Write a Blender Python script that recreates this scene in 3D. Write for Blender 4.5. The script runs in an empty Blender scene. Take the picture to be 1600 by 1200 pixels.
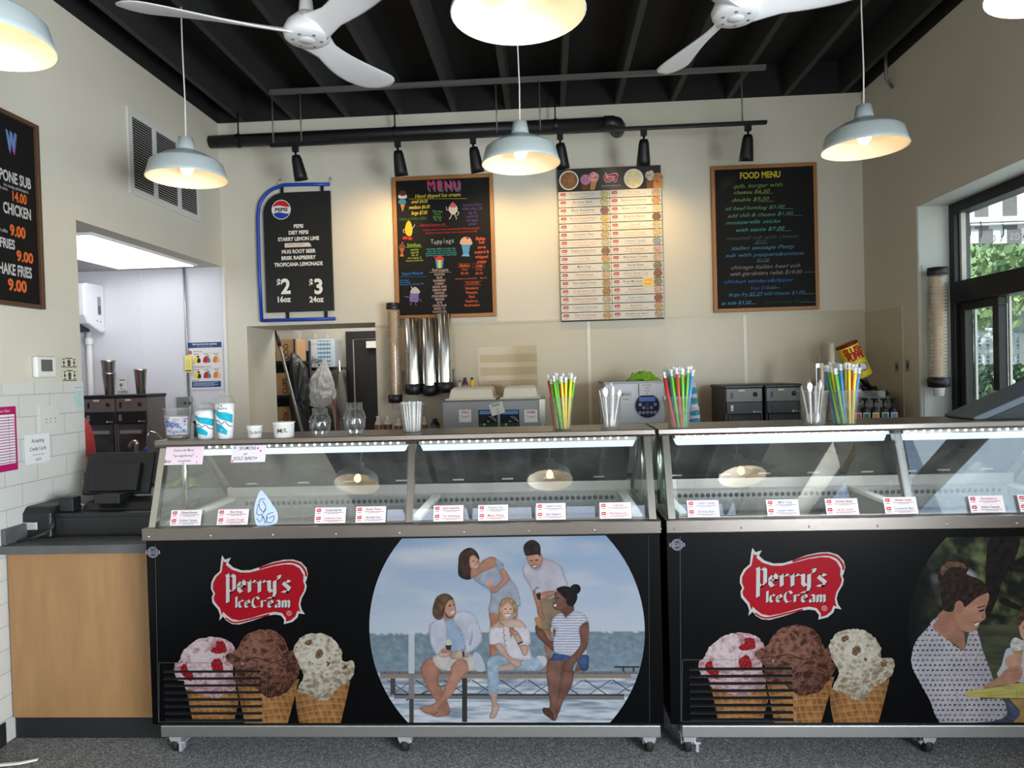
import bpy, bmesh, math, random
from mathutils import Vector, Matrix, noise
from mathutils.geometry import tessellate_polygon
random.seed(7)
S = bpy.context.scene
COL = S.collection
R = math.radians
PI = math.pi

# ------------------------------------------------------------------ camera
FPX, EYE = 1080.0, 1.6                    # focal length in pixels of the 1600x1200 frame, eye height in metres
def _cam_rows():
    yaw, pit, rol = .0542, .0163, -.0279
    base = Matrix(((1, 0, 0), (0, 0, -1), (0, 1, 0)))
    ry = Matrix(((math.cos(yaw), 0, math.sin(yaw)), (0, 1, 0), (-math.sin(yaw), 0, math.cos(yaw))))
    rx = Matrix(((1, 0, 0), (0, math.cos(pit), -math.sin(pit)), (0, math.sin(pit), math.cos(pit))))
    rz = Matrix(((math.cos(rol), -math.sin(rol), 0), (math.sin(rol), math.cos(rol), 0), (0, 0, 1)))
    return rz @ rx @ ry @ base
CAM = _cam_rows()                          # rows: right, down, forward
CAMT = CAM.transposed()
cd = bpy.data.cameras.new('camera')
cam = bpy.data.objects.new('camera', cd)
COL.objects.link(cam)
r_, d_, f_ = CAM[0], CAM[1], CAM[2]
cam.matrix_world = Matrix(((r_[0], -d_[0], -f_[0], 0), (r_[1], -d_[1], -f_[1], 0), (r_[2], -d_[2], -f_[2], EYE), (0, 0, 0, 1)))
cd.sensor_width = 36
cd.lens = 36 * FPX / 1600
cd.clip_start = .02
S.camera = cam

# surveying helpers: where a sight line of the photograph meets a plane of the room
def _ray(x, y): return CAMT @ Vector(((x - 800) / FPX, (y - 600) / FPX, 1))
def onY(x, y, Y):
    d = _ray(x, y); t = Y / d.y
    return Vector((d.x * t, Y, d.z * t + EYE))
def onX(x, y, X):
    d = _ray(x, y); t = X / d.x
    return Vector((X, d.y * t, d.z * t + EYE))
def onZ(x, y, Z):
    d = _ray(x, y); t = (Z - EYE) / d.z
    return Vector((d.x * t, d.y * t, Z))

# ------------------------------------------------------------------ world, exposure, big lights
w = bpy.data.worlds.new('world'); S.world = w; w.use_nodes = True
nt = w.node_tree; nt.nodes.clear()
wo = nt.nodes.new('ShaderNodeOutputWorld'); bg = nt.nodes.new('ShaderNodeBackground')
sky = nt.nodes.new('ShaderNodeTexSky'); sky.sky_type = 'NISHITA'; sky.sun_disc = False
sky.sun_elevation = R(48); sky.sun_rotation = R(200)
nt.links.new(sky.outputs[0], bg.inputs[0]); bg.inputs[1].default_value = .22
nt.links.new(bg.outputs[0], wo.inputs[0])
S.view_settings.view_transform = 'Standard'; S.view_settings.look = 'None'
S.view_settings.gamma = 1; S.view_settings.use_curve_mapping = False
S.view_settings.exposure = .7
S.cycles.use_denoising = True
S.cycles.max_bounces = 10; S.cycles.transparent_max_bounces = 40
S.cycles.sample_clamp_indirect = 6
S.cycles.caustics_reflective = False; S.cycles.caustics_refractive = False

def lamp(name, kind, loc, energy, color=(1, 1, 1), aim=None, **kw):
    l = bpy.data.lights.new(name, kind); l.energy = energy; l.color = color
    for k, v in kw.items(): setattr(l, k, v)
    o = bpy.data.objects.new(name, l); COL.objects.link(o); o.location = loc
    if aim is not None: o.rotation_euler = (Vector(aim) - Vector(loc)).to_track_quat('-Z', 'Y').to_euler()
    return o
sun = lamp('sun', 'SUN', (4, -4, 9), 3.2, (1, .95, .86), aim=(4 + .12, -4 + .75, 9 - 1.0), angle=R(1))
lamp('storefront_daylight', 'AREA', (2.36, -1.1, 1.35), 262, (.83, .915, 1), aim=(-2.5, .35, 1.95), shape='RECTANGLE', size=2.4, size_y=1.5)
lamp('front_fill_light', 'AREA', (-1.2, -2.75, 1.2), 22, (.88, .94, 1), aim=(-1.0, 3, 1.2), shape='RECTANGLE', size=1.0, size_y=2.0)  # added fill light from the unseen front wall behind the camera
lamp('service_window_daylight', 'AREA', (2.75, 2.6, 1.9), 16, (.9, .96, 1), aim=(-2, 2.9, 1.8), shape='RECTANGLE', size=3.3, size_y=1.3)
lamp('side_room_ceiling_light', 'AREA', (-3.15, 4.35, 2.445), 3.4, (.93, .95, 1), aim=(-3.15, 4.35, 0), shape='RECTANGLE', size=.6, size_y=1.2)
lamp('kitchen_ceiling_light', 'AREA', (-1.75, 6.45, 2.62), 14, (1, .97, .92), aim=(-1.75, 6.45, 0), shape='RECTANGLE', size=1.2, size_y=.6)
WARM = (1, .68, .3)

# ------------------------------------------------------------------ materials
def lin(c):
    c = c / 255 if c > 1 else c
    return c / 12.92 if c <= .04045 else ((c + .055) / 1.055) ** 2.4
def rgb(r, g, b): return (lin(r), lin(g), lin(b), 1)
MATS = {}
def mk(name, col, rough=.5, metal=0, var=.08, scale=25, bump=0, bscale=None, stretch=None, spec=.5, trans=0, coat=0):
    """procedural surface: noise-varied base colour, optional noise bump; stretch=(x,y,z) scales the noise for grain"""
    if name in MATS: return MATS[name]
    m = bpy.data.materials.new(name); m.use_nodes = True
    t = m.node_tree; b = t.nodes['Principled BSDF']
    c = rgb(*col)
    b.inputs['Roughness'].default_value = rough; b.inputs['Metallic'].default_value = metal
    b.inputs['Specular IOR Level'].default_value = spec
    b.inputs['Coat Weight'].default_value = coat
    tc = t.nodes.new('ShaderNodeTexCoord'); mp = t.nodes.new('ShaderNodeMapping')
    t.links.new(tc.outputs['Object'], mp.inputs[0])
    if stretch: mp.inputs['Scale'].default_value = stretch
    n = t.nodes.new('ShaderNodeTexNoise'); n.inputs['Scale'].default_value = scale; n.inputs['Detail'].default_value = 4
    t.links.new(mp.outputs[0], n.inputs['Vector'])
    mx = t.nodes.new('ShaderNodeMix'); mx.data_type = 'RGBA'
    t.links.new(n.outputs['Fac'], mx.inputs['Factor'])
    mx.inputs[6].default_value = tuple(max(0, x * (1 - var * 1.6)) for x in c[:3]) + (1,)
    mx.inputs[7].default_value = tuple(min(1, x * (1 + var * 1.6)) for x in c[:3]) + (1,)
    t.links.new(mx.outputs[2], b.inputs['Base Color'])
    if bump:
        n2 = t.nodes.new('ShaderNodeTexNoise'); n2.inputs['Scale'].default_value = bscale or scale
        t.links.new(mp.outputs[0], n2.inputs['Vector'])
        bp = t.nodes.new('ShaderNodeBump'); bp.inputs['Strength'].default_value = bump; bp.inputs['Distance'].default_value = .01
        t.links.new(n2.outputs['Fac'], bp.inputs['Height']); t.links.new(bp.outputs[0], b.inputs['Normal'])
    if trans: b.inputs['Transmission Weight'].default_value = trans
    MATS[name] = m
    return m
def glow(name, col, strength):
    if name in MATS: return MATS[name]
    m = bpy.data.materials.new(name); m.use_nodes = True; t = m.node_tree; t.nodes.clear()
    o = t.nodes.new('ShaderNodeOutputMaterial'); e = t.nodes.new('ShaderNodeEmission')
    e.inputs[0].default_value = rgb(*col); e.inputs[1].default_value = strength
    t.links.new(e.outputs[0], o.inputs[0]); MATS[name] = m
    return m
def clear(name, col=(255, 255, 255), ior=1.45, rough=.02, dirt=0.0, haze=0.0, scale=8):
    """thin clear sheet (glass pane, cup wall): fresnel mirror over a tinted see-through layer, with an optional milky share"""
    if name in MATS: return MATS[name]
    m = bpy.data.materials.new(name); m.use_nodes = True; t = m.node_tree; t.nodes.clear()
    o = t.nodes.new('ShaderNodeOutputMaterial'); tr = t.nodes.new('ShaderNodeBsdfTransparent'); gl = t.nodes.new('ShaderNodeBsdfGlossy')
    tr.inputs[0].default_value = rgb(*col); gl.inputs['Roughness'].default_value = rough
    fr = t.nodes.new('ShaderNodeFresnel'); g_ = t.nodes.new('ShaderNodeNewGeometry'); mi = t.nodes.new('ShaderNodeMix'); mi.inputs[2].default_value = ior; mi.inputs[3].default_value = 1 / ior
    t.links.new(g_.outputs['Backfacing'], mi.inputs[0]); t.links.new(mi.outputs[0], fr.inputs[0])      # same mirror share on both faces
    mx = t.nodes.new('ShaderNodeMixShader')
    t.links.new(fr.outputs[0], mx.inputs[0]); t.links.new(tr.outputs[0], mx.inputs[1]); t.links.new(gl.outputs[0], mx.inputs[2])
    last = mx
    if haze or dirt:
        di = t.nodes.new('ShaderNodeBsdfDiffuse'); di.inputs[0].default_value = rgb(225, 225, 222)
        m2 = t.nodes.new('ShaderNodeMixShader'); n = t.nodes.new('ShaderNodeTexNoise'); n.inputs['Scale'].default_value = scale
        tc = t.nodes.new('ShaderNodeTexCoord'); t.links.new(tc.outputs['Object'], n.inputs['Vector'])
        mr = t.nodes.new('ShaderNodeMapRange'); mr.inputs[1].default_value = .35; mr.inputs[2].default_value = .75
        mr.inputs[3].default_value = haze; mr.inputs[4].default_value = haze + dirt
        t.links.new(n.outputs['Fac'], mr.inputs[0]); t.links.new(mr.outputs[0], m2.inputs[0])
        t.links.new(mx.outputs[0], m2.inputs[1]); t.links.new(di.outputs[0], m2.inputs[2]); last = m2
    t.links.new(last.outputs[0], o.inputs[0]); MATS[name] = m
    return m
def printmat(name, rough, spec=.5, coat=0, gain=1):
    if name in MATS: return MATS[name]
    m = bpy.data.materials.new(name); m.use_nodes = True; t = m.node_tree; b = t.nodes['Principled BSDF']
    a = t.nodes.new('ShaderNodeVertexColor'); a.layer_name = 'ink'
    n = t.nodes.new('ShaderNodeTexNoise'); n.inputs['Scale'].default_value = 180
    mr = t.nodes.new('ShaderNodeMapRange'); mr.inputs[3].default_value = .9 * gain; mr.inputs[4].default_value = 1.1 * gain
    vm = t.nodes.new('ShaderNodeVectorMath'); vm.operation = 'SCALE'
    t.links.new(n.outputs['Fac'], mr.inputs[0]); t.links.new(a.outputs[0], vm.inputs[0]); t.links.new(mr.outputs[0], vm.inputs['Scale'])
    t.links.new(vm.outputs[0], b.inputs['Base Color'])
    b.inputs['Roughness'].default_value = rough; b.inputs['Specular IOR Level'].default_value = spec; b.inputs['Coat Weight'].default_value = coat
    MATS[name] = m
    return m
PRINT = printmat('print_matte', .65, .25); PRINTC = printmat('print_chalk', .7, .2, 0, .74)
PRINTG = printmat('print_gloss', .22, .45)
STEEL = mk('brushed_steel', (168, 163, 158), .33, 1, .06, 60, .05, 90, (1, 14, 14))
STEELV = mk('brushed_steel_upright', (182, 178, 172), .25, 1, .06, 60, .05, 90, (14, 14, 1))
GALV = mk('galvanised_steel', (176, 178, 178), .42, .75, .18, 55, .12, 60)
CHROME = mk('chrome', (215, 215, 215), .09, 1, .03)
BLACK = mk('black_plastic', (24, 24, 26), .42, 0, .1, 60)
BLACKM = mk('black_metal', (20, 20, 21), .45, .3, .1, 40)
RUBBER = mk('black_rubber', (22, 22, 23), .7)
WHITE = mk('white_plastic', (222, 220, 214), .4, 0, .03)
WHITEP = mk('white_paper', (228, 224, 218), .8, 0, .03)
WOOD = mk('oak_trim', (158, 106, 56), .5, 0, .22, 9, .1, 30, (30, 30, 2))
CUPGLASS = clear('clear_plastic', (244, 244, 244), 1.5, .05, .1, .07, 60)
PLAIN = clear('clean_glass', (246, 250, 248), 1.5, .01)

# ------------------------------------------------------------------ mesh builder
def new_obj(name, me, parent=None, loc=(0, 0, 0)):
    o = bpy.data.objects.new(name, me); COL.objects.link(o); o.location = loc
    if parent: o.parent = parent
    return o
def tag(o, label=None, cat=None, group=None, kind=None):
    if label: o['label'] = label
    if cat: o['category'] = cat
    if group: o['group'] = group
    if kind: o['kind'] = kind
    return o
def thing(name, loc, label, cat, group=None, rz=0):
    o = bpy.data.objects.new(name, None); COL.objects.link(o); o.location = loc; o.rotation_euler = (0, 0, rz); o.empty_display_size = .05
    return tag(o, label, cat, group)
def structure(name, loc=(0, 0, 0)):
    o = bpy.data.objects.new(name, None); COL.objects.link(o); o.location = loc
    o['kind'] = 'structure'
    return o
class MB:
    def __init__(s): s.v = []; s.f = []; s.m = []; s.sm = []; s.c = []
    def _face(s, f, m, sm): s.f.append(f); s.m.append(m); s.sm.append(sm)
    def grid(s, rows, m=0, sm=True, closed=False, cap0=False, cap1=False):
        b = len(s.v); n = len(rows[0])
        for r in rows: s.v += [Vector(p) for p in r]
        for i in range(len(rows) - 1):
            for j in range(n if closed else n - 1):
                k = (j + 1) % n
                s._face((b + i * n + j, b + i * n + k, b + (i + 1) * n + k, b + (i + 1) * n + j), m, sm)
        if cap0: s._face(tuple(b + j for j in range(n))[::-1], m, False)
        if cap1: s._face(tuple(b + (len(rows) - 1) * n + j for j in range(n)), m, False)
        return s
    def box(s, x0, x1, y0, y1, z0, z1, m=0, mx=None):
        P = [Vector((x, y, z)) for z in (z0, z1) for x, y in ((x0, y0), (x1, y0), (x1, y1), (x0, y1))]
        if mx is not None: P = [mx @ p for p in P]
        b = len(s.v); s.v += P
        for f in ((3, 2, 1, 0), (4, 5, 6, 7), (0, 1, 5, 4), (1, 2, 6, 5), (2, 3, 7, 6), (3, 0, 4, 7)): s._face(tuple(b + i for i in f), m, False)
        return s
    def lathe(s, prof, c=(0, 0, 0), n=24, m=0, mx=None, caps=(False, False), sm=True):
        rows = []
        for r, z in prof:
            row = [Vector((r * math.cos(2 * PI * j / n), r * math.sin(2 * PI * j / n), z)) for j in range(n)]
            if mx is not None: row = [mx @ p for p in row]
            rows.append([p + Vector(c) for p in row])
        return s.grid(rows, m, sm, True, *caps)
    def tube(s, pts, r, n=8, m=0, caps=True, sm=True):
        pts = [Vector(p) for p in pts]; rows = []
        up = Vector((0, 0, 1)); prev = None
        for i, p in enumerate(pts):
            d = (pts[min(i + 1, len(pts) - 1)] - pts[max(i - 1, 0)])
            d = d.normalized() if d.length > 1e-9 else up
            if prev is None:
                a = d.cross(up) if abs(d.z) < .95 else d.cross(Vector((1, 0, 0)))
            else: a = prev - d * prev.dot(d)
            a.normalize(); prev = a; b = d.cross(a)
            rr = r[i] if isinstance(r, (list, tuple)) else r
            rows.append([p + (a * math.cos(2 * PI * j / n) + b * math.sin(2 * PI * j / n)) * rr for j in range(n)])
        return s.grid(rows, m, sm, True, caps, caps)
    def prism(s, poly, fn, w0, w1, m=0, sm=False):
        """2-D outline poly extruded from w0 to w1; fn(u, v, w) gives the point"""
        n = len(poly); b = len(s.v)
        s.v += [Vector(fn(u, v, w0)) for u, v in poly] + [Vector(fn(u, v, w1)) for u, v in poly]
        for i in range(n):
            j = (i + 1) % n; s._face((b + i, b + j, b + n + j, b + n + i), m, sm)
        for t in tessellate_polygon([[Vector((u, v, 0)) for u, v in poly]]):
            s._face(tuple(b + i for i in t), m, False); s._face(tuple(b + n + i for i in t[::-1]), m, False)
        return s
    def ball(s, c, r, n=16, k=10, m=0, sc=(1, 1, 1)):
        rows = []
        for i in range(k + 1):
            a = -PI / 2 + PI * i / k
            rows.append([Vector(c) + Vector((r * max(math.cos(a), 1e-4) * math.cos(2 * PI * j / n) * sc[0], r * max(math.cos(a), 1e-4) * math.sin(2 * PI * j / n) * sc[1], r * math.sin(a) * sc[2])) for j in range(n)])
        return s.grid(rows, m, True, True)
    def mesh(s, name, mats, off=(0, 0, 0)):
        me = bpy.data.meshes.new(name); off = Vector(off)
        me.from_pydata([tuple(p - off) for p in s.v], [], s.f)
        for mt in (mats if isinstance(mats, (list, tuple)) else [mats]): me.materials.append(mt)
        me.polygons.foreach_set('material_index', s.m); me.polygons.foreach_set('use_smooth', s.sm)
        bm = bmesh.new(); bm.from_mesh(me); bmesh.ops.recalc_face_normals(bm, faces=bm.faces); bm.to_mesh(me); bm.free()
        me.update(); return me
    def build(s, name, mats, parent=None, bevel=0, origin=None, local=False, label=None, cat=None, group=None, kind=None, seg=2):
        """links the shape as one object; coordinates are world ones unless local"""
        off = Vector((0, 0, 0))
        if not local:
            q = parent
            while q: off += q.location; q = q.parent
            if origin is not None and not parent: off = off + Vector(origin)
        me = s.mesh(name, mats, off)
        o = new_obj(name, me, parent, origin if origin is not None and not parent else ((0, 0, 0) if origin is None or local else origin))
        if bevel:
            b = o.modifiers.new('bevel', 'BEVEL'); b.width = bevel; b.segments = seg; b.limit_method = 'ANGLE'; b.angle_limit = R(40)
        return tag(o, label, cat, group, kind)
def copy_thing(o, loc, label=None, group=None, rz=None):
    c = o.copy(); COL.objects.link(c); c.location = loc
    if rz is not None: c.rotation_euler = (0, 0, rz)
    if label: c['label'] = label
    if group: c['group'] = group
    for ch in list(o.children):
        d = ch.copy(); COL.objects.link(d); d.parent = c
        for g in list(ch.children):
            e = g.copy(); COL.objects.link(e); e.parent = d
    return c
def smooth_closed(pts, k=4):
    """closed Catmull-Rom through the points"""
    out = []; n = len(pts)
    for i in range(n):
        p0, p1, p2, p3 = (pts[(i + j - 1) % n] for j in range(4))
        for q in range(k):
            t = q / k
            out.append(tuple(.5 * (2 * p1[a] + (p2[a] - p0[a]) * t + (2 * p0[a] - 5 * p1[a] + 4 * p2[a] - p3[a]) * t * t + (3 * p1[a] - p0[a] - 3 * p2[a] + p3[a]) * t ** 3) for a in range(2)))
    return out
def smooth_open(pts, k=6):
    out = []; n = len(pts)
    for i in range(n - 1):
        p0, p1, p2, p3 = (pts[min(max(i + j - 1, 0), n - 1)] for j in range(4))
        for q in range(k):
            t = q / k
            out.append(tuple(.5 * (2 * p1[a] + (p2[a] - p0[a]) * t + (2 * p0[a] - 5 * p1[a] + 4 * p2[a] - p3[a]) * t * t + (3 * p1[a] - p0[a] - 3 * p2[a] + p3[a]) * t ** 3) for a in range(len(p1))))
    out.append(tuple(pts[-1])); return out

# ------------------------------------------------------------------ flat printed / painted surfaces
_gl = {}
def glyph(ch, bold):
    k = (ch, bold)
    if k in _gl: return _gl[k]
    def tess(s):
        cu = bpy.data.curves.new('g', 'FONT'); cu.body = s; cu.size = 1; cu.offset = bold; cu.resolution_u = 3
        ob = bpy.data.objects.new('g', cu); COL.objects.link(ob)
        me = ob.to_mesh()
        vs = [tuple(v.co[:2]) for v in me.vertices]; fs = [tuple(p.vertices) for p in me.polygons]
        ob.to_mesh_clear(); bpy.data.objects.remove(ob); bpy.data.curves.remove(cu)
        return vs, fs
    v, f = tess(ch) if ch != ' ' else ([], [])
    w1 = [x for x, _ in tess('|' + ch + '|')[0]]; w0 = [x for x, _ in tess('||')[0]]
    _gl[k] = (v, f, (max(w1) - min(w1)) - (max(w0) - min(w0)))
    return _gl[k]
class Art:
    """ink on a surface: flat coloured shapes given in surface coordinates (u, v), built as one mesh; fn(u, v, height) gives the point"""
    def __init__(s, fn, dz=.00003): s.fn = fn; s.dz = dz; s.v = []; s.f = []; s.c = []; s.k = 0
    def _emit(s, vs, fs, col, lift=True):
        if lift: s.k += 1
        b = len(s.v); h = s.k * s.dz
        s.v += [s.fn(u, v, h) for u, v in vs]
        cc = (lin(col[0]), lin(col[1]), lin(col[2]), 1)
        s.c += [cc] * len(vs); s.f += [tuple(b + i for i in f) for f in fs]
    def poly(s, pts, col, sm=0):
        if sm: pts = smooth_closed(pts, sm)
        s._emit(pts, tessellate_polygon([[Vector((u, v, 0)) for u, v in pts]]), col)
    def rect(s, u0, v0, u1, v1, col): s._emit([(u0, v0), (u1, v0), (u1, v1), (u0, v1)], [(0, 1, 2, 3)], col)
    def disc(s, u, v, ru, col, rv=None, n=20, rot=0):
        rv = rv or ru; c, d = math.cos(rot), math.sin(rot)
        p = [(ru * math.cos(2 * PI * i / n), rv * math.sin(2 * PI * i / n)) for i in range(n)]
        s._emit([(u + a * c - b * d, v + a * d + b * c) for a, b in p], [tuple(range(n))], col)
    def line(s, pts, wd, col, sm=0):
        if sm: pts = smooth_open(pts, sm)
        vs = []; fs = []
        for i, p in enumerate(pts):
            a = pts[max(i - 1, 0)]; b = pts[min(i + 1, len(pts) - 1)]
            dx, dy = b[0] - a[0], b[1] - a[1]; L = math.hypot(dx, dy) or 1
            ww = wd[i * len(wd) // len(pts)] if isinstance(wd, list) else wd
            vs += [(p[0] - dy / L * ww / 2, p[1] + dx / L * ww / 2), (p[0] + dy / L * ww / 2, p[1] - dx / L * ww / 2)]
            if i: fs.append((2 * i - 2, 2 * i - 1, 2 * i + 1, 2 * i))
        s._emit(vs, fs, col)
    def nib(s, pts, nv, col, lift=True):
        """broad-pen stroke: the segment nv swept along pts"""
        if lift: s.k += 1
        for a, b in zip(pts, pts[1:]):
            q = [(a[0] - nv[0], a[1] - nv[1]), (a[0] + nv[0], a[1] + nv[1]), (b[0] + nv[0], b[1] + nv[1]), (b[0] - nv[0], b[1] - nv[1])]
            s._emit(q, [(0, 1, 2, 3)], col, False)
    def text(s, t, u, v, h, col, align='c', bold=0, shear=0, sx=1, jit=0, rot=0, sp=0):
        sz = h / .72; x = 0; out = []
        for ch in t:
            gv, gf, adv = glyph(ch, bold)
            jy = random.uniform(-jit, jit) * h; jr = random.uniform(-jit, jit) * .6; js = 1 + random.uniform(-jit, jit) * .7
            if gv: out.append(([((px * js + shear * py) * sz * sx + x - jr * py * sz * .5, py * sz * js + jy) for px, py in gv], gf))
            x += (adv + sp) * sz * sx
        o = {'c': -x / 2, 'l': 0, 'r': -x}[align]; c, d = math.cos(rot), math.sin(rot)
        s.k += 1
        for gv, gf in out: s._emit([(u + (px + o) * c - py * d, v + (px + o) * d + py * c) for px, py in gv], gf, col, False)
        return x
    def field(s, pts, fcol, nu, nv, sm=0):
        """outline filled with a fine grid of inks, fcol(u, v) per corner"""
        if sm: pts = smooth_closed(pts, sm)
        s.k += 1; h = s.k * s.dz
        us = [p[0] for p in pts]; vs = [p[1] for p in pts]; u0, u1, v0, v1 = min(us), max(us), min(vs), max(vs)
        for i in range(nu):
            a0, a1 = u0 + (u1 - u0) * i / nu, u0 + (u1 - u0) * (i + 1) / nu
            strip = _clip(_clip(pts, 0, a0, 1), 0, a1, -1)
            if len(strip) < 3: continue
            for j in range(nv):
                b0, b1 = v0 + (v1 - v0) * j / nv, v0 + (v1 - v0) * (j + 1) / nv
                q = _clip(_clip(strip, 1, b0, 1), 1, b1, -1)
                if len(q) < 3: continue
                b = len(s.v); s.v += [s.fn(u, v, h) for u, v in q]
                for u, v in q:
                    c = fcol(u, v); s.c.append((lin(max(c[0], 0)), lin(max(c[1], 0)), lin(max(c[2], 0)), 1))
                if len(q) <= 4: s.f.append(tuple(range(b, b + len(q))))
                else: s.f += [tuple(b + k for k in t) for t in tessellate_polygon([[Vector((u, v, 0)) for u, v in q]])]
    def slab(s, u0, v0, u1, v1, th, col):
        """the sheet or board itself: its face at height 0 and a back at -th"""
        s._emit([(u0, v0), (u1, v0), (u1, v1), (u0, v1)], [(0, 1, 2, 3)], col, False)
        b = len(s.v)
        s.v += [s.fn(u, v, h) for h in (0, -th) for u, v in ((u0, v0), (u1, v0), (u1, v1), (u0, v1))]
        s.c += [(lin(col[0]), lin(col[1]), lin(col[2]), 1)] * 8
        s.f += [(b, b + 1, b + 5, b + 4), (b + 1, b + 2, b + 6, b + 5), (b + 2, b + 3, b + 7, b + 6), (b + 3, b, b + 4, b + 7), (b + 7, b + 6, b + 5, b + 4)]
    def build(s, name, parent=None, mat=None, origin=None, local=False, label=None, cat=None, group=None, kind=None):
        off = Vector((0, 0, 0))
        if not local:
            q = parent
            while q: off += q.location; q = q.parent
            if origin is not None: off = off + Vector(origin)
        me = bpy.data.meshes.new(name)
        me.from_pydata([tuple(Vector(p) - off) for p in s.v], [], s.f)
        a = me.color_attributes.new('ink', 'FLOAT_COLOR', 'POINT')
        a.data.foreach_set('color', [x for c in s.c for x in c])
        me.materials.append(mat or PRINT); me.update()
        o = new_obj(name, me, parent, origin if (origin is not None and not parent) else (0, 0, 0))
        return tag(o, label, cat, group, kind)
def _clip(p, ax, t, sg):
    out = []
    for i in range(len(p)):
        a, b = p[i - 1], p[i]; da, db = (a[ax] - t) * sg, (b[ax] - t) * sg
        if (da >= 0) != (db >= 0):
            k = da / (da - db); out.append((a[0] + (b[0] - a[0]) * k, a[1] + (b[1] - a[1]) * k))
        if db >= 0: out.append(b)
    return out
def planeY(Y): return lambda u, v, h: (u, Y - h, v)          # faces the camera side of the room
def planeXL(X): return lambda u, v, h: (X + h, u, v)         # on the left wall, faces right
def uvY(Y): return lambda pts: [(p.x, p.z) for p in (onY(a, b, Y) for a, b in pts)]
def crop(x0, y0, sc, Y):
    return lambda pts: [(p.x, p.z) for p in (onY(x0 + a / sc, y0 + b / sc, Y) for a, b in pts)]
# ------------------------------------------------------------------ the room shell
XL, XR, YB, ZC, YF = -2.483, 2.32, 5.2, 3.57, -2.8
PAINT = mk('cream_wall_paint', (206, 199, 182), .75, 0, .025, 3, .06, 220)
PAINTR = PAINT
SIDEW = mk('white_side_room_panel', (214, 212, 216), .35, 0, .02, 2)
FRP = mk('wall_panel_frp', (190, 179, 156), .33, 0, .03, 5, .12, 160)
JAMBW = mk('reveal_paint', (188, 190, 184), .6, 0, .02, 4)
DECK = mk('black_roof_deck', (19, 16, 14), .85, 0, .2, 3, .1, 20, (1, 1, 1))
JOIST = mk('black_painted_joist', (40, 39, 38), .7, 0, .15, 10, .1, 40, (8, 1, 8))
ALU = mk('dark_anodised_frame', (30, 31, 32), .4, .4, .06, 30)

# carpet-like speckled floor
m = mk('speckled_grey_carpet', (92, 92, 93), .95)
t = m.node_tree; b = t.nodes['Principled BSDF']
tc = t.nodes.new('ShaderNodeTexCoord'); v1 = t.nodes.new('ShaderNodeTexVoronoi'); v1.inputs['Scale'].default_value = 210
v2 = t.nodes.new('ShaderNodeTexNoise'); v2.inputs['Scale'].default_value = 260; v2.inputs['Detail'].default_value = 2
t.links.new(tc.outputs['Object'], v1.inputs['Vector']); t.links.new(tc.outputs['Object'], v2.inputs['Vector'])
sp = t.nodes.new('ShaderNodeSeparateColor'); t.links.new(v1.outputs['Color'], sp.inputs[0])
cr = t.nodes.new('ShaderNodeValToRGB'); e = cr.color_ramp.elements
e[0].position = .15; e[0].color = rgb(66, 66, 69); e[1].position = .9; e[1].color = rgb(200, 199, 197)
x = cr.color_ramp.elements.new(.55); x.color = rgb(116, 115, 115)
ma = t.nodes.new('ShaderNodeMath'); ma.operation = 'ADD'; ma2 = t.nodes.new('ShaderNodeMath'); ma2.operation = 'MULTIPLY'; ma2.inputs[1].default_value = .5
t.links.new(sp.outputs[0], ma.inputs[0]); t.links.new(v2.outputs['Fac'], ma.inputs[1]); t.links.new(ma.outputs[0], ma2.inputs[0])
t.links.new(ma2.outputs[0], cr.inputs[0]); t.links.new(cr.outputs[0], b.inputs['Base Color'])
bp = t.nodes.new('ShaderNodeBump'); bp.inputs['Strength'].default_value = .5; bp.inputs['Distance'].default_value = .004
t.links.new(v2.outputs['Fac'], bp.inputs['Height']); t.links.new(bp.outputs[0], b.inputs['Normal'])
MB().box(-4.4, 2.9, YF, 7.5, -.1, 0).build('floor', m, kind='structure')

# painted block facing on the left wall
mb = mk('painted_half_block', (206, 204, 196), .45, 0, .02, 3)
t = mb.node_tree; b = t.nodes['Principled BSDF']
tc = t.nodes.new('ShaderNodeTexCoord'); sx = t.nodes.new('ShaderNodeSeparateXYZ'); cx = t.nodes.new('ShaderNodeCombineXYZ')
t.links.new(tc.outputs['Object'], sx.inputs[0]); t.links.new(sx.outputs['Y'], cx.inputs['X']); t.links.new(sx.outputs['Z'], cx.inputs['Y'])
br = t.nodes.new('ShaderNodeTexBrick'); br.inputs['Scale'].default_value = 1; br.inputs['Brick Width'].default_value = .2; br.inputs['Row Height'].default_value = .104
br.inputs['Mortar Size'].default_value = .0022; br.inputs['Mortar Smooth'].default_value = .3; br.offset = .5
br.inputs['Color1'].default_value = rgb(208, 206, 198); br.inputs['Color2'].default_value = rgb(204, 202, 195); br.inputs['Mortar'].default_value = rgb(178, 176, 170)
t.links.new(cx.outputs[0], br.inputs['Vector']); t.links.new(br.outputs['Color'], b.inputs['Base Color'])
bp = t.nodes.new('ShaderNodeBump'); bp.invert = True; bp.inputs['Strength'].default_value = .6; bp.inputs['Distance'].default_value = .004
t.links.new(br.outputs['Fac'], bp.inputs['Height']); t.links.new(bp.outputs[0], b.inputs['Normal'])
BLOCK = mb

ZB = onX(60, 597, XL).z
YJ = 3.55
wl = structure('wall_left')
MB().box(XL - .16, XL, YF, YJ, 0, ZC).box(XL - .16, XL, YJ, YB, 2.475, ZC).build('painted_wall', PAINT, wl)
MB().box(XL, XL + .006, YF, YJ, .0, ZB - .104 * 15 + .104 * 15).build('block_facing', BLOCK, wl)
MB().box(XL + .006, XL + .014, YF, 2.94, 0, .1).build('baseboard_left', RUBBER, kind='structure')

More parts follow.
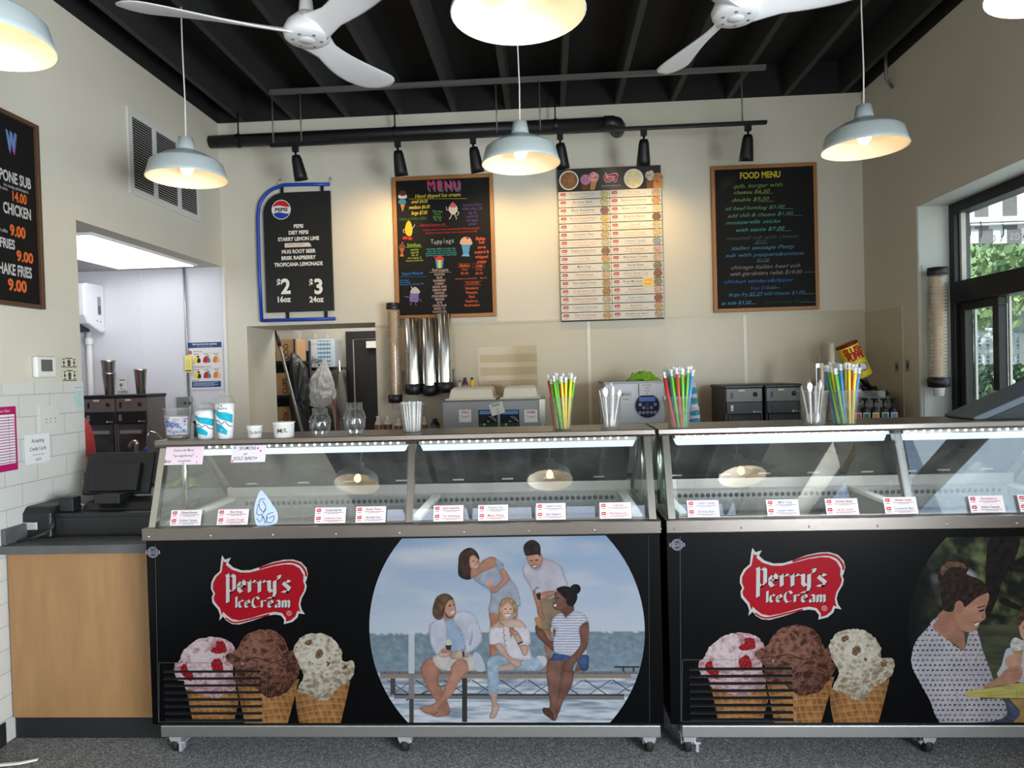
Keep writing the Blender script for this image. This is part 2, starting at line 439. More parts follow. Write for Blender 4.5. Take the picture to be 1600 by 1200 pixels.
DX0, DX1, DZ, YB2 = -2.31, -1.31, 2.012, 5.74
wb = structure('wall_back')
MB().box(-4.2, DX0, YB, YB2, 0, ZC).box(DX0, DX1, YB, YB2, DZ, ZC).box(DX1, XR + .5, YB, YB2, 0, ZC).build('painted_wall', PAINT, wb)
seams = [DX1, onY(921, 580, YB).x, onY(1165, 580, YB).x, XR - .002]
for a, c in zip(seams, seams[1:]):
    MB().box(a + .003, c - .003, YB - .004, YB, .9, 1.978).build('wall_panel', FRP, wb)
for a in seams[1:3]:
    MB().box(a - .012, a + .012, YB - .008, YB - .004, .9, 1.978).build('seam_strip', mk('pale_seam', (222, 214, 198), .4, 0, .02), wb)
MB().box(DX1, XR, YB - .009, YB, 1.978, 1.99).build('panel_cap', FRP, wb)
MB().box(-4.1, -2.483, YB - .004, YB, 0, 2.475).build('wall_panel', SIDEW, wb)
MB().box(onY(222, 500, YB).x - .008, onY(222, 500, YB).x + .008, YB - .008, YB - .004, 0, 2.47).build('seam_strip', SIDEW, wb)
MB().box(-2.49, -2.468, YB - .012, YB, 0, 2.475).build('corner_trim', WHITE, wb)

wr = structure('wall_right')
WY0, WY1, WZ0, WZ1 = .7, 4.47, 1.12, 2.572
MB().box(XR, XR + .32, WY1, YB, 0, ZC).box(XR, XR + .32, YF, -2.3, 0, ZC).box(XR, XR + .32, -2.3, .4, 0, .55).box(XR, XR + .32, -2.3, .4, 2.75, ZC).box(XR, XR + .32, .4, WY0, 0, ZC).box(XR, XR + .32, WY0, WY1, 0, WZ0).box(XR, XR + .32, WY0, WY1, WZ1, ZC).build('painted_wall', PAINT, wr)
MB().box(XR - .004, XR, onX(1410, 478, XR).y, YB - .004, .9, 1.966).build('wall_panel', FRP, wr)
MB().box(XR + .005, XR + .19, WY1 - .006, WY1, WZ0, WZ1).box(XR + .002, XR + .19, WY0, WY1, WZ1 - .006, WZ1).box(XR - .02, XR + .19, WY0, WY1 - .006, WZ0, WZ0 + .02).build('window_reveal', JAMBW, wr)
MB().box(XR + .02, XR + .05, WY1 - .012, WY1 - .006, WZ0 + .02, 2.2).build('reveal_edge_strip', JAMBW, wr)

# front wall with the entrance, and the big side window behind the photographer
wf = structure('wall_front')
MB().box(-4.4, -1.75, YF - .16, YF, 0, ZC).box(-.65, 2.7, YF - .16, YF, 0, ZC).box(-1.75, -.65, YF - .16, YF, 2.25, ZC).build('painted_wall', PAINT, wf)
d2 = structure('door_2')
MB().box(-1.75, -1.69, YF - .12, YF - .04, 0, 2.25).box(-.71, -.65, YF - .12, YF - .04, 0, 2.25).box(-1.69, -.71, YF - .12, YF - .04, 2.19, 2.25).box(-1.69, -.71, YF - .12, YF - .04, 0, .12).build('door_frame', ALU, d2)
wi = structure('window_2')
f = MB()
for y in (-2.3, -.98, .34): f.box(XR + .2, XR + .28, y, y + .06, .55, 2.75)
for z in (.55, 2.69): f.box(XR + .2, XR + .28, -2.24, .34, z, z + .06)
f.build('window_frame', ALU, wi)

# ceiling: roof deck carried on joists
ce = structure('ceiling')
MB().box(XL - .16, XR + .32, YF - .16, YB2, ZC + .235, ZC + .3).build('roof_deck', DECK, ce)
x = onY(461, 183, YB).x; x -= .4064 * 5
while x < XR - .02:
    if x > XL: MB().box(x - .019, x + .019, YF, YB, ZC, ZC + .235).build('joist', JOIST, ce)
    x += .4064
for y in (1.1, 3.0):
    mbk = MB(); x = onY(461, 183, YB).x - .4064 * 5
    while x < XR - .05:
        if x > XL: mbk.box(x + .019, x + .3874, y - .019, y + .019, ZC + .02, ZC + .235)
        x += .4064
    mbk.build('blocking', JOIST, ce)
MB().box(XL - .16, XR + .32, YB, YB2, ZC, ZC + .235).box(XL - .16, XL, YF, YB, ZC, ZC + .235).box(XR, XR + .32, YF, YB, ZC, ZC + .235).build('rim_joist', DECK, ce)

# ------------------------------------------------------------------ side room behind the left wall
ws = structure('wall_side_room')
MB().box(-4.2, -4.1, 2.6, YB, 0, 2.475).box(-4.2, XL - .16, 2.6, 2.7, 0, 2.475).build('painted_wall', SIDEW, ws)
cs = structure('ceiling_side_room')
MB().box(-4.2, XL - .16, 2.6, YB, 2.476, 2.53).build('ceiling_board', mk('side_room_ceiling', (196, 190, 188), .8, 0, .03, 6), cs)
cl = thing('ceiling_light', (-3.15, 4.3, 2.476), 'bright flat panel light in the side room ceiling', 'ceiling light')
def zpt(x, y): return onZ(x, y, 2.47)
lx0, lx1, ly0, ly1 = -3.45, zpt(262, 400).x, zpt(262, 401).y, zpt(210, 385).y
ly0, ly1 = min(ly0, ly1) - .1, max(ly0, ly1) + .1
lx0 = lx1 - .62; ly1 = ly0 + 1.2 if ly0 + 1.2 < 5.05 else 5.05; ly0 = ly1 - 1.2
MB().box(lx0, lx1, ly0, ly1, 2.462, 2.4755).build('housing', WHITE, cl)
MB().box(lx0 + .02, lx1 - .02, ly0 + .02, ly1 - .02, 2.458, 2.462).build('diffuser', glow('panel_light', (245, 246, 255), 1.6), cl)

# ------------------------------------------------------------------ kitchen behind the back wall
wk = structure('wall_kitchen')
KW = mk('kitchen_paint', (190, 184, 172), .7, 0, .03, 4)
YK = 7.2
MB().box(-3.4, .2, YK, YK + .12, 0, 2.75).box(-3.5, -3.4, YB2, YK + .12, 0, 2.75).box(.2, .3, YB2, YK + .12, 0, 2.75).build('painted_wall', KW, wk)
MB().box(-3.4, .2, YB2, YK, 2.75, 2.8).build('ceiling_kitchen', KW, kind='structure')
dk = structure('door_1')
KD = mk('dark_kitchen_door', (26, 25, 25), .45, 0, .1, 20)
dx0 = onY(543, 560, YK).x; dz = onY(560, 518, YK).z
MB().box(dx0, dx0 + .07, YK - .05, YK, 0, dz).box(dx0 + .07, dx0 + 1.05, YK - .05, YK, dz - .07, dz).box(dx0 + .98, dx0 + 1.05, YK - .05, YK, 0, dz - .07).build('door_frame', KD, dk)
MB().box(dx0 + .085, dx0 + .97, YK - .03, YK - .005, .01, dz - .085).build('door_leaf', KD, dk)
MB().box(dx0 + .07, dx0 + .082, YK - .035, YK - .02, .01, dz - .08).box(dx0 + .082, dx0 + .97, YK - .035, YK - .02, dz - .085, dz - .077).build('weather_strip', mk('grey_strip', (150, 148, 144), .5), dk)
q = onY(583, 541, YK)
MB().box(q.x - .05, q.x + .16, YK - .09, YK - .03, q.z - .02, q.z + .05).build('door_closer', WHITE, dk)

# ------------------------------------------------------------------ service window on the right and the street behind it
w1 = structure('window_1')
WX = XR + .19
zt0, zt1 = onX(1495, 473, WX).z, onX(1495, 440, WX).z
ya = onX(1508, 520, WX).y
yb = onX(1549, 520, WX).y
MB().box(WX, WX + .1, WY1 - .055, WY1, WZ0, WZ1).box(WX, WX + .1, WY0, WY1 - .055, WZ1 - .07, WZ1).box(WX, WX + .1, WY0, WY1 - .055, WZ0, WZ0 + .06).box(WX, WX + .1, WY0, WY0 + .06, WZ0, WZ1).build('window_frame', ALU, w1, .004)
MB().box(WX - .012, WX + .1, WY0 + .06, WY1 - .055, zt0, zt1).build('transom_bar', ALU, w1, .004)
MB().box(WX + .02, WX + .07, WY1 - .12, WY1 - .055, WZ0 + .06, zt0).box(WX + .02, WX + .07, yb - .03, WY1 - .12, zt0 - .05, zt0).box(WX + .02, WX + .07, yb - .03, yb + .022, WZ0 + .06, zt0 - .05).box(WX + .02, WX + .07, yb, WY1 - .12, WZ0 + .06, WZ0 + .1).build('sliding_sash', ALU, w1, .003)
MB().box(WX + .045, WX + .05, yb, WY1 - .12, WZ0 + .1, zt0 - .05).build('sash_pane', PLAIN, w1)
MB().box(WX + .07, WX + .075, WY0 + .06, yb, WZ0 + .06, zt0).build('fixed_pane', PLAIN, w1)
MB().box(WX + .06, WX + .065, WY0 + .06, WY1 - .055, zt1, WZ1 - .07).build('transom_pane', PLAIN, w1)
MB().box(WX + .035, WX + .062, WY1 - .075, WY1 - .055, zt1, WZ1 - .07).box(WX + .072, WX + .085, WY1 - .135, WY1 - .12, WZ0 + .06, zt0 - .05).box(WX + .072, WX + .085, yb - .045, yb - .03, WZ0 + .06, zt0).build('reflection_strip', mk('pale_reflection', (205, 200, 190), .6), w1)  # pale strips that paint the bright reflections beside the window frame

GRND = mk('grey_paving', (168, 166, 160), .9, 0, .1, 3)
MB().box(2.9, 40, -20, 40, -.25, -.15).build('pavement', GRND, kind='structure')
def leafy(name, boxes, n, cols, parent, size=.16):
    g = MB(); rr = random.Random(name + str(n))
    for i in range(n):
        c, r = boxes[i % len(boxes)]
        d = Vector((rr.gauss(0, 1), rr.gauss(0, 1), rr.gauss(0, 1))).normalized() * (rr.random() ** .35)
        p = Vector(c) + Vector((d.x * r[0], d.y * r[1], d.z * r[2]))
        a = Vector((rr.gauss(0, 1), rr.gauss(0, 1), rr.gauss(0, 1))).normalized(); q = a.orthogonal().normalized(); s = size * rr.uniform(.6, 1.2)
        bb = a.cross(q); k = len(g.v)
        g.v += [p - q * s, p + bb * s * .5, p + q * s, p - bb * s * .5]; g._face((k, k + 1, k + 2, k + 3), rr.randrange(len(cols)), False)
    return g.build(name, cols, parent)
LEAF = [mk('leaf_a', (146, 178, 122), .6), mk('leaf_b', (176, 202, 146), .6), mk('leaf_c', (122, 152, 108), .6)]
LEAFD = [mk('leaf_d', (104, 138, 104), .6), mk('leaf_e', (136, 166, 128), .6), mk('leaf_f', (84, 114, 86), .6)]
BARK = mk('bark', (96, 80, 66), .9, 0, .3, 12, .5)
def tree(px, py, Y, r, lab, n=2600):
    c = onY(px, py, Y); th = thing('tree', (c.x, c.y, -.15), lab, 'tree', 'trees outside the service window')
    leafy('crown', [((c.x + math.cos(k * 1.7) * r * .6, c.y + math.sin(k * 2.3) * r * .5, c.z + math.sin(k * 1.1) * r * .35), (r * .75, r * .7, r * .5)) for k in range(7)], n, LEAF, th, .1)
    MB().tube([(c.x, c.y, -.15), (c.x + .1, c.y, c.z * .5), (c.x, c.y + .1, c.z)], [.22, .17, .08], 10).build('trunk', BARK, th)
tree(1428, 415, 10.5, 1.2, 'leafy green tree behind the left edge of the service window', 5200)
tree(1740, 410, 11.5, 1.9, 'leafy green tree behind the right part of the service window', 5200)
tree(1590, 392, 20, 2.6, 'tall leafy tree rising behind the pale blue house', 5200)
YH = 14.0
hs = thing('house', (onY(1560, 560, YH).x, YH, -.15), 'pale blue house with an arched window across the street', 'house')
SID = mk('pale_siding', (186, 206, 214), .7, 0, .05, 2, .4, 1, (1, 1, 40))
hx0, hx1 = onY(1500, 560, YH).x, onY(1760, 560, YH).x
hz = onY(1545, 488, YH).z
MB().box(hx0, hx1, YH, YH + 5, -.15, hz + .3).build('wall', SID, hs)
RF = mk('grey_shingles', (120, 122, 126), .9, 0, .2, 6)
MB().prism([(-.5, hz + .25), (5.5, hz + .25), (2.5, hz + 2.2)], lambda u, v, ww: (ww, YH + u, v), hx0 - .4, hx1 + .4).build('roof', RF, hs)
TRIM = mk('white_trim', (228, 236, 240), .6); HG = mk('house_glass', (150, 182, 200), .15)
def arc(cx, cz, r, y, k=14): return [(cx + r * math.cos(PI * i / k), y, cz + r * math.sin(PI * i / k)) for i in range(k + 1)]
ac = onY(1549, 516, YH); ar = onY(1575, 516, YH).x - ac.x
fr = MB().tube(arc(ac.x, ac.z, ar, YH - .04), .06, 6).tube([(ac.x - ar, YH - .04, ac.z), (ac.x + ar, YH - .04, ac.z)], .06, 6).tube(arc(ac.x, ac.z, ar * .45, YH - .04), .04, 6)
for k in (1, 2, 3): fr.tube([(ac.x + ar * .45 * math.cos(PI * k / 4), YH - .04, ac.z + ar * .45 * math.sin(PI * k / 4)), (ac.x + ar * math.cos(PI * k / 4), YH - .04, ac.z + ar * math.sin(PI * k / 4))], .03, 6)
fo = fr.build('arched_window', TRIM, hs)
MB().prism([(x, z) for x, _, z in arc(ac.x, ac.z, ar, 0)], lambda u, v, ww: (u, ww, v), YH - .03, YH - .01).build('pane', HG, fo)
for a, c in ((1521, 1546), (1581, 1604), (1612, 1640)):
    p0, p1 = onY(a, 574, YH), onY(c, 524, YH)
    fr = MB()
    for x in (p0.x, (p0.x + p1.x) / 2, p1.x): fr.box(x - .05, x + .05, YH - .08, YH, p0.z, p1.z)
    for k in range(9):
        z = p0.z + (p1.z - p0.z) * k / 8; ww = .05 if k in (0, 4, 8) else .015
        fr.box(p0.x, p1.x, YH - .07, YH, z - ww, z + ww)
    fo = fr.build('window', TRIM, hs)
    MB().box(p0.x, p1.x, YH - .03, YH - .01, p0.z, p1.z).build('pane', HG, fo)
for i, (px, lab) in enumerate(((1520, 'dark green clipped bush outside behind the sliding sash'), (1552, 'dark green bush below the arched window outside'), (1590, 'dark green bush outside, right of the porch post'), (1625, 'dark green bush outside at the right frame edge'))):
    c = onY(px, 592, 11.8)
    th = thing('bush', (c.x, c.y, -.15), lab, 'bush', 'bushes in front of the pale house')
    leafy('foliage', [((c.x, c.y, c.z - .25), (.2, .35, .5)), ((c.x, c.y, c.z - .05), (.16, .28, .3))], 900, LEAFD, th, .07)
    MB().tube([(c.x, c.y, -.15), (c.x, c.y, .4)], .05, 6).build('stem', BARK, th)
# porch post, string and striped awning
pp = onY(1565, 560, 6.4)
MB().box(pp.x - .035, pp.x + .035, 6.36, 6.44, -.15, onY(1565, 474, 6.4).z).build('porch_post', mk('grey_white_post', (196, 192, 184), .6), None, .006, origin=(pp.x, 6.4, -.15), label='pale square porch post outside the service window', cat='post')
a0, a1 = onY(1572, 582, 6.0), onY(1625, 655, 6.0)
MB().tube([a0, a1], .008, 6).ball(onY(1582, 597, 6.0), .022, 8, 6).build('stay_wire', mk('pale_wire', (210, 200, 195), .6), origin=tuple(a0), label='pale diagonal stay line with a small pink bead outside the window', cat='cord')
AY = 6.6
aw = thing('awning', (onY(1560, 350, AY).x, AY, 2.6), 'grey and white striped awning with a hanging valance outside the window', 'awning')
sw = [mk('awning_white', (212, 214, 212), .8), mk('awning_grey', (118, 116, 116), .8)]
bars = MB(); xs = [onY(p, 350, AY).x for p in (1490, 1501, 1525, 1547, 1569, 1592, 1614, 1637, 1660)]
ztop, zbot = onY(1560, 305, AY).z, onY(1560, 362, AY).z
for k, (a, c) in enumerate(zip(xs, xs[1:])): bars.box(a, c, AY + .02, AY + .03, zbot, ztop + .7, (k + 1) % 2)
bars.build('canopy', sw, aw)
q0, q1 = onY(1512, 341, AY), onY(1512, 349, AY)
MB().box(xs[0] - .1, xs[-1], AY - .03, AY + .015, q1.z, q0.z).build('front_rail', sw[0], aw)
q0 = onY(1512, 352, AY - .06)
MB().tube([(xs[0] - .1, AY - .06, q0.z), (xs[-1], AY - .06, q0.z)], .012, 8).build('hook_rod', sw[0], aw)
for k, px in enumerate((1514, 1532, 1566, 1600)):
    q = onY(px, 350, AY - .06)
    MB().tube([(q.x, AY - .06, q.z + .02), (q.x, AY - .075, q.z - .03), (q.x + .008, AY - .06, q.z - .1), (q.x - .008, AY - .06, q.z - .12)], .006, 6).build('hook', mk('dark_hook', (70, 70, 70), .4, .8), aw)
for k, (a, c) in enumerate(((1508, 1529), (1529, 1551), (1551, 1573), (1573, 1595), (1595, 1617), (1617, 1640))):
    p0, p1 = onY(a, 381, AY - .03), onY(c, 358, AY - .03)
    MB().box(p0.x, p1.x, AY - .035, AY - .028, p0.z, p1.z).build('valance_flap', sw[k % 2], aw)
A = Art(planeY(AY - .036))
q = onY(1584, 376, AY); A.text('ies', q.x, q.z, .1, (150, 150, 150), sx=-.8)
q = onY(1540, 380, AY); A.text('OPE', q.x, q.z, .07, (132, 130, 130), sx=-.8)
A.build('valance_lettering', aw)
# ------------------------------------------------------------------ the two dipping cabinets
FY = 2.815                                             # front panel plane
def glass_y(z): return 2.825 + .33 * (z - .99)        # the leaning front glass
def onG(x, y):
    d = _ray(x, y); a = 2.825 + .33 * (EYE - .99)
    t = a / (d.y - .33 * d.z)
    return Vector((d.x * t, d.y * t, d.z * t + EYE))
def glassplane(u, v, h):                               # v runs up the slope
    z = .99 + v * .9496
    return (u, glass_y(z) - h * .9496, z + h * .3134)
def uvG(pts): return [(p.x, (p.z - .99) / .9496) for p in (onG(a, b) for a, b in pts)]
BODY = mk('black_laminate_panel', (9, 9, 11), .3, 0, .1, 4, spec=.2)
PANELP = printmat('print_laminate', .26, .14, 0, .41)
PAN = clear('case_front_glass', (246, 247, 245), 2.0, .006, .012, .004, 3)
ENDG = clear('case_end_glass', (226, 240, 234), 1.55, .01, .05, .02, 3)
REARG = clear('case_rear_door_glass', (118, 116, 116), 1.5, .04, .12, .03, 5)
LEDW = glow('led_white', (225, 240, 255), 14); LEDB = glow('led_diffuser', (196, 216, 250), 1.5)
SCREW = CHROME; BANDM = mk('band_steel', (124, 117, 111), .3, 1, .06, 60, .05, 90, (1, 14, 14)); RAILM = mk('rail_steel', (186, 184, 182), .4, 1, .06, 60, .05, 90, (1, 14, 14))

def caster(x, y, parent, brake):
    c = MB()
    c.box(x - .04, x + .04, y - .035, y + .035, .1, .106)
    c.lathe([(.022, .088), (.03, .1)], (x, y, 0), 14)
    for s in (-1, 1):
        c.prism([(-.03, .095), (.03, .095), (.012, .034), (-.012, .034)], lambda u, v, ww, s=s: (x + u * .35 + s * .019 + ww, y + .012 + u, v), -.002, .002)
    c.tube([(x - .026, y + .012, .04), (x + .026, y + .012, .04)], .007, 8)
    if brake: c.box(x + .022, x + .05, y - .03, y + .03, .05, .058).box(x + .028, x + .04, y - .035, y + .0, .02, .055)
    c.prism([(-.03, .1), (.03, .1), (.024, .06), (.01, .042), (-.01, .042), (-.024, .06)], lambda u, v, ww: (x + u + (.006 if brake else 0), y - .03 + (.1 - v) * .2 + ww, v), 0, .003)
    f = c.build('caster', mk('zinc_caster', (205, 205, 208), .3, .55, .06, 40), parent)
    MB().lathe([(.012, -.014), (.034, -.014), (.038, -.008), (.038, .008), (.034, .014), (.012, .014)], (x, y + .012, .038), 20, 0, Matrix.Rotation(PI / 2, 3, 'Y')).build('wheel', RUBBER, f)

def case(X0, X1, posts, casters, label, slits, divs):
    t = thing('ice_cream_display_case', ((X0 + X1) / 2, 3.2, 0), label, 'display case', 'dipping cabinets')
    MB().box(X0 + .004, X1 - .004, FY + .006, 3.56, .15, .7).box(X0 + .004, X0 + .05, FY + .006, 3.56, .7, .94).box(X1 - .05, X1 - .004, FY + .006, 3.56, .7, .94).box(X0 + .05, X1 - .05, FY + .006, FY + .03, .7, .94).box(X0 + .05, X1 - .05, 3.5, 3.56, .7, .94).build('body', BODY, t)
    MB().box(X0 + .045, X1 - .02, FY - .012, FY + .02, .105, .154).box(X0 + .045, X0 + .075, FY + .02, 3.56, .105, .15).box(X1 - .05, X1 - .02, FY + .02, 3.56, .105, .15).box(X0 + .045, X1 - .02, 3.53, 3.56, .105, .15).build('base_rail', RAILM, t, .003)
    for k, (x, br) in enumerate(casters): caster(x, 2.885, t, br)
    for x in (X0 + .12, X1 - .12): caster(x, 3.45, t, False)
    b = MB().box(X0, X1, 2.792, 2.84, .938, .99).box(X0, X0 + .05, 2.84, 3.6, .938, .99).box(X1 - .05, X1, 2.84, 3.6, .938, .99).box(X0 + .05, X1 - .05, 3.52, 3.6, .938, 1.0).build('bumper_band', BANDM, t, .003)
    sc = MB(); x = X0 + .03
    while x < X1: sc.lathe([(.0001, -.003), (.004, -.002), (.005, 0)], (x, 2.792, .957), 8, 0, Matrix.Rotation(-PI / 2, 3, 'X')); x += .265
    sc.build('band_screw', SCREW, t)
    # well
    wl_ = MB().box(X0 + .05, X1 - .05, 2.84, 2.9, .9, .984).box(X0 + .05, X1 - .05, 2.885, 2.9, .7, .9).box(X0 + .05, X1 - .05, 3.42, 3.5, .9, .998).box(X0 + .05, X1 - .05, 3.44, 3.5, .7, .9).box(X0 + .05, X0 + .11, 2.9, 3.42, .7, .985).box(X1 - .11, X1 - .05, 2.9, 3.42, .7, .985).box(X0 + .1, X1 - .1, 2.9, 3.44, .7, .72)
    wl_.box(X0 + .05, X1 - .05, 3.412, 3.42, .9, .955)
    wo_ = wl_.build('cold_well', GALV, t)
    h = MB(); x = X0 + .17
    while x < X1 - .13: h.lathe([(.0001, .002), (.0085, .002), (.0105, 0)], (x, 3.42, .974), 12, 0, Matrix.Rotation(PI / 2, 3, 'X')); x += .0275
    h.build('vent_hole_row', mk('dark_vent_hole', (84, 84, 84), .6, .3), wo_)
    for px in [X0 + .085, X1 - .085] + divs:
        MB().box(px - .02, px + .02, 2.86, 3.44, .985, 1.004).build('divider_rail', mk('frosted_white_rail', (212, 212, 206), .5, 0, .08, 20), t, .003)
    for px in divs:
        MB().box(px - .012, px + .012, 2.9, 3.42, .72, .985).build('divider_wall', GALV, t)
    # canopy
    def post(x, ww, dy=0):
        b = MB(); z0, z1 = .99, 1.324
        b.prism([(-ww, 0), (ww, 0), (ww, 1), (-ww, 1)], lambda u, v, k: (x + u, glass_y(z0 + v * (z1 - z0)) + dy + k, z0 + v * (z1 - z0)), 0, .028)
        return b
    for x in (X0 + .028, X1 - .028): post(x, .014, -.004).build('corner_post', STEELV, t)
    for x in posts: post(x, .016, .014).build('centre_post', STEELV, t)
    MB().box(X0 - .004, X1 + .004, 2.915, 3.25, 1.324, 1.347).box(X0 - .004, X1 + .004, 2.915, 2.925, 1.318, 1.324).build('top_ledge', BANDM, t, .003)
    for s, x in ((0, X0 + .025), (1, X1 - .03)):
        MB().prism([(glass_y(.99) + .03, .99), (3.5, 1.0), (3.2, 1.324), (glass_y(1.324) + .03, 1.324)], lambda u, v, k, x=x: (x + k, u, v), 0, .005).build('end_glass', ENDG, t)
        MB().tube([(x + .002, 3.515, 1.0), (x + .002, 3.215, 1.32)], .008, 6).tube([(x + .002, 3.1, 1.0), (x + .002, 3.1, 1.32)], .014 if s == 0 else .006, 6).build('rear_frame', STEELV, t)
    ed = [X0 + .042] + [p for p in posts] + [X1 - .042]
    for a, c in zip(ed, ed[1:]):
        a += .016; c -= .016
        MB().prism([(a, 0), (c, 0), (c, 1), (a, 1)], lambda u, v, k: (u, glass_y(.992 + v * .328) + k, .992 + v * .328), 0, .005).build('front_glass', PAN, t)
        MB().box(a, c, 2.842, 2.86, .984, .993).build('glass_channel', STEEL, t)
        # led bar under the ledge
        l = MB().box(a + .012, c - .012, 2.955, 3.02, 1.3, 1.323).build('led_bar', STEEL, t)
        d = MB(); x = a + .03
        while x < c - .03: d.ball((x, 2.953, 1.3105), .0045, 6, 4); x += .0335
        d.build('led_row', LEDW, l)
        MB().prism([(a + .026, 1.272), (c - .026, 1.272), (c - .014, 1.3), (a + .014, 1.3)], lambda u, v, k: (u, k, v), 2.972, 3.015).build('diffuser', LEDB, l)
        lo = lamp('display_case_led', 'AREA', ((a + c) / 2, 2.995, 1.268), 2.2, (.94, .97, 1), aim=((a + c) / 2, 3.06, 0), shape='RECTANGLE', size=c - a - .08, size_y=.03)
        # two rear sliding doors of tinted glass
        mid = (a + c) / 2
        for k, (p, q) in enumerate(((a, mid + .02), (mid - .02, c))):
            dr = MB().prism([(p, 0), (q, 0), (q, 1), (p, 1)], lambda u, v, kk: (u, 3.505 - .3 * v + k * .01 + kk, 1.035 + .285 * v), 0, .004).build('rear_door', REARG, t)
            for hx in (p + (q - p) * .22, p + (q - p) * .72):
                MB().prism([(hx - .028, .1), (hx + .028, .1), (hx + .028, .13), (hx - .028, .13)], lambda u, v, kk: (u, 3.5 - .3 * v + k * .01 - kk, 1.035 + .285 * v), 0, .006).prism([(hx - .024, .83), (hx + .036, .83), (hx + .036, .86), (hx - .024, .86)], lambda u, v, kk: (u, 3.5 - .3 * v + k * .01 - kk, 1.035 + .285 * v), 0, .006).build('handle', WHITE, dr)
    MB().box(X0 + .04, X1 - .04, 3.485, 3.525, .998, 1.045).build('rear_rail', mk('dull_steel', (190, 188, 184), .4, .6), t)
    # louvred grille over the compressor
    g = MB(); gx0, gx1 = slits
    for k in range(8):
        z = onY(gx0[1], 1043 + k * 11.3, FY).z
        g.prism([(0, 0), (.009, .003), (.009, .007), (0, .012)], lambda u, v, ww, z=z: (ww, FY - u, z - .012 + v), onY(gx0[0], 1080, FY).x, onY(gx1, 1080, FY).x)
    gr = g.build('louvre_grille', BLACKM, t)
    return t
# ------------------------------------------------------------------ printed front panels
NZ = lambda u, v, s, o=0: noise.noise(Vector((u * s + o, v * s, o * 1.7)))
def mixc(a, b, t): t = max(0, min(1, t)); return tuple(x + (y - x) * t for x, y in zip(a, b))
LET = {'P': [[(-.08, 1.38), (.16, 1.5), (.2, 1.3), (.2, -.78)], [(.2, 1.22), (.5, 1.46), (.72, 1.3), (.72, .3), (.42, .02), (.22, .2)]],
 'e': [[(.12, .52), (.56, .54), (.52, .84), (.36, 1.0), (.12, .72), (.12, .25), (.32, .03), (.62, .2)]],
 'r': [[(-.05, .82), (.14, .98), (.16, .06)], [(.16, .7), (.4, .98), (.58, .86)]],
 'y': [[(0, .95), (.14, .9), (.14, .28), (.34, .06), (.58, .2)], [(.58, .98), (.58, -.1), (.46, -.38), (.02, -.42)]],
 "'": [[(.0, 1.38), (.12, 1.36), (.04, 1.1)]],
 's': [[(.58, .86), (.3, 1.0), (.1, .76), (.56, .36), (.4, .06), (.02, .12)]],
 'I': [[(0, 1.36), (.12, 1.4), (.12, .02)]],
 'c': [[(.52, .82), (.3, 1.0), (.1, .72), (.1, .28), (.28, .02), (.54, .18)]],
 'C': [[(.84, 1.1), (.62, 1.42), (.3, 1.32), (.12, .9), (.12, .4), (.36, .0), (.86, .2)]],
 'a': [[(.1, .86), (.34, .98), (.54, .8), (.54, .04)], [(.54, .52), (.2, .48), (.1, .22), (.24, .03), (.52, .2)]],
 'm': [[(-.04, .86), (.12, .96), (.12, .04)], [(.14, .8), (.36, .98), (.48, .8), (.48, .04)], [(.5, .8), (.72, .98), (.84, .8), (.84, .04)]]}
ADV = {'P': .98, 'e': .82, 'r': .8, 'y': .86, "'": .34, 's': .72, 'I': .34, 'c': .68, 'C': 1.02, 'a': .78, 'm': 1.05, ' ': .2}
def lettering(A, s, fn, col, nib, sx=1):
    """broad-pen black-letter words; fn maps letter units to surface coordinates"""
    x = 0
    for ch in s:
        for st in LET.get(ch, []): A.nib([fn(x + p * sx, q) for p, q in st], nib, col)
        x += ADV[ch] * sx
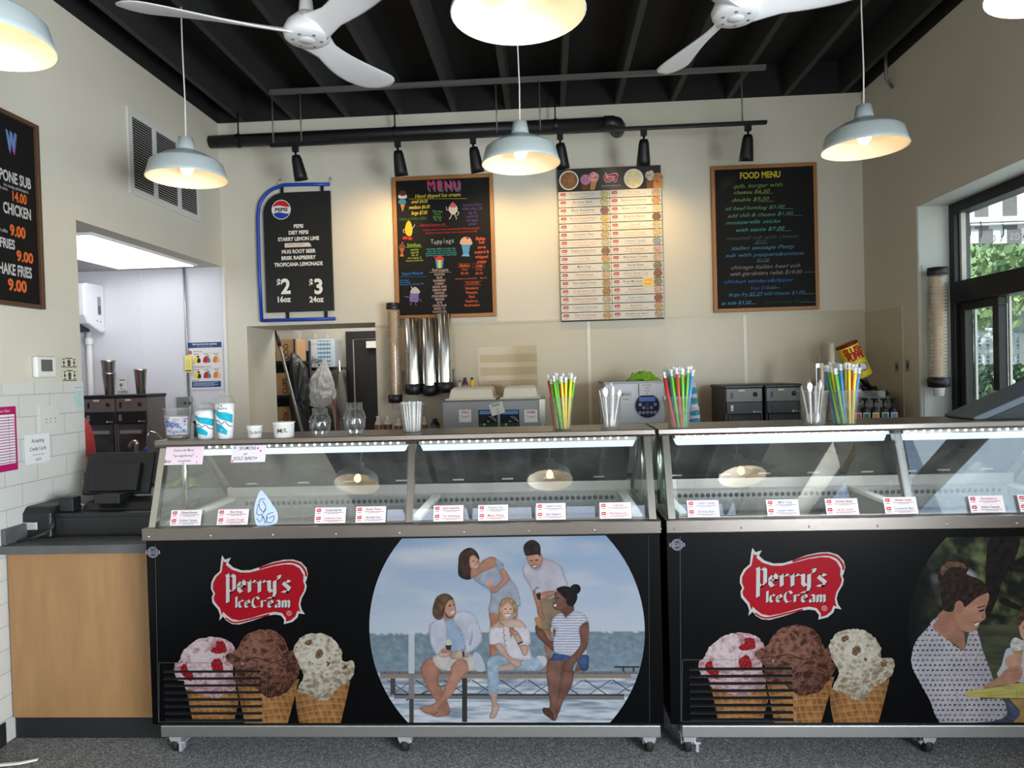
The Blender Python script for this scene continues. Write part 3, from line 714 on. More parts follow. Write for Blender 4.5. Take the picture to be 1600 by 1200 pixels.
def logo(A, mp, small=False):
    """red ribbon mark; mp maps drawing units (about 160 wide, y down) to surface coordinates"""
    W_, RD, DK = (232, 230, 226), (196, 22, 40), (96, 12, 22)
    L = lambda pts: mp([(20 + (x - 0) / 8.889 - 20, y / 8.889) for x, y in pts])
    out = [(245, 65), (285, 125), (368, 98), (330, 170), (400, 235), (520, 275), (640, 270), (780, 225), (950, 160), (1100, 128), (1230, 124), (1340, 160), (1415, 240), (1435, 330), (1415, 410), (1400, 440), (1420, 490), (1405, 560), (1350, 660), (1330, 740), (1350, 820), (1395, 885), (1310, 870), (1290, 930), (1220, 990), (1100, 1022), (1108, 960), (1060, 900), (980, 888), (860, 905), (660, 975), (480, 1025), (380, 1018), (300, 970), (260, 915), (205, 970), (218, 900), (190, 820), (110, 725), (100, 650), (122, 600), (90, 530), (95, 440), (140, 350), (215, 285), (225, 200), (232, 130)]
    red = [(262, 140), (285, 165), (310, 155), (300, 200), (380, 265), (500, 303), (620, 305), (760, 270), (960, 215), (1120, 190), (1230, 195), (1320, 245), (1375, 340), (1372, 430), (1395, 490), (1380, 560), (1325, 660), (1308, 750), (1325, 830), (1340, 850), (1290, 835), (1265, 910), (1200, 965), (1130, 990), (1130, 940), (1075, 868), (980, 850), (850, 872), (650, 935), (480, 970), (380, 950), (310, 900), (262, 850), (240, 890), (215, 800), (140, 710), (125, 650), (148, 600), (115, 530), (120, 450), (165, 365), (235, 300), (250, 210)]
    A.poly(L(out), W_); A.poly(L(red), RD)
    if not small:
        A.line(L([(760, 248), (950, 190), (1120, 160), (1230, 160), (1330, 200), (1400, 290), (1412, 360)]), abs(L([(30, 0)])[0][0] - L([(0, 0)])[0][0]), RD, 4)
        A.line(L([(290, 935), (380, 990), (480, 995), (660, 950), (900, 885)]), abs(L([(22, 0)])[0][0] - L([(0, 0)])[0][0]), RD, 4)
    k = abs(L([(1, 0)])[0][0] - L([(0, 0)])[0][0])
    for dx, dy, c in (((10, 10, DK), (0, 0, W_)) if not small else ((0, 0, W_),)):
        lettering(A, "Perry's", lambda x, y: L([(290 + x * 172 + dx, 585 - x * 0 - y * 172 + dy)])[0], c, (k * 25, k * 12))
        lettering(A, "IceCream", lambda x, y: L([(430 + x * 122 + dx, 792 - y * 106 + dy)])[0], c, (k * 16, k * 8))
    if not small:
        p = L([(1175, 870)])[0]; A.disc(p[0], p[1], k * 34, W_); A.disc(p[0], p[1], k * 27, RD); A.text('R', p[0], p[1] - k * 15, k * 32, W_)
def cone_prints(A, M):
    def scoop(pts, base, hi, lo, spots, sc, sd):
        P = M(pts); us = [p[0] for p in P]; vs = [p[1] for p in P]
        cu, cv, rr = (min(us) + max(us)) / 2, (min(vs) + max(vs)) / 2, max(vs) - min(vs)
        P = smooth_closed(P, 6); P = [(u + .0035 * NZ(u, v, 190, sd) + .004 * NZ(u, v, 70, sd + 1), v + .0035 * NZ(u, v, 190, sd + 5) + .003 * NZ(u, v, 70, sd + 6)) for u, v in P]
        def f(u, v):
            wu, wv = u + .02 * NZ(u, v, 12, sd), v + .02 * NZ(u, v, 12, sd + 4)
            n = .5 - abs(NZ(wu, wv * 1.5, sc, sd)) * 1.5 + .45 - abs(NZ(wu, wv, sc * 2.4, sd + 3)) + .45 * NZ(u, v, sc * 6, sd + 9) + .4 * NZ(u, v, sc * 13, sd + 2) - .32
            d = ((u - cu + rr * .1) ** 2 + (v - cv - rr * .2) ** 2) ** .5 / rr
            t = .5 + .8 * n - 1.05 * (d - .3)
            return mixc(mixc(lo, base, t * 2), hi, (t - .5) * 2)
        A.field(P, f, 84, 84)
        for q in spots[1:]:
            Q = smooth_closed(M(q), 4); Q = [(u + .005 * NZ(u, v, 120, 3), v + .005 * NZ(u, v, 120, 8)) for u, v in Q]
            A.field(Q, lambda u, v: mixc(spots[0], tuple(c * .6 for c in spots[0]), .4 + 1.2 * NZ(u, v, 130)), 16, 16)
    def cone(pts, sd, lean):
        P = M(pts); us = [p[0] for p in P]; u0, u1 = min(us), max(us)
        def f(u, v):
            w_ = (u - (u0 + u1) / 2) / (u1 - u0); cw = u + .018 * abs(w_) * w_
            a = (cw * (1.0 + .25 * lean) + v * .34) * 32; b = (v + .26 * (1 - lean) * cw * 0 - .10 * lean * cw + .05 * w_ * w_) * 36
            g = max(0, 1 - min(abs((a % 1) - .5), abs((b % 1) - .5)) / .17)
            n = NZ(u, v, 40, sd) + .5 * NZ(u, v, 160, sd)
            c = mixc((150, 98, 56), (188, 132, 80), .5 + n + ((b % 1) - .5) * .5)
            return tuple(x * (1 - .55 * max(0, abs(w_) - .18)) for x in mixc(c, (214, 164, 106), g * .8))
        A.field(P, f, 76, 76)
    cone([(272, 790), (400, 820), (532, 785), (545, 850), (520, 957), (305, 957)], 1, .1)
    cone([(535, 760), (640, 770), (860, 735), (830, 850), (800, 965), (575, 965)], 2, .8)
    cone([(835, 785), (900, 800), (1010, 800), (1126, 745), (1100, 860), (1075, 964), (860, 964), (845, 890)], 3, .5)
    scoop([(232, 645), (255, 590), (290, 560), (330, 530), (390, 517), (450, 520), (500, 545), (526, 585), (520, 620), (515, 700), (532, 755), (520, 790), (470, 812), (430, 840), (390, 828), (360, 820), (320, 800), (268, 785), (258, 745), (225, 738), (210, 690), (214, 655)], (222, 188, 190), (240, 222, 222), (170, 130, 134), [(196, 40, 48), [(400, 585), (428, 565), (425, 545), (458, 538), (476, 555), (480, 590), (455, 600), (410, 600)], [(405, 645), (430, 628), (455, 640), (462, 690), (420, 695), (400, 665)], [(243, 672), (270, 655), (280, 690), (302, 700), (305, 740), (282, 742), (245, 705)]], 26, 1)
    scoop([(528, 585), (555, 545), (575, 515), (610, 490), (680, 477), (740, 490), (790, 540), (806, 590), (838, 588), (862, 630), (866, 680), (845, 740), (815, 780), (790, 808), (750, 822), (700, 832), (650, 800), (620, 775), (560, 768), (520, 740), (525, 680), (490, 645), (478, 612)], (124, 82, 68), (160, 112, 92), (70, 42, 34), [(0, 0, 0)], 34, 5)
    A.line(M([(745, 495), (785, 560), (800, 620), (790, 650)]), .004, (74, 44, 36), 4)
    A.line(M([(560, 640), (640, 625), (720, 650), (800, 620)]), .004, (78, 46, 38), 4)
    scoop([(830, 582), (850, 540), (880, 510), (935, 497), (1000, 505), (1050, 540), (1080, 590), (1086, 640), (1140, 645), (1144, 710), (1112, 750), (1050, 790), (1022, 832), (980, 855), (930, 835), (900, 812), (850, 795), (882, 720), (855, 660)], (206, 194, 172), (230, 222, 204), (148, 132, 110), [(150, 118, 86), [(890, 540), (920, 530), (925, 550), (900, 562)], [(945, 595), (970, 580), (985, 605), (960, 630), (945, 620)], [(1088, 665), (1108, 660), (1106, 682), (1085, 685)], [(1000, 640), (1018, 650), (1008, 668)]], 30, 9)
def emblem(A, M):
    W_, NB = (205, 206, 214), (34, 36, 62)
    p = M([(98, 76)])[0]; k = M([(99, 76)])[0][0] - p[0]
    A.disc(p[0], p[1], k * 28, W_, n=28); A.disc(p[0], p[1], k * 25, NB, n=28); A.disc(p[0], p[1], k * 19, W_, n=24); A.disc(p[0], p[1], k * 17, NB, n=24)
    for a in range(0, 360, 30): A.disc(p[0] + k * 22 * math.cos(R(a)), p[1] + k * 22 * math.sin(R(a)), k * 2.2, W_, n=6)
    A.rect(p[0] - k * 37, p[1] - k * 9, p[0] + k * 37, p[1] + k * 9, W_); A.rect(p[0] - k * 35, p[1] - k * 7, p[0] + k * 35, p[1] + k * 7, NB)
    A.text('NELSON', p[0], p[1] - k * 5, k * 10, W_, bold=.02, sx=1.3)
SK, SK2, SKD = (208, 172, 156), (180, 138, 122), (118, 82, 70)
def person_print(A, M, shapes):
    for pts, col, *sm in shapes:
        k_ = sm[0] if sm else 3
        if callable(col):
            Q = M(pts); E_ = smooth_closed(Q, 4)
            def f(u, v):                                      # the photographed roundness of limbs and cloth
                d = math.sqrt(min((u - a) ** 2 + (v - b) ** 2 for a, b in E_)) + .0016
                q = .76 + .26 * min(1, d / .011); return tuple(x * q for x in col(u, v))
            A.field(Q, f, *(sm[1] if len(sm) > 1 else (26, 26)), k_)
        else: A.poly(M(pts), col, k_)
def shade(c, amt=.16, s=22, sd=0): return lambda u, v: tuple(x * (1 + amt * (NZ(u, v, s, sd) + .5 * NZ(u, v, s * 2.6, sd + 2))) for x in c)
def dock_picture(A, cx, cy, r):
    """round photo of five friends on a lake dock"""
    M = crop(0, 0, 1, FY); top = onY(790, 839, FY).z; bot = onY(790, 1129, FY).z
    c = M([(cx, cy)])[0]; rr = M([(cx + r, cy)])[0][0] - c[0]
    circ = [(c[0] + rr * math.cos(2 * PI * i / 96), c[1] + rr * math.sin(2 * PI * i / 96)) for i in range(96)]
    circ = _clip(_clip(circ, 1, top, -1), 1, bot, 1)
    zh, zw = M([(790, 988)])[0][1], M([(790, 1050)])[0][1]
    def bgc(u, v):
        if v > zh + .006 * NZ(u, .3, 14) + .003 * NZ(u, .7, 60) - .002:
            t = (v - zh) / (top - zh)
            sk = mixc((204, 213, 226), (156, 178, 208), t)
            n = NZ(u * .6, v * 2.4, 5, 2) + .5 * NZ(u * .6, v * 2.4, 12, 4)
            return mixc(sk, (212, 214, 222), .1 + .9 * n)
        if v > zw:
            t = (v - zw) / (zh - zw); n = NZ(u, v * 2, 22) + .8 * NZ(u, v, 60, 3) + .7 * NZ(u, v, 130, 5)
            return tuple(x * (1 + .12 * n) for x in mixc((140, 158, 172), (128, 146, 156), t))
        n = NZ(u * .35, v * 5, 16, 1) + .7 * NZ(u * .5, v * 7, 34, 5)
        return mixc((138, 154, 172), (228, 231, 238), .5 + 1.1 * n + .5 * (zw - v) / (zw - bot) - .2)
    A.field(circ, bgc, 110, 120)
    def inside(p): return (p[0] - c[0]) ** 2 + (p[1] - c[1]) ** 2 < (rr * .997) ** 2
    def seg(x0, y0, x1, y1, wd, col):                     # dock member, trimmed to the round picture
        P = M([(x0 + (x1 - x0) * i / 40, y0 + (y1 - y0) * i / 40) for i in range(41)]); P = [p for p in P if inside(p) and p[1] > bot]
        if len(P) > 1: A.line(P, wd * .00262, col)
    DKC, GB = (96, 94, 98), (150, 142, 134)
    seg(634, 1094, 722, 1060, 2, (80, 80, 84))
    for x in range(605, 1000, 44):
        seg(x, 1062, x + 42, 1090, 1.6, (78, 76, 78)); seg(x + 42, 1062, x, 1090, 1.6, (120, 116, 114))
    seg(572, 1088, 1008, 1090, 7, (128, 126, 126)); seg(572, 1085, 1008, 1086, 2.5, (60, 60, 64))
    seg(726, 1058, 726, 1130, 8, (66, 64, 62)); seg(614, 1060, 614, 1085, 8, (84, 80, 78))
    seg(572, 1056, 1008, 1056, 7.5, (158, 140, 122)); seg(572, 1051, 1008, 1051, 5, (120, 120, 126)); seg(572, 1048.5, 1008, 1048.5, 1.2, (150, 150, 156))
    for x in range(580, 1005, 22): seg(x, 1049, x, 1053, 1.2, (84, 84, 90))
    seg(643, 987, 643, 1052, 9.5, (208, 210, 216)); seg(643, 1052, 643, 1092, 9, (142, 138, 138)); seg(643, 1092, 643, 1130, 7, (84, 80, 78)); seg(643, 985, 643, 990, 12, (216, 218, 222))
    seg(960, 1042, 1000, 1042, 2.5, (60, 62, 68)); seg(974, 1043, 974, 1049, 3, (60, 62, 68)); seg(990, 1043, 990, 1049, 3, (60, 62, 68))
    M = crop(640, 840, 4.138, FY)
    GREY, LAV, BLU, CRM = (164, 170, 184), (202, 203, 216), (160, 178, 200), (212, 205, 196)
    # standing woman in an off-shoulder dress
    person_print(A, M, [
        ([(515, 480), (580, 480), (565, 600), (548, 660), (566, 778), (524, 778), (516, 680), (522, 560)], shade((176, 122, 100))), ([(680, 445), (702, 450), (694, 530), (672, 530)], SK2),
        ([(412, 262), (475, 205), (560, 170), (600, 180), (595, 225), (610, 255), (650, 262), (700, 330), (720, 440), (690, 448), (682, 487), (515, 487), (520, 420), (522, 345), (470, 310), (440, 290)], shade(GREY, .12, 30), 2),
        ([(315, 170), (322, 112), (355, 76), (400, 66), (438, 98), (452, 142), (420, 130), (395, 150), (398, 220), (396, 268), (350, 268), (316, 240)], shade((70, 52, 46), .35, 40)),
        ([(398, 195), (440, 190), (470, 150), (530, 122), (568, 145), (562, 182), (470, 225), (415, 258), (396, 262)], shade((186, 134, 112), .1)),
        ([(388, 128), (416, 113), (446, 140), (456, 172), (444, 198), (412, 204), (390, 186)], shade((206, 156, 134), .1)), ([(405, 150), (418, 146), (420, 152), (408, 156)], (80, 56, 48), 0), ([(432, 156), (443, 153), (444, 159), (434, 161)], (80, 56, 48), 0), ([(418, 182), (440, 176), (436, 190), (422, 192)], (236, 226, 220), 0), ([(416, 183), (440, 175), (438, 180), (420, 187)], (150, 76, 74), 0), ([(428, 160), (434, 172), (426, 172)], (186, 134, 112), 0),
        ([(555, 140), (572, 142), (612, 178), (590, 218), (566, 205)], shade(GREY, .15, 50)),
        ([(582, 215), (610, 200), (648, 256), (640, 284), (582, 338), (548, 362), (520, 348), (526, 320), (560, 310), (598, 265)], shade((196, 142, 120), .1)),
        ([(500, 298), (540, 296), (542, 330), (522, 340)], (206, 150, 104), 0), ([(497, 290), (505, 277), (525, 275), (538, 290), (534, 304), (506, 306)], (228, 168, 160)), ([(522, 325), (560, 318), (566, 336), (530, 346)], (190, 136, 114))])
    for k in range(14): A.line(M([(430 + k * 12, 262 - k * 5 + 6), (480 + k * 15, 330 + k * 8)]), .0007, (134, 144, 170))
    # standing man
    person_print(A, M, [
        ([(856, 585), (910, 585), (914, 680), (906, 790), (890, 852), (848, 852), (888, 800), (868, 680)], shade((170, 120, 100))), ([(925, 590), (945, 590), (950, 640), (930, 640)], SK2),
        ([(850, 395), (935, 388), (935, 430), (982, 475), (925, 520), (912, 592), (853, 592), (852, 500)], shade((150, 130, 104), .15)),
        ([(730, 195), (768, 160), (800, 200), (842, 200), (862, 132), (930, 150), (985, 190), (1002, 240), (1022, 305), (962, 332), (932, 370), (912, 396), (850, 386), (800, 352), (770, 300), (740, 250)], shade((196, 190, 200), .1, 18)),
        ([(795, 345), (836, 345), (852, 450), (878, 520), (862, 532), (830, 500), (822, 450)], shade((178, 126, 106))), ([(828, 378), (870, 350), (932, 342), (938, 368), (880, 396), (836, 404)], shade((188, 136, 116))),
        ([(757, 118), (800, 105), (848, 100), (862, 140), (852, 175), (826, 202), (792, 196), (766, 160)], shade((190, 142, 122), .1)), ([(736, 62), (760, 26), (800, 14), (838, 40), (847, 80), (843, 122), (826, 108), (770, 116), (748, 112)], shade((54, 44, 42), .4, 50)), ([(776, 146), (794, 143), (795, 150), (778, 152)], (50, 36, 32), 0), ([(812, 143), (830, 140), (831, 147), (814, 150)], (50, 36, 32), 0), ([(798, 148), (806, 168), (796, 168)], (160, 112, 96), 0), ([(790, 178), (822, 174), (816, 188), (798, 190)], (238, 230, 226), 0), ([(788, 178), (824, 172), (822, 178), (792, 184)], (130, 66, 62), 0),
        ([(812, 352), (848, 350), (846, 404), (828, 398)], (66, 48, 44), 0), ([(808, 335), (820, 318), (840, 320), (848, 340), (844, 358), (814, 360)], shade((190, 186, 186), .5, 90))])
    # seated man on the left
    person_print(A, M, [
        ([(78, 830), (110, 788), (150, 778), (205, 800), (206, 850), (190, 872), (186, 940), (204, 962), (262, 1105), (250, 1145), (180, 1160), (132, 1142), (140, 1118), (190, 1092), (160, 1040), (108, 960), (75, 862)], shade((178, 126, 108))),
        ([(148, 776), (210, 752), (350, 748), (426, 776), (430, 856), (350, 856), (200, 852)], shade(CRM, .08)),
        ([(268, 832), (310, 788), (360, 788), (382, 832), (370, 872), (322, 930), (292, 990), (232, 1062), (192, 1102), (130, 1142), (80, 1122), (70, 1096), (150, 1076), (200, 1030), (232, 950), (264, 880)], shade((192, 140, 120))),
        ([(78, 1112), (100, 1120), (98, 1126), (76, 1120)], SK2, 0), ([(150, 1140), (172, 1128), (200, 1120), (160, 1150)], (150, 102, 86), 0),
        ([(222, 500), (292, 496), (296, 540), (225, 548)], SK2), ([(420, 740), (460, 760), (490, 855), (430, 858), (410, 780)], LAV),
        ([(225, 540), (292, 530), (330, 600), (360, 715), (240, 728), (238, 600)], shade(BLU, .1)),
        ([(210, 520), (238, 555), (244, 640), (240, 712), (186, 758), (148, 720), (130, 640), (133, 560)], shade(LAV, .1)), ([(290, 492), (320, 474), (390, 478), (432, 520), (470, 640), (452, 692), (376, 750), (352, 735), (362, 700), (330, 600), (284, 540)], shade(LAV, .1)),
        ([(380, 690), (400, 640), (404, 560), (408, 640), (396, 700)], (160, 164, 190), 0),
        ([(222, 425), (258, 392), (285, 398), (294, 428), (300, 452), (299, 484), (286, 512), (256, 522), (228, 502), (220, 455)], shade((196, 148, 128), .1)),
        ([(166, 400), (190, 372), (235, 360), (272, 380), (284, 402), (256, 404), (232, 440), (222, 500), (196, 532), (160, 516), (148, 470)], shade((104, 80, 64), .35, 50)), ([(250, 440), (268, 432), (270, 440), (254, 446)], (62, 44, 38), 0), ([(280, 432), (290, 428), (291, 434), (282, 438)], (62, 44, 38), 0), ([(262, 484), (292, 470), (288, 486), (268, 494)], (236, 228, 222), 0), ([(230, 480), (256, 510), (286, 504), (284, 514), (254, 522), (232, 504)], (120, 86, 72)),
        ([(184, 748), (225, 708), (264, 720), (267, 758), (212, 778)], shade(SK)), ([(262, 748), (320, 728), (372, 745), (377, 772), (312, 788), (262, 778)], shade(SK)), ([(338, 738), (352, 734), (358, 768), (344, 772)], (70, 66, 66), 0),
        ([(230, 690), (272, 690), (264, 740), (244, 740)], (74, 52, 42), 0), ([(232, 682), (240, 660), (262, 658), (272, 680), (268, 694), (236, 694)], (214, 216, 196)), ([(210, 722), (262, 728), (262, 742), (206, 748)], SK2)])
    # seated blonde woman
    person_print(A, M, [
        ([(578, 840), (662, 818), (674, 846), (584, 858)], SK), ([(718, 800), (800, 764), (872, 780), (888, 812), (850, 854), (720, 858), (670, 846), (700, 836)], shade((170, 188, 204), .14, 40)), ([(820, 768), (870, 766), (888, 800), (870, 830), (850, 800)], (214, 214, 220)),
        ([(498, 802), (530, 764), (625, 764), (664, 792), (592, 830), (577, 872), (572, 1012), (513, 1014), (503, 900)], shade((164, 183, 201), .14, 40)), ([(523, 1010), (566, 1010), (561, 1060), (582, 1090), (556, 1160), (530, 1170), (518, 1156), (535, 1090)], shade(SK)),
        ([(528, 578), (560, 545), (610, 525), (660, 520), (720, 535), (756, 578), (720, 592), (540, 592)], shade(SK, .08)),
        ([(518, 595), (540, 582), (750, 580), (778, 622), (781, 690), (766, 692), (790, 760), (780, 786), (680, 788), (640, 762), (600, 690), (517, 690)], shade((222, 214, 222), .07, 30), 2),
        ([(553, 690), (602, 690), (652, 770), (712, 790), (724, 822), (700, 840), (670, 830), (640, 797), (590, 752)], shade(SK, .08)), ([(705, 692), (742, 690), (767, 702), (762, 752), (736, 762), (705, 702), (670, 640), (643, 607), (660, 583), (702, 610), (732, 672)], shade(SK, .08)),
        ([(578, 445), (600, 400), (640, 386), (682, 410), (690, 455), (682, 525), (668, 520), (670, 460), (640, 420), (606, 440), (604, 530), (586, 560), (578, 500)], shade((186, 150, 112), .25, 60)),
        ([(598, 445), (632, 414), (662, 436), (673, 472), (660, 510), (634, 532), (608, 520), (596, 482)], shade((224, 182, 162), .06)), ([(612, 458), (626, 456), (626, 463), (614, 464)], (70, 56, 52), 0), ([(646, 458), (660, 457), (660, 464), (648, 464)], (70, 56, 52), 0), ([(634, 466), (641, 482), (631, 482)], (200, 152, 132), 0), ([(612, 492), (656, 490), (646, 506), (624, 507)], (244, 238, 234), 0), ([(610, 490), (658, 488), (654, 493), (614, 495)], (176, 96, 92), 0),
        ([(640, 572), (680, 570), (655, 655)], (168, 116, 86), 0), ([(638, 562), (648, 542), (668, 544), (680, 562), (674, 578), (644, 578)], (204, 192, 178)), ([(648, 590), (694, 600), (690, 612), (646, 604)], SK2, 0), ([(650, 612), (700, 622), (696, 632), (650, 624)], SK2, 0), ([(698, 680), (732, 668), (734, 676), (702, 690)], (60, 52, 52), 0)])
    for k in range(10): p = M([(598 + k * 2.0 + 5 * (k % 2), 545 + k * 17)])[0]; A.disc(p[0], p[1], .0034, (200 - 26 * (k % 2), 164 - 24 * (k % 2), 124 - 22 * (k % 2)), .0052, 10)
    # seated woman on the right
    DS = (120, 82, 70)
    person_print(A, M, [
        ([(932, 600), (952, 590), (957, 722), (926, 732), (880, 690), (830, 640), (813, 592), (820, 562), (850, 585), (872, 610), (906, 665), (936, 660)], shade(DS)),
        ([(985, 872), (1010, 846), (1050, 862), (1110, 856), (1096, 800), (1062, 880), (1052, 950), (992, 1060), (962, 1140), (944, 1100), (975, 960)], shade((130, 92, 80))), ([(893, 805), (920, 776), (1002, 782), (1008, 805), (986, 872), (972, 960), (952, 1080), (958, 1152), (936, 1184), (900, 1162), (864, 1132), (864, 1098), (906, 1094), (900, 1000), (888, 900)], shade((134, 96, 84))), ([(866, 1100), (900, 1105), (930, 1140), (935, 1180), (900, 1160), (866, 1130)], shade((98, 68, 60))),
        ([(920, 778), (955, 738), (1140, 752), (1158, 800), (1152, 852), (1112, 860), (1096, 820), (1060, 792), (920, 792)], shade((72, 90, 132), .2, 40)),
        ([(983, 450), (1052, 430), (1062, 472), (1012, 515), (983, 512)], (112, 76, 66)),
        ([(925, 520), (985, 485), (1010, 516), (1066, 468), (1130, 495), (1158, 546), (1102, 582), (1106, 650), (1146, 756), (935, 742), (946, 600), (918, 580)], lambda u, v: (218, 216, 224) if (v * 93 + 1.2 * u) % 1 > .34 else (146, 154, 184), 2, (10, 150)),
        ([(1098, 582), (1157, 545), (1152, 690), (1112, 760), (1062, 822), (1052, 866), (1000, 862), (983, 826), (1040, 770), (1104, 690)], shade((128, 90, 78))),
        ([(935, 372), (955, 344), (1000, 372), (1022, 430), (1000, 462), (960, 472), (934, 456), (926, 430), (940, 410)], shade((130, 90, 76), .1)), ([(950, 330), (990, 314), (1040, 320), (1080, 360), (1082, 400), (1056, 442), (1022, 432), (1000, 390), (965, 352)], shade((40, 34, 36), .3, 50)), ([(1040, 330), (1056, 304), (1088, 302), (1106, 326), (1096, 356), (1064, 364)], shade((36, 32, 34), .3, 50)), ([(948, 388), (964, 384), (964, 392), (950, 394)], (36, 28, 28), 0), ([(930, 432), (950, 428), (948, 444), (936, 446)], (236, 230, 226), 0), ([(998, 396), (1012, 396), (1012, 422), (1000, 424)], (118, 80, 68)),
        ([(810, 520), (822, 512), (836, 512), (851, 530), (857, 582), (835, 578), (815, 548)], (190, 140, 92)), ([(818, 580), (858, 588), (860, 604), (822, 600)], (110, 76, 64), 0)])
def park_picture(A, X1, cx, cy, r):
    """round photo of a woman and a child at a yellow table under trees"""
    M = crop(0, 0, 1, FY); top, bot = onY(1600, 838, FY).z, onY(1600, 1129, FY).z
    c = M([(cx, cy)])[0]; rr = M([(cx + r, cy)])[0][0] - c[0]
    circ = [(c[0] + rr * math.cos(2 * PI * i / 96), c[1] + rr * math.sin(2 * PI * i / 96)) for i in range(96)]
    fin = lambda P: _clip(_clip(_clip(P, 1, top, -1), 1, bot, 1), 0, X1, -1)
    zw = M([(1600, 975)])[0][1]
    def bgc(u, v):
        n = NZ(u, v, 9, 3) + .7 * NZ(u, v, 26, 5) + .5 * NZ(u, v, 60, 8)
        if v > zw:
            g = mixc((34, 36, 32), (120, 128, 86), .35 + .9 * n); e = mixc(g, (168, 170, 172), max(0, NZ(u, v, 14, 11) - .28) * 3)
        else: e = mixc((62, 66, 52), (96, 98, 76), .5 + NZ(u * .5, v * 4, 16, 2) * .9)
        d = min(1, max(0, (u - (c[0] - rr) - .02) / .16))
        return mixc((20, 22, 24), e, d)
    A.field(fin(circ), bgc, 60, 90)
    M0 = crop(1380, 830, 3.245, FY); M = lambda pts: M0(pts)
    P = lambda pts, col, sm=3: (A.field(fin(smooth_closed(M(pts), sm) if sm else M(pts)), col, 30, 30) if callable(col) else (lambda q: len(q) > 2 and A.poly(q, col))(fin(smooth_closed(M(pts), sm) if sm else M(pts))))
    tr = shade((38, 34, 33), .4, 40)
    P([(545, 25), (690, 25), (664, 150), (604, 250), (582, 330), (536, 430), (478, 452), (512, 330), (520, 200)], tr); P([(600, 330), (660, 360), (714, 385), (800, 400), (714, 405), (640, 385), (590, 360)], tr); P([(640, 180), (700, 130), (760, 110), (700, 160), (650, 210)], tr)
    P([(690, 478), (714, 452), (760, 452), (770, 520), (740, 560), (706, 545), (692, 512)], shade((214, 164, 142), .08)); P([(680, 440), (714, 380), (780, 380), (780, 450), (714, 452), (692, 478)], shade((96, 70, 54), .3, 60)); P([(708, 486), (716, 484), (716, 491), (709, 492)], (60, 44, 40), 0)
    P([(580, 735), (600, 680), (622, 602), (652, 588), (714, 550), (800, 560), (800, 760), (690, 765)], shade((214, 216, 226), .08))
    P([(640, 850), (800, 850), (800, 975), (660, 975), (695, 910)], shade((188, 150, 96), .1), 0)
    P([(420, 977), (560, 935), (622, 960), (662, 972), (650, 990), (420, 990)], shade((84, 92, 116), .2)); P([(618, 858), (694, 912), (662, 962), (618, 930)], shade((84, 92, 116), .2))
    P([(308, 396), (368, 415), (395, 490), (412, 530), (410, 604), (350, 562), (245, 492)], shade((176, 126, 104), .12))
    nav = (58, 62, 98)
    def bl(u, v):
        a, b = u * 54, v * 50; o = .5 * (int(math.floor(b)) % 2); x, y = (a + o) % 1 - .5, b % 1 - .5
        base = 206 * (1 + .1 * NZ(u, v, 12, 3))
        return nav if (x * x * 3.2 + y * y * 5 < .26 and not (y < -.05 and abs(x) < .12)) else (base, base * .965, base * .99)
    bp = [(225, 490), (250, 450), (282, 444), (250, 490), (335, 556), (410, 607), (432, 520), (474, 498), (502, 600), (557, 752), (510, 795), (492, 852), (600, 848), (624, 900), (622, 935), (560, 962), (430, 972), (290, 976), (238, 860), (150, 700), (146, 620), (170, 550)]
    A.field(fin(smooth_closed(M(bp), 2)), bl, 110, 120)
    A.line(M([(330, 700), (380, 850), (400, 940)]), .002, (168, 164, 176), 4); A.line(M([(412, 610), (450, 720), (490, 800)]), .002, (160, 156, 168), 4); A.line(M([(490, 600), (470, 680), (520, 770)]), .002, (168, 164, 176), 4)
    P([(430, 372), (478, 330), (530, 312), (535, 350), (517, 398), (519, 440), (492, 460), (474, 498), (432, 512), (390, 490), (365, 420), (400, 380)], shade((196, 144, 120), .1)); P([(362, 372), (385, 352), (410, 372), (408, 402), (386, 420), (366, 408)], shade((190, 132, 110), .12))
    P([(276, 232), (300, 172), (358, 140), (410, 150), (433, 192), (424, 218), (500, 250), (532, 305), (482, 332), (432, 372), (412, 385), (398, 352), (366, 358), (356, 405), (308, 402), (292, 340), (290, 280)], shade((54, 42, 38), .5, 60)); P([(290, 190), (330, 155), (400, 160), (420, 190), (380, 180), (330, 190), (300, 225)], shade((112, 84, 66), .4, 70))
    P([(484, 402), (512, 394), (514, 402), (488, 410)], (54, 38, 34), 0); P([(476, 385), (516, 376), (517, 381), (478, 391)], (70, 50, 44), 0); P([(460, 466), (486, 456), (482, 474), (466, 482)], (240, 232, 226), 0); P([(456, 464), (490, 452), (486, 460), (462, 470)], (150, 82, 78), 0); P([(500, 420), (519, 438), (500, 444)], (176, 122, 100), 0)
    P([(650, 592), (712, 590), (702, 640), (667, 640)], shade((206, 164, 116), .15), 0); P([(644, 572), (664, 540), (700, 550), (716, 580), (702, 602), (655, 602)], shade((226, 222, 222), .2, 70)); P([(622, 640), (680, 618), (703, 640), (692, 692), (630, 692)], shade((216, 166, 146), .1))
    P([(508, 786), (590, 735), (622, 700), (690, 680), (707, 722), (672, 770), (590, 782), (530, 792)], shade((200, 148, 124), .1)); A.line(M([(640, 712), (690, 700)]), .0016, (150, 100, 82)); A.line(M([(650, 735), (700, 722)]), .0016, (150, 100, 82))
    P([(418, 810), (600, 785), (714, 765), (800, 755), (800, 848), (420, 842)], lambda u, v: mixc((222, 208, 128), (196, 182, 96), .5 + NZ(u * .4, v * 3, 40)), 0)
    A.line(M([(420, 812), (600, 806), (680, 808), (800, 806)]), .0018, (236, 226, 170)); A.line(M([(540, 808), (546, 842)]), .0016, (150, 140, 80)); A.line(M([(676, 808), (680, 846)]), .0016, (150, 140, 80))

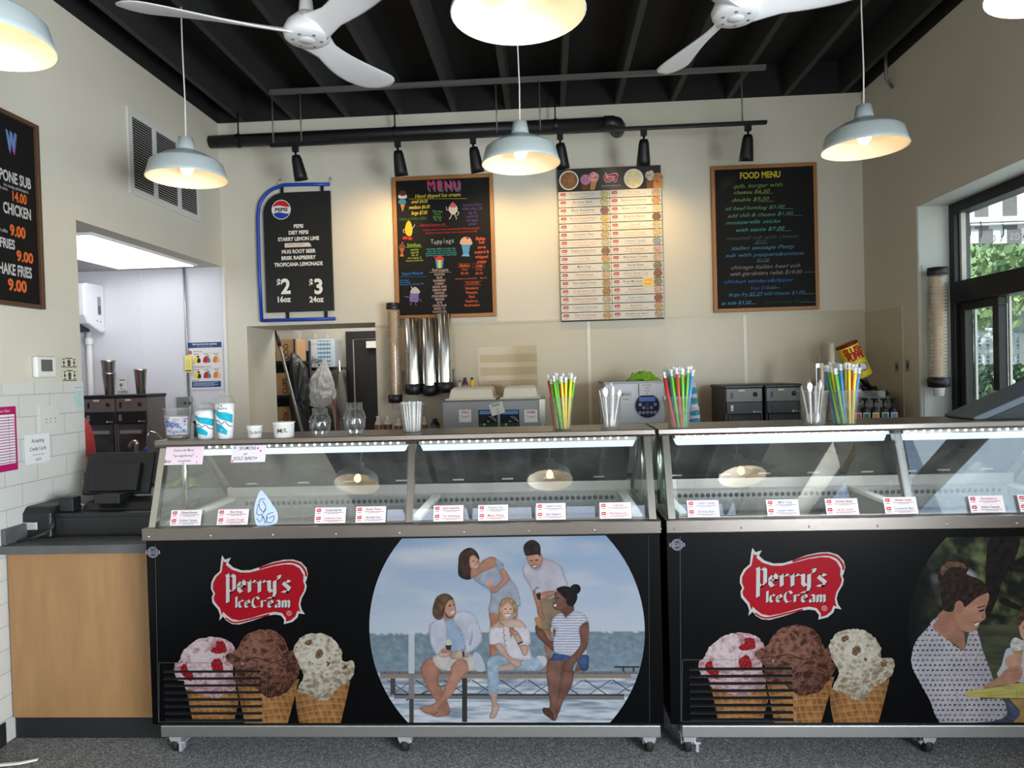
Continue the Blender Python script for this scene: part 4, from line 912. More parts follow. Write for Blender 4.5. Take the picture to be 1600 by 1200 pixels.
C1X0, C1X1 = onY(222, 838, 2.795).x, onY(1033, 825, 2.795).x
C2X0, C2X1 = onY(1041, 820, 2.795).x, 2.285
OFF = onY(1157, 915, FY).x - onY(331, 915, FY).x
def sh(M, o): return lambda pts: [(a + o, b) for a, b in M(pts)]
for i in (0, 1):
    X0, X1 = (C1X0, C1X1) if i == 0 else (C2X0, C2X1)
    post = onY(641, 760, 2.88).x if i == 0 else onY(1416, 760, 2.88).x
    cs_ = [(onZ(276, 1175, 0).x, True), (onZ(634, 1174, 0).x, False), (onZ(1014, 1173, 0).x, False)] if i == 0 else [(onZ(1075, 1177, 0).x, True), (onZ(1448, 1176, 0).x, False), (2.2, False)]
    t = case(X0, X1, [post], cs_, 'long steel and glass dipping case, lakeside dock friends picture on its front' if i == 0 else 'steel and glass dipping case with the woman at a yellow table on its front',
             ((258, 1080), 409) if i == 0 else ((1077, 1080), 1238), [post + .02])
    A = Art(planeY(FY), .000014)
    z0, z1 = .156, .936
    A.slab(X0 + .004, z0, X1 - .004, z1, .005, (9, 9, 12))
    o = 0 if i == 0 else OFF
    B = sh(crop(210, 840, 3.3333, FY), o)
    if i == 0: dock_picture(A, 790, 984, 217.5)
    else: park_picture(A, X1 - .03, 1632, 984, 217.5)
    cone_prints(A, B); emblem(A, B)
    logo(A, lambda pts, o=o: sh(crop(320, 860, 1, FY), o)(pts))
    g = B([(131, 650), (690, 650), (690, 958), (131, 958)])
    for a, b in zip(g, g[1:] + g[:1]): A.line([a, b], .0016, (120, 118, 114))
    for q in ((240, 657), (565, 656)): p = B([q])[0]; A.disc(p[0], p[1], .004, (190, 190, 190), n=10)
    A.line(B([(111, 30), (128, 960)]), .0016, (120, 118, 114))
    if i == 0: A.line(crop(0, 0, 1, FY)([(1013, 836), (1015, 1128)]), .0016, (90, 90, 88))
    A.build('printed_front_panel', t, PANELP)

# flavour cards leaning on the front glass
CARDS = [(267, 803, 314.6, 827, 'Ultimate Brownie', (90, 60, 110), 'Graham Canyon', (70, 70, 120)), (340, 802, 388, 826, 'Bee Sting', (150, 70, 110), 'Cookie Dough', (200, 80, 80)), (492, 798, 540, 822, 'Chocolate Panda Paws', (70, 50, 110), 'Cookies & Cream', (200, 80, 80)), (556, 796.5, 602.5, 821, 'Butter Pecan', (150, 70, 90), "Peanut Butter S'mores", (70, 50, 110)),
 (677, 794, 723.5, 818, 'Bourbon Caramel Pecan', (150, 50, 60), 'The NutHouse', (180, 50, 60)), (746.6, 793, 793, 816.6, 'Pistachio Nut', (90, 130, 90), 'Maple Walnut', (180, 40, 50)), (837, 791, 883, 815.6, 'Toasted Coconut', (70, 130, 110), 'Black Raspberry', (90, 70, 130)), (936, 791, 985, 815, 'Cannoli', (190, 60, 70), 'Parkerhouse', (190, 40, 50)),
 (1073, 792, 1122.5, 817, 'Cotton Candy', (120, 90, 190), 'Birthday Bash', (60, 110, 180)), (1197, 792, 1247, 816, 'Mint Chip', (90, 110, 110), 'Super Hero', (60, 110, 180)), (1289, 791, 1340, 815, 'Brownie Batter', (150, 50, 60), 'Sea Salt Caramel', (200, 90, 80)), (1380.6, 790, 1432, 814.6, 'Ultimate Cookie', (180, 60, 70), 'Cinnamon Bun', (100, 70, 130)), (1514, 788.6, 1568, 813, 'Strawberry', (190, 60, 70), 'Blackberry Cheesecake', (140, 50, 80)), (1591, 787, 1642, 812, 'Rainbow', (180, 60, 70), 'Raspberry Swirl', (170, 50, 80))]
def card(x0, y0, x1, y1, n1, c1, n2, c2):
    a = uvG([(x0 + 1, (y0 + y1) / 2), (x1 + 1, (y0 + y1) / 2)])
    u0, u1 = a[0][0], a[1][0]; v0, v1 = .003, .003 + (y1 - y0) / 24.5 * .0665
    A = Art(lambda u, v, h: glassplane(u, v, h + .011), .00003); A.slab(u0, v0, u1, v1, .0016, (226, 214, 214))
    vm = (v0 + v1) / 2
    for k, (nm, cc) in enumerate(((n2, c2), (n1, c1))):
        b = v0 + k * (vm - v0); hh = vm - v0; w_ = u1 - u0
        A.poly([(u0 + w_ * .04, b + hh * .5), (u0 + w_ * .06, b + hh * .82), (u0 + w_ * .19, b + hh * .86), (u0 + w_ * .2, b + hh * .5), (u0 + w_ * .15, b + hh * .42)], (190, 40, 56)); A.rect(u0 + w_ * .08, b + hh * .6, u0 + w_ * .17, b + hh * .68, (236, 220, 220)); A.rect(u0 + w_ * .05, b + hh * .22, u0 + w_ * .19, b + hh * .3, (120, 110, 116))
        A.text(nm, u0 + w_ * .59, b + hh * .52, hh * .3, cc, bold=.015, sx=min(1, .76 * w_ / (len(nm) * hh * .27)))
        A.line([(u0 + w_ * .28, b + hh * .34), (u0 + w_ * .92, b + hh * .34)], hh * .07, (120, 110, 118)); A.line([(u0 + w_ * .42, b + hh * .2), (u0 + w_ * .78, b + hh * .2)], hh * .06, (140, 130, 136))
        if k == 0: A.rect(u0, vm - .0006, u1, vm + .0004, (196, 184, 186))
    q = glassplane(u0, v0, .01)
    A.build('flavour_card', None, PRINT, origin=q, label='white flavour card reading %s over %s, leaning on the case glass' % (n1.replace("Peanut", "Peanut"), n2), cat='sign', group='flavour cards along the case glass')
for c in CARDS: card(*c)
# hand-written paper signs taped to the glass
def gart(hh): return Art(lambda u, v, h: glassplane(u, v, h + hh), .00003)
p = uvG([(253, 727), (320, 697)]); A = gart(.0025); (u0, v0), (u1, v1) = p
A.slab(u0, v0, u1, v1, .0008, (226, 206, 216)); H_ = v1 - v0; W_ = u1 - u0
for k, s in enumerate(('Sundae of the Month', '* hot Fudge Brownie*')): A.text(s, (u0 + u1) / 2, v1 - H_ * (.27 + .3 * k), H_ * .13, (60, 50, 70), jit=.12, sx=.72, bold=.01)
A.text('$8.00', u0 + W_ * .13, v0 + H_ * .12, H_ * .16, (60, 50, 70), jit=.1, sx=.8, bold=.01); A.text('Limited time!', u0 + W_ * .55, v0 + H_ * .16, H_ * .12, (60, 50, 70), jit=.12, sx=.8, bold=.01)
for x, y, c in ((.05, .6, (230, 120, 150)), (.22, .38, (240, 200, 90)), (.52, .06, (230, 70, 90)), (.86, .12, (230, 90, 80)), (.84, .42, (230, 120, 170)), (.75, .62, (240, 150, 180))): A.disc(u0 + W_ * x, v0 + H_ * y, H_ * .045, c, n=6)
A.build('paper_sign', None, PRINT, origin=glassplane(u0, v0, .0025), label='pink paper sign reading Sundae of the Month taped to the case glass', cat='sign')
p = uvG([(361, 723), (417, 695)]); A = gart(.0025); (u0, v0), (u1, v1) = p
A.slab(u0, v0, u1, v1, .0008, (220, 214, 224)); H_ = v1 - v0; W_ = u1 - u0
for k, s in enumerate(('SPUMONI', 'and', 'GOLD BAR!!!')): A.text(s, u0 + W_ * (.45, .4, .38)[k], v1 - H_ * (.28 + .29 * k), H_ * (.2, .14, .2)[k], (50, 46, 60), jit=.1, sx=.8, bold=.01)
for x, y, c in ((.08, .85, (60, 110, 190)), (.14, .6, (230, 220, 110)), (.62, .55, (230, 220, 110)), (.75, .8, (220, 60, 150)), (.84, .65, (230, 70, 90)), (.73, .24, (220, 70, 110)), (.04, .08, (220, 60, 60))): A.disc(u0 + W_ * x, v0 + H_ * y, H_ * .06, c, n=7)
A.build('paper_sign', None, PRINT, origin=glassplane(u0, v0, .0025), label='white paper sign reading Spumoni and Gold Bar taped to the case glass', cat='sign')
A = gart(.0015); G_ = lambda pts: uvG([(210 + a / 5.333, 660 + b / 5.333) for a, b in pts])
A.poly(G_([(1050, 570), (1085, 590), (1150, 680), (1190, 745), (1198, 800), (1180, 842), (1110, 858), (1030, 862), (1005, 810), (1000, 720), (1015, 650)]), (188, 204, 234), 3)
for s in ([(1090, 640), (1050, 640), (1040, 700), (1075, 745), (1095, 700), (1065, 650)], [(1030, 700), (1020, 760), (1060, 770), (1100, 720)], [(1045, 690), (1022, 690)], [(1160, 750), (1110, 770), (1105, 830), (1150, 830), (1165, 780), (1120, 800)], [(1020, 800), (1050, 830), (1075, 780), (1090, 840), (1110, 790)], [(1060, 770), (1080, 800)]): A.line(G_(s), .0032, (74, 82, 104), 4)
A.build('drop_sticker', None, PRINT, origin=glassplane(*G_([(1090, 860)])[0], .0015), label='pale blue drop shaped sticker with looping script on the case glass', cat='sticker')
# ------------------------------------------------------------------ boards and signs on the walls
def cropTXT(A, x0, y0, sc, Y):
    """text placed by its baseline centre; sizes in crop pixels"""
    f = crop(x0, y0, sc, Y); k = Y / FPX / sc
    def T(s, x, y, h, col, **kw):
        p = f([(x, y)])[0]; A.text(s, p[0], p[1], h * k, col, **kw)
    return f, k, T
def framed(px0, py0, px1, py1, fw, label, cat, wood, art, name='menu_board', depth=.03):
    Y = YB - depth
    a, b = onY(px0, py0, Y), onY(px1, py1, Y)
    t = thing(name, ((a.x + b.x) / 2, YB - depth / 2, b.z), label, cat)
    MB().box(a.x, a.x + fw, Y, YB - .001, b.z, a.z).box(b.x - fw, b.x, Y, YB - .001, b.z, a.z).box(a.x + fw, b.x - fw, Y, YB - .001, a.z - fw, a.z).box(a.x + fw, b.x - fw, Y, YB - .001, b.z, b.z + fw).build('frame', wood, t, .003)
    A = Art(planeY(Y + .012)); A.slab(a.x + fw * .9, b.z + fw * .9, b.x - fw * .9, a.z - fw * .9, .012, (24, 23, 22))
    art(A, Y + .012); A.build('chalk_surface', t, PRINTC)
    return t
WH, YE, PK, GN, RE, OR_, TE, BL, PU = (226, 222, 214), (232, 208, 70), (226, 70, 140), (120, 190, 100), (190, 52, 50), (232, 106, 70), (70, 170, 160), (60, 130, 200), (96, 78, 150)
def menu_art(A, Y):
    f, k, T = cropTXT(A, 600, 260, 4.8, Y)
    P = lambda pts, c, sm=3: A.poly(f(pts), c, sm)
    for i, ch in enumerate('MENU'):
        x = 352 + i * 64
        T(ch, x + 10, 186, 66, (112, 112, 110), bold=.05, sx=.8); T(ch, x, 172, 66, PK, bold=.03, sx=.8)
    T('Hand dipped Ice cream', 402, 230, 28, YE, shear=.25, sx=.95, bold=.012); A.line(f([(185, 245), (620, 241)]), 2 * k, YE)
    for s, y in (('small $4.00', 275), ('medium $6.00', 317), ('large $7.00', 360)): T(s, 265, y, 27, YE, shear=.25, sx=.72, bold=.015)
    T('Sundaes and Wahoos $8.00', 217, 402, 22, (66, 116, 62), sx=.6, jit=.08)
    for i, s in enumerate(('Chocolate', 'Cherry', 'Sprinkles', 'Dip .75')): T(s, 400, 344 + i * 21, 16, GN, jit=.15, rot=-.12, shear=.1, sx=.85)
    for i, s in enumerate(('Specialty Cones', 'waffle cone 2.50', 'sugar .50', 'pretzel 1.00', 'choc dipped', 'sprinkle')): T(s, 662, 296 + i * 29, 21, PU, jit=.1, sx=.8 if i < 2 else .6)
    T('Supreme banana split', 366, 444, 18, RE, sx=.9, jit=.08); A.line(f([(245, 449), (490, 447)]), 1.5 * k, RE)
    for i, s in enumerate(('3 scoops vanilla chocolate strawberry with chocolate pineapple', 'strawberry topping whipped cream nuts and cherries 9.00')): T(s, 505, 476 + i * 24, 15, RE, sx=.8)
    for i, ch in enumerate('Toppings'): T(ch, 362 + i * 22, 580 + (i % 2) * 5 - i * 1.5, 36, (186, 200, 200), sx=.8, jit=.1)
    for i, s in enumerate(('Butterfinger, M&Ms, chocolate chips,', 'oreos, reese pieces, hot fudge, nuts,', 'peanut butter cups, caramel, pineapple,', 'sprinkles, gummy bears, cookie dough')): T(s, 430, 622 + i * 16, 12, TE, sx=.9, bold=.01)
    T('Sundaes', 225, 600, 27, (150, 200, 60), jit=.1, sx=.85); A.line(f([(165, 607), (285, 604)]), 2 * k, (150, 200, 60))
    for i, s in enumerate(('small 5.00', 'large 7.00', 'nuts .75', 'extra topping .75', 'brownie sundae 8.00')): T(s, 230, 632 + i * 20, 13, (190, 210, 80), jit=.08, sx=.85)
    T('Zappers Blizzards', 213, 812, 22, BL, jit=.06, sx=.75); A.line(f([(108, 830), (325, 826)]), 1.5 * k, BL)
    for i, s in enumerate(('Butterfinger', 'cookie dough', 'Any candy, nuts, brownie 7.00')): T(s, 116, 860 + i * 16, 12, BL, align='l', sx=.9, bold=.01)
    T('Slush puppies', 422, 786, 22, (226, 190, 180), sx=.75, jit=.05); A.line(f([(338, 795), (506, 793)]), 1.5 * k, WH)
    for i, s in enumerate(('FLAVORS', 'BLUE', 'RASPBERRY', 'CHERRY', 'GRAPE, KIWI', 'LEMON LIME', 'ORANGE', 'STRAWBERRY', 'MEDIUM', '$3.50', 'LARGE $5.00', 'MIXED .75', 'FLOATS 5.00')): T(s, 417, 818 + i * 23.3, 17, (214, 180, 172), sx=.8, bold=.012)
    T('Shakes', 724, 552, 24, OR_, sx=.8, bold=.02)
    for i, s in enumerate(('Soft', 'serve', 'custard &', 'whipped', 'cream')): T(s, 733, 580 + i * 36, 24, OR_, sx=.85, bold=.012)
    for s, x in (('Medium', 606), ('Large', 714)):
        T(s, x, 752, 19, OR_, bold=.015, sx=.85); q = f([(x - 47, 758), (x + 42, 758), (x + 42, 730), (x - 47, 730), (x - 47, 758)]); A.line(q, 1.5 * k, OR_)
    T('15oz.', 604, 780, 17, OR_); T('21oz.', 714, 780, 17, OR_); T('$5.50.', 607, 810, 18, OR_); T('$6.50', 714, 810, 18, OR_)
    T('with hard ice cream $1.00      Malt .75', 652, 845, 11, OR_, bold=.01)
    T('FLAVORS', 666, 885, 20, OR_, sx=.85); A.line(f([(602, 892), (732, 890), (732, 862), (602, 864), (602, 892)]), 1.5 * k, OR_)
    for i, s in enumerate(('Strawberry', 'Pineapple,', 'Black', 'Raspberry,', 'Marshmallow')): T(s, 660, 922 + i * 32, 20, OR_, sx=.8, bold=.012)
    # chalk doodles
    P([(122, 285), (158, 285), (140, 342)], (206, 150, 84), 0); P([(110, 262), (122, 248), (150, 248), (166, 262), (160, 280), (116, 280)], (70, 140, 190)); P([(112, 240), (114, 196), (140, 180), (166, 196), (168, 238)], (90, 56, 48)); P([(112, 240), (112, 215), (140, 224), (168, 214), (168, 240)], (226, 216, 206))
    for q in ((126, 290, 150, 320), (156, 290, 132, 320)): A.line(f([q[:2], q[2:]]), 2 * k, (120, 76, 40))
    P([(485, 318), (500, 285), (516, 272), (534, 284), (552, 316), (540, 350), (520, 362), (498, 350)], (232, 216, 206)); P([(492, 302), (516, 268), (542, 300), (530, 310), (505, 308)], (214, 110, 100))
    for q in ([(488, 330), (470, 326), (468, 304)], [(550, 336), (562, 350), (548, 370)], [(508, 360), (500, 384), (488, 396)], [(530, 360), (540, 380), (544, 396)]): A.line(f(q), 5 * k, WH)
    A.disc(*f([(510, 326)])[0], 3 * k, (30, 28, 28)); A.disc(*f([(528, 326)])[0], 3 * k, (30, 28, 28)); A.line(f([(508, 340), (519, 346), (530, 339)]), 2 * k, (30, 28, 28))
    P([(182, 408), (200, 420), (212, 460), (212, 500), (196, 525), (166, 510), (158, 470), (168, 430)], (232, 190, 50)); A.line(f([(160, 470), (144, 478), (150, 500)]), 4 * k, WH); A.line(f([(210, 470), (226, 450), (232, 436)]), 4 * k, WH); P([(140, 545), (150, 526), (176, 530), (172, 546)], RE); P([(180, 548), (186, 532), (210, 534), (210, 550)], RE)
    P([(114, 600), (134, 580), (156, 600), (146, 640), (136, 645), (124, 640)], (170, 96, 60)); P([(112, 612), (116, 592), (136, 582), (156, 594), (158, 612)], (120, 70, 56)); A.disc(*f([(140, 574)])[0], 7 * k, RE); P([(116, 676), (136, 640), (152, 676)], (196, 120, 70), 0)
    P([(574, 585), (578, 550), (604, 530), (640, 534), (658, 560), (656, 588)], (222, 178, 148)); A.disc(*f([(627, 538)])[0], 10 * k, (190, 40, 44)); P([(580, 588), (650, 588), (634, 660), (596, 660)], (70, 150, 206), 0); P([(580, 674), (596, 654), (634, 654), (644, 676)], (110, 176, 220), 0)
    for x in (598, 614, 630): A.line(f([(x, 592), (x, 652)]), 2 * k, (190, 216, 232))
    P([(386, 696), (448, 690), (440, 762), (396, 766)], (80, 160, 206), 0); P([(404, 700), (430, 697), (428, 764), (408, 765)], (226, 204, 110), 0); P([(384, 700), (396, 678), (424, 670), (450, 690), (444, 702)], (206, 64, 52)); A.line(f([(372, 672), (396, 700)]), 4 * k, (206, 64, 52))
    P([(196, 950), (262, 952), (256, 1020), (192, 1014)], (138, 112, 178), 0); P([(200, 950), (210, 920), (234, 904), (262, 925), (268, 950)], (196, 192, 188)); A.line(f([(204, 900), (214, 924)]), 4 * k, WH); A.line(f([(218, 985), (230, 1000), (242, 980)]), 3 * k, (50, 40, 70))
    for q in ([(192, 985), (170, 978), (156, 974)], [(262, 990), (276, 1005), (282, 1014)], [(204, 1020), (200, 1040)], [(236, 1022), (242, 1046)]): A.line(f(q), 3 * k, (170, 160, 190))
framed(612, 277, 776, 494, .028, 'oak framed chalkboard headed MENU with chalk drawings above the steel cup dispensers', 'menu board', WOOD, menu_art)
def food_art(A, Y):
    f, k, T = cropTXT(A, 1095, 245, 4.8, Y)
    T('FOOD MENU', 445, 158, 46, (226, 206, 50), bold=.03, sx=.78)
    L = [('qtlb. burger with', 425, 228, 36, (126, 152, 62), 500), ('cheese $6.50', 378, 276, 34, (140, 160, 70), 330), ('double $9.50', 368, 332, 34, (126, 150, 66), 340), ('all beef hotdog $5.00', 402, 394, 34, (96, 150, 106), 590), ('add chili & cheese $1.00', 442, 446, 34, (98, 150, 124), 640), ('mozzarella sticks', 390, 500, 34, (80, 158, 140), 550), ('with sauce $7.00', 440, 556, 34, (92, 164, 152), 460), ('meatball sub with cheese', 460, 615, 32, (78, 90, 84), 690), ('$9.00', 450, 645, 28, (84, 96, 90), 95), ('italian sausage Patty', 460, 692, 34, (80, 142, 172), 670), ('sub with peppers&onions', 475, 744, 34, (74, 132, 172), 710), ('$11.00', 465, 784, 26, (100, 130, 146), 105), ('chicago italian beef sub', 482, 836, 36, (140, 132, 126), 730), ('with giardiniera relish $14.00', 485, 884, 36, (148, 138, 130), 740), ('chicken tenders&dipper', 430, 942, 34, (62, 110, 176), 640), ('fries $10.00', 465, 994, 32, (56, 92, 150), 260), ('large fry $5.50 add cheese $1.00', 490, 1038, 33, (64, 132, 172), 750), ('as side $3.50', 262, 1108, 33, (72, 150, 176), 300), ('onion rings $6.00', 640, 1096, 30, (34, 70, 44), 420)]
    for s, x, y, h, c, wd in L: T(s, x, y, h * .8, c, shear=.32, jit=.05, bold=.006, sx=wd / (len(s) * h * .8 * .78))
    for x0, x1, y in ((440, 545, 276), (424, 545, 335), (598, 695, 390), (685, 765, 440), (565, 675, 556), (400, 500, 652), (415, 515, 788), (770, 858, 866), (490, 595, 985), (335, 440, 1044), (770, 865, 1028), (330, 415, 1104), (750, 858, 1090)): A.line(f([(x0, y), (x1, y - 2)]), 3 * k, (110, 140, 140))
    A.field(f([(110, 260), (150, 180), (240, 140), (270, 180), (200, 230), (140, 300)]), lambda u, v: mixc((24, 23, 22), (58, 56, 52), .3 + NZ(u, v, 9)), 8, 8, 3)
framed(1111, 260, 1281, 483, .026, 'oak framed chalkboard headed FOOD MENU at the right end of the back wall', 'menu board', WOOD, food_art)

# flavour board
Yf = YB - .032
a, b = onY(871, 265, Yf), onY(1038, 498, Yf)
fb = thing('flavour_board', ((a.x + b.x) / 2, YB - .02, b.z), 'white flavour list board with 32 strips under a dark ice cream header', 'menu board')
MB().box(a.x, b.x, Yf, YB - .0095, b.z, a.z).build('backing', BLACKM, fb)
Wd = b.x - a.x
A = Art(planeY(Yf - .002)); hz0 = onY(950, 297, Yf).z
A.slab(a.x, hz0, b.x, a.z, .003, (58, 52, 48))
f = crop(860, 260, 8.421, Yf)
k = Yf / FPX / 8.421
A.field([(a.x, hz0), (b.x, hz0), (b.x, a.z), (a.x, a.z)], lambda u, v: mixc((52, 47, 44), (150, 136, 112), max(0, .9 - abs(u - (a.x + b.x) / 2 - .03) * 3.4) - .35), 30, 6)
for x, y, c1, c2 in ((243, 185, (126, 82, 50), (164, 116, 74)), (1095, 160, (226, 202, 140), (236, 222, 178))):
    p = f([(x, y)])[0]; A.disc(*p, 126 * k, (232, 224, 210), n=32); 
    A.field([(p[0] + 112 * k * math.cos(2 * PI * i / 24), p[1] + 112 * k * math.sin(2 * PI * i / 24)) for i in range(24)], lambda u, v, c1=c1, c2=c2: mixc(c1, c2, .5 + NZ(u, v, 40) + .5 * NZ(u, v, 90)), 14, 14)
for pts, c in (([(400, 270), (430, 200), (520, 200), (510, 310), (420, 310)], (110, 66, 36)), ([(530, 180), (620, 180), (580, 310), (525, 310)], (190, 132, 70)), ([(1260, 190), (1350, 190), (1350, 290), (1270, 290)], (120, 84, 50)), ([(1350, 200), (1480, 190), (1460, 290), (1355, 292)], (200, 138, 74))): A.poly(f(pts), c)
for x, y, r, c1, c2 in ((463, 175, 68, (166, 108, 140), (200, 150, 176)), (570, 140, 66, (226, 190, 180), (196, 70, 66)), (1313, 120, 66, (226, 216, 196), (120, 100, 80)), (1415, 150, 66, (176, 108, 62), (210, 150, 96))):
    p = f([(x, y)])[0]; A.field([(p[0] + r * k * math.cos(2 * PI * i / 20), p[1] + r * k * math.sin(2 * PI * i / 20)) for i in range(20)], lambda u, v, c1=c1, c2=c2: mixc(c1, c2, .35 + NZ(u, v, 60)), 10, 10)
logo(A, lambda pts: f([(688 + x * 1.24, 70 + y * 1.22) for x, y in pts]), True)
A.text('LIVE A LITTLE. SCOOP A LOT.', *f([(800, 262)])[0], 14 * k, WH)
A.build('header', fb, PRINT)
NM = ['Banana Cream Pie', 'Birthday Bash', 'Black Raspberry', 'Bourbon Caramel Pecan', 'Butter Pecan', 'Cinnamon Bun', 'Cookies & Cream', 'Doughing, Doughing, Gone!', 'Gold Bar', 'Mint Chip', 'Parkerhouse', "Peanut Butter S'mores", 'Sea Salt Caramel Coffee', 'Strawberry Cheesecake', 'Toasted Coconut', 'The NutHouse', 'Bee Sting', 'Butterscotch Symphony', 'Blueberry Cheesecake', 'Brownie Batter', 'Cannoli', 'Cookie Dough', 'Cotton Candy', 'Fruit Scoops', 'Midnight Blackberry Cheesecake', 'Panda Paws', 'Peanut Butter Cup', 'Rocky Mountain Road', 'Strawberry', 'Super Hero', 'Rainbow', 'Raspberry Swirl']
NC = [(190, 150, 70), (60, 110, 130), (84, 70, 80), (190, 110, 50), (200, 140, 60), (110, 84, 60), (200, 150, 80), (150, 60, 60), (200, 150, 60), (50, 100, 80), (180, 50, 50), (70, 60, 60), (190, 90, 50), (180, 60, 60), (60, 120, 120), (190, 70, 60), (200, 150, 60), (110, 80, 60), (70, 100, 130), (150, 70, 60), (200, 140, 80), (210, 160, 70), (60, 120, 180), (200, 80, 80), (140, 60, 80), (60, 60, 60), (180, 100, 60), (90, 60, 60), (190, 80, 90), (60, 130, 170), (190, 90, 60), (140, 60, 70)]
BC = [(206, 196, 120), (196, 196, 140), (120, 62, 70), (222, 190, 110), (206, 190, 130), (190, 164, 110), (206, 196, 170), (120, 70, 36), (206, 160, 80), (150, 180, 140), (216, 170, 140), (180, 150, 90), (170, 110, 50), (196, 180, 150), (200, 190, 160), (210, 160, 90), (216, 170, 130), (200, 140, 70), (216, 206, 150), (90, 44, 24), (206, 196, 150), (216, 190, 130), (120, 150, 180), (220, 160, 150), (210, 180, 140), (120, 110, 90), (120, 60, 30), (130, 116, 100), (210, 170, 150), (150, 60, 40), (220, 160, 90), (190, 160, 130)]
zz0, zz1 = b.z + .004, hz0 - .002; hh = (zz1 - zz0) / 16
for c in (0, 1):
    for r in range(16):
        i = c * 16 + r; u0 = a.x + c * Wd / 2 + .0015; u1 = a.x + (c + 1) * Wd / 2 - .0015; v1 = zz1 - r * hh; v0 = v1 - hh + .006
        A = Art(planeY(Yf - .003)); A.slab(u0, v0, u1, v1, .003, (208, 202, 190)); w_ = u1 - u0; h2 = v1 - v0; vm = (v0 + v1) / 2
        A.poly([(u0 + w_ * .03, vm), (u0 + w_ * .05, vm + h2 * .32), (u0 + w_ * .14, vm + h2 * .34), (u0 + w_ * .15, vm), (u0 + w_ * .11, vm - h2 * .08)], (176, 50, 52)); A.rect(u0 + w_ * .06, vm + h2 * .08, u0 + w_ * .13, vm + h2 * .16, (226, 206, 196)); A.rect(u0 + w_ * .04, vm - h2 * .34, u0 + w_ * .14, vm - h2 * .27, (150, 140, 130))
        A.text(NM[i], u0 + w_ * .47, vm + h2 * .02, h2 * .3, NC[i], sx=min(1.15, .64 * w_ / (len(NM[i]) * h2 * .25)), bold=.004)
        A.rect(u0 + w_ * .25, vm - h2 * .22, u0 + w_ * .7, vm - h2 * .16, (160, 150, 140)); A.rect(u0 + w_ * .36, vm - h2 * .38, u0 + w_ * .58, vm - h2 * .33, (170, 160, 150))
        p = (u0 + w_ * .9, vm); q = tuple(c_ * .58 + d_ * .42 for c_, d_ in zip(BC[i], (196, 182, 158)))
        A.field([(p[0] + h2 * .62 * math.cos(2 * PI * j / 14), p[1] + h2 * .56 * math.sin(2 * PI * j / 14)) for j in range(14)], lambda u, v, q=q: mixc(tuple(x * .72 for x in q), q, .6 + 1.1 * NZ(u, v, 90)), 6, 6)
        A.build('flavour_strip', fb, PRINT)
p0, p1 = onY(1005, 448, Yf - .006), onY(1021, 433, Yf - .006)
A = Art(planeY(Yf - .006)); A.slab(p0.x, p0.z, p1.x, p1.z, .0006, (232, 196, 110)); A.text('Is Not', (p0.x + p1.x) / 2, p0.z + .042, .018, (190, 90, 40), sx=.8); A.text('Scary?', (p0.x + p1.x) / 2, p0.z + .014, .018, (190, 90, 40), sx=.8)
A.build('sticky_note', None, PRINT, origin=(p0.x, Yf - .006, p0.z), label='small yellow sticky note on the Rocky Mountain flavour strip', cat='note')

# soft drink sign with its bent blue tube frame
Yp = YB - .03
ps = thing('soft_drink_sign', (onY(468, 400, Yp).x, YB - .02, onY(468, 503, Yp).z), 'black soft drink price sign in a bent blue tube frame, left of the MENU board', 'sign')
BLUE = mk('blue_enamel_tube', (30, 68, 172), .35, 0, .04, 20)
f = uvY(Yp); g = lambda pts: [(u, Yp, v) for u, v in f(pts)]
path = f([(515, 288), (480, 288), (445, 289)]) + smooth_open(f([(445, 289), (422, 298), (407, 316), (403, 340)]), 5)[1:] + f([(405, 420), (409, 502)])
MB().tube([(u, Yp, v) for u, v in path] + [(u, Yp, v) for u, v in f([(409, 501), (524, 498)])], .0135, 8).build('tube_frame', BLUE, ps)
A = Art(planeY(Yp - .005)); TL = f([(442, 300), (516, 299), (521, 487), (419, 488), (413, 330), (419, 314), (428, 305)])
x0, x1, z0, z1 = f([(414, 400)])[0][0], f([(519, 400)])[0][0], f([(470, 487)])[0][1], f([(470, 300)])[0][1]
rr = .16; pts = [(x0, z0), (x1, z0), (x1, z1), (x0 + rr, z1)] + [(x0 + rr - rr * math.sin(PI / 2 * i / 8), z1 - rr + rr * math.cos(PI / 2 * i / 8)) for i in range(1, 9)]
MB().prism(pts, lambda u, v, ww: (u, Yp - .004 + ww, v), 0, .02).build('panel', mk('black_sign_panel', (20, 19, 19), .45, 0, .05), ps)
mx_ = (x0 + x1) / 2; sc = (x1 - x0) / 103
f2, k2, T2 = cropTXT(A, 400, 250, 4.444, Yp - .005)
def T3(s, x, y, h, **kw): T2(s, x, y, h, (232, 226, 214), bold=.035, **kw)
for s, y in (('PEPSI', 471), ('DIET PEPSI', 515), ('STARRY LEMON LIME', 559), ('MUG ROOT BEER', 646), ('BRISK RASPBERRY', 690), ('TROPICANA LEMONADE', 735)): T3(s, 295, y, 26, sx=.86)
T3('$', 158, 876, 52, sx=.7); T3('2', 208, 926, 104, sx=.95); T3('$', 383, 876, 52, sx=.7); T3('3', 436, 926, 104, sx=.95); T3('16oz', 192, 986, 40, sx=.92); T3('24oz', 420, 986, 40, sx=.92); T3('R', 374, 602, 24); A.build('panel_lettering', ps, PRINT); A = Art(planeY(Yp - .0056)); p = f2([(200, 608), (368, 572)]); A.rect(p[0][0], p[0][1], p[1][0], p[1][1], (222, 206, 190)); A.text('MTN DEW', (p[0][0] + p[1][0]) / 2 - .01, p[0][1] + 8 * k2, 18 * k2, (150, 110, 100), jit=.1)
A.build('patch_label', ps, PRINT)
p = f2([(175, 345)])[0]; r = 69 * k2
A = Art(planeY(Yp - .0056)); A.disc(*p, r, (226, 222, 214), n=40)
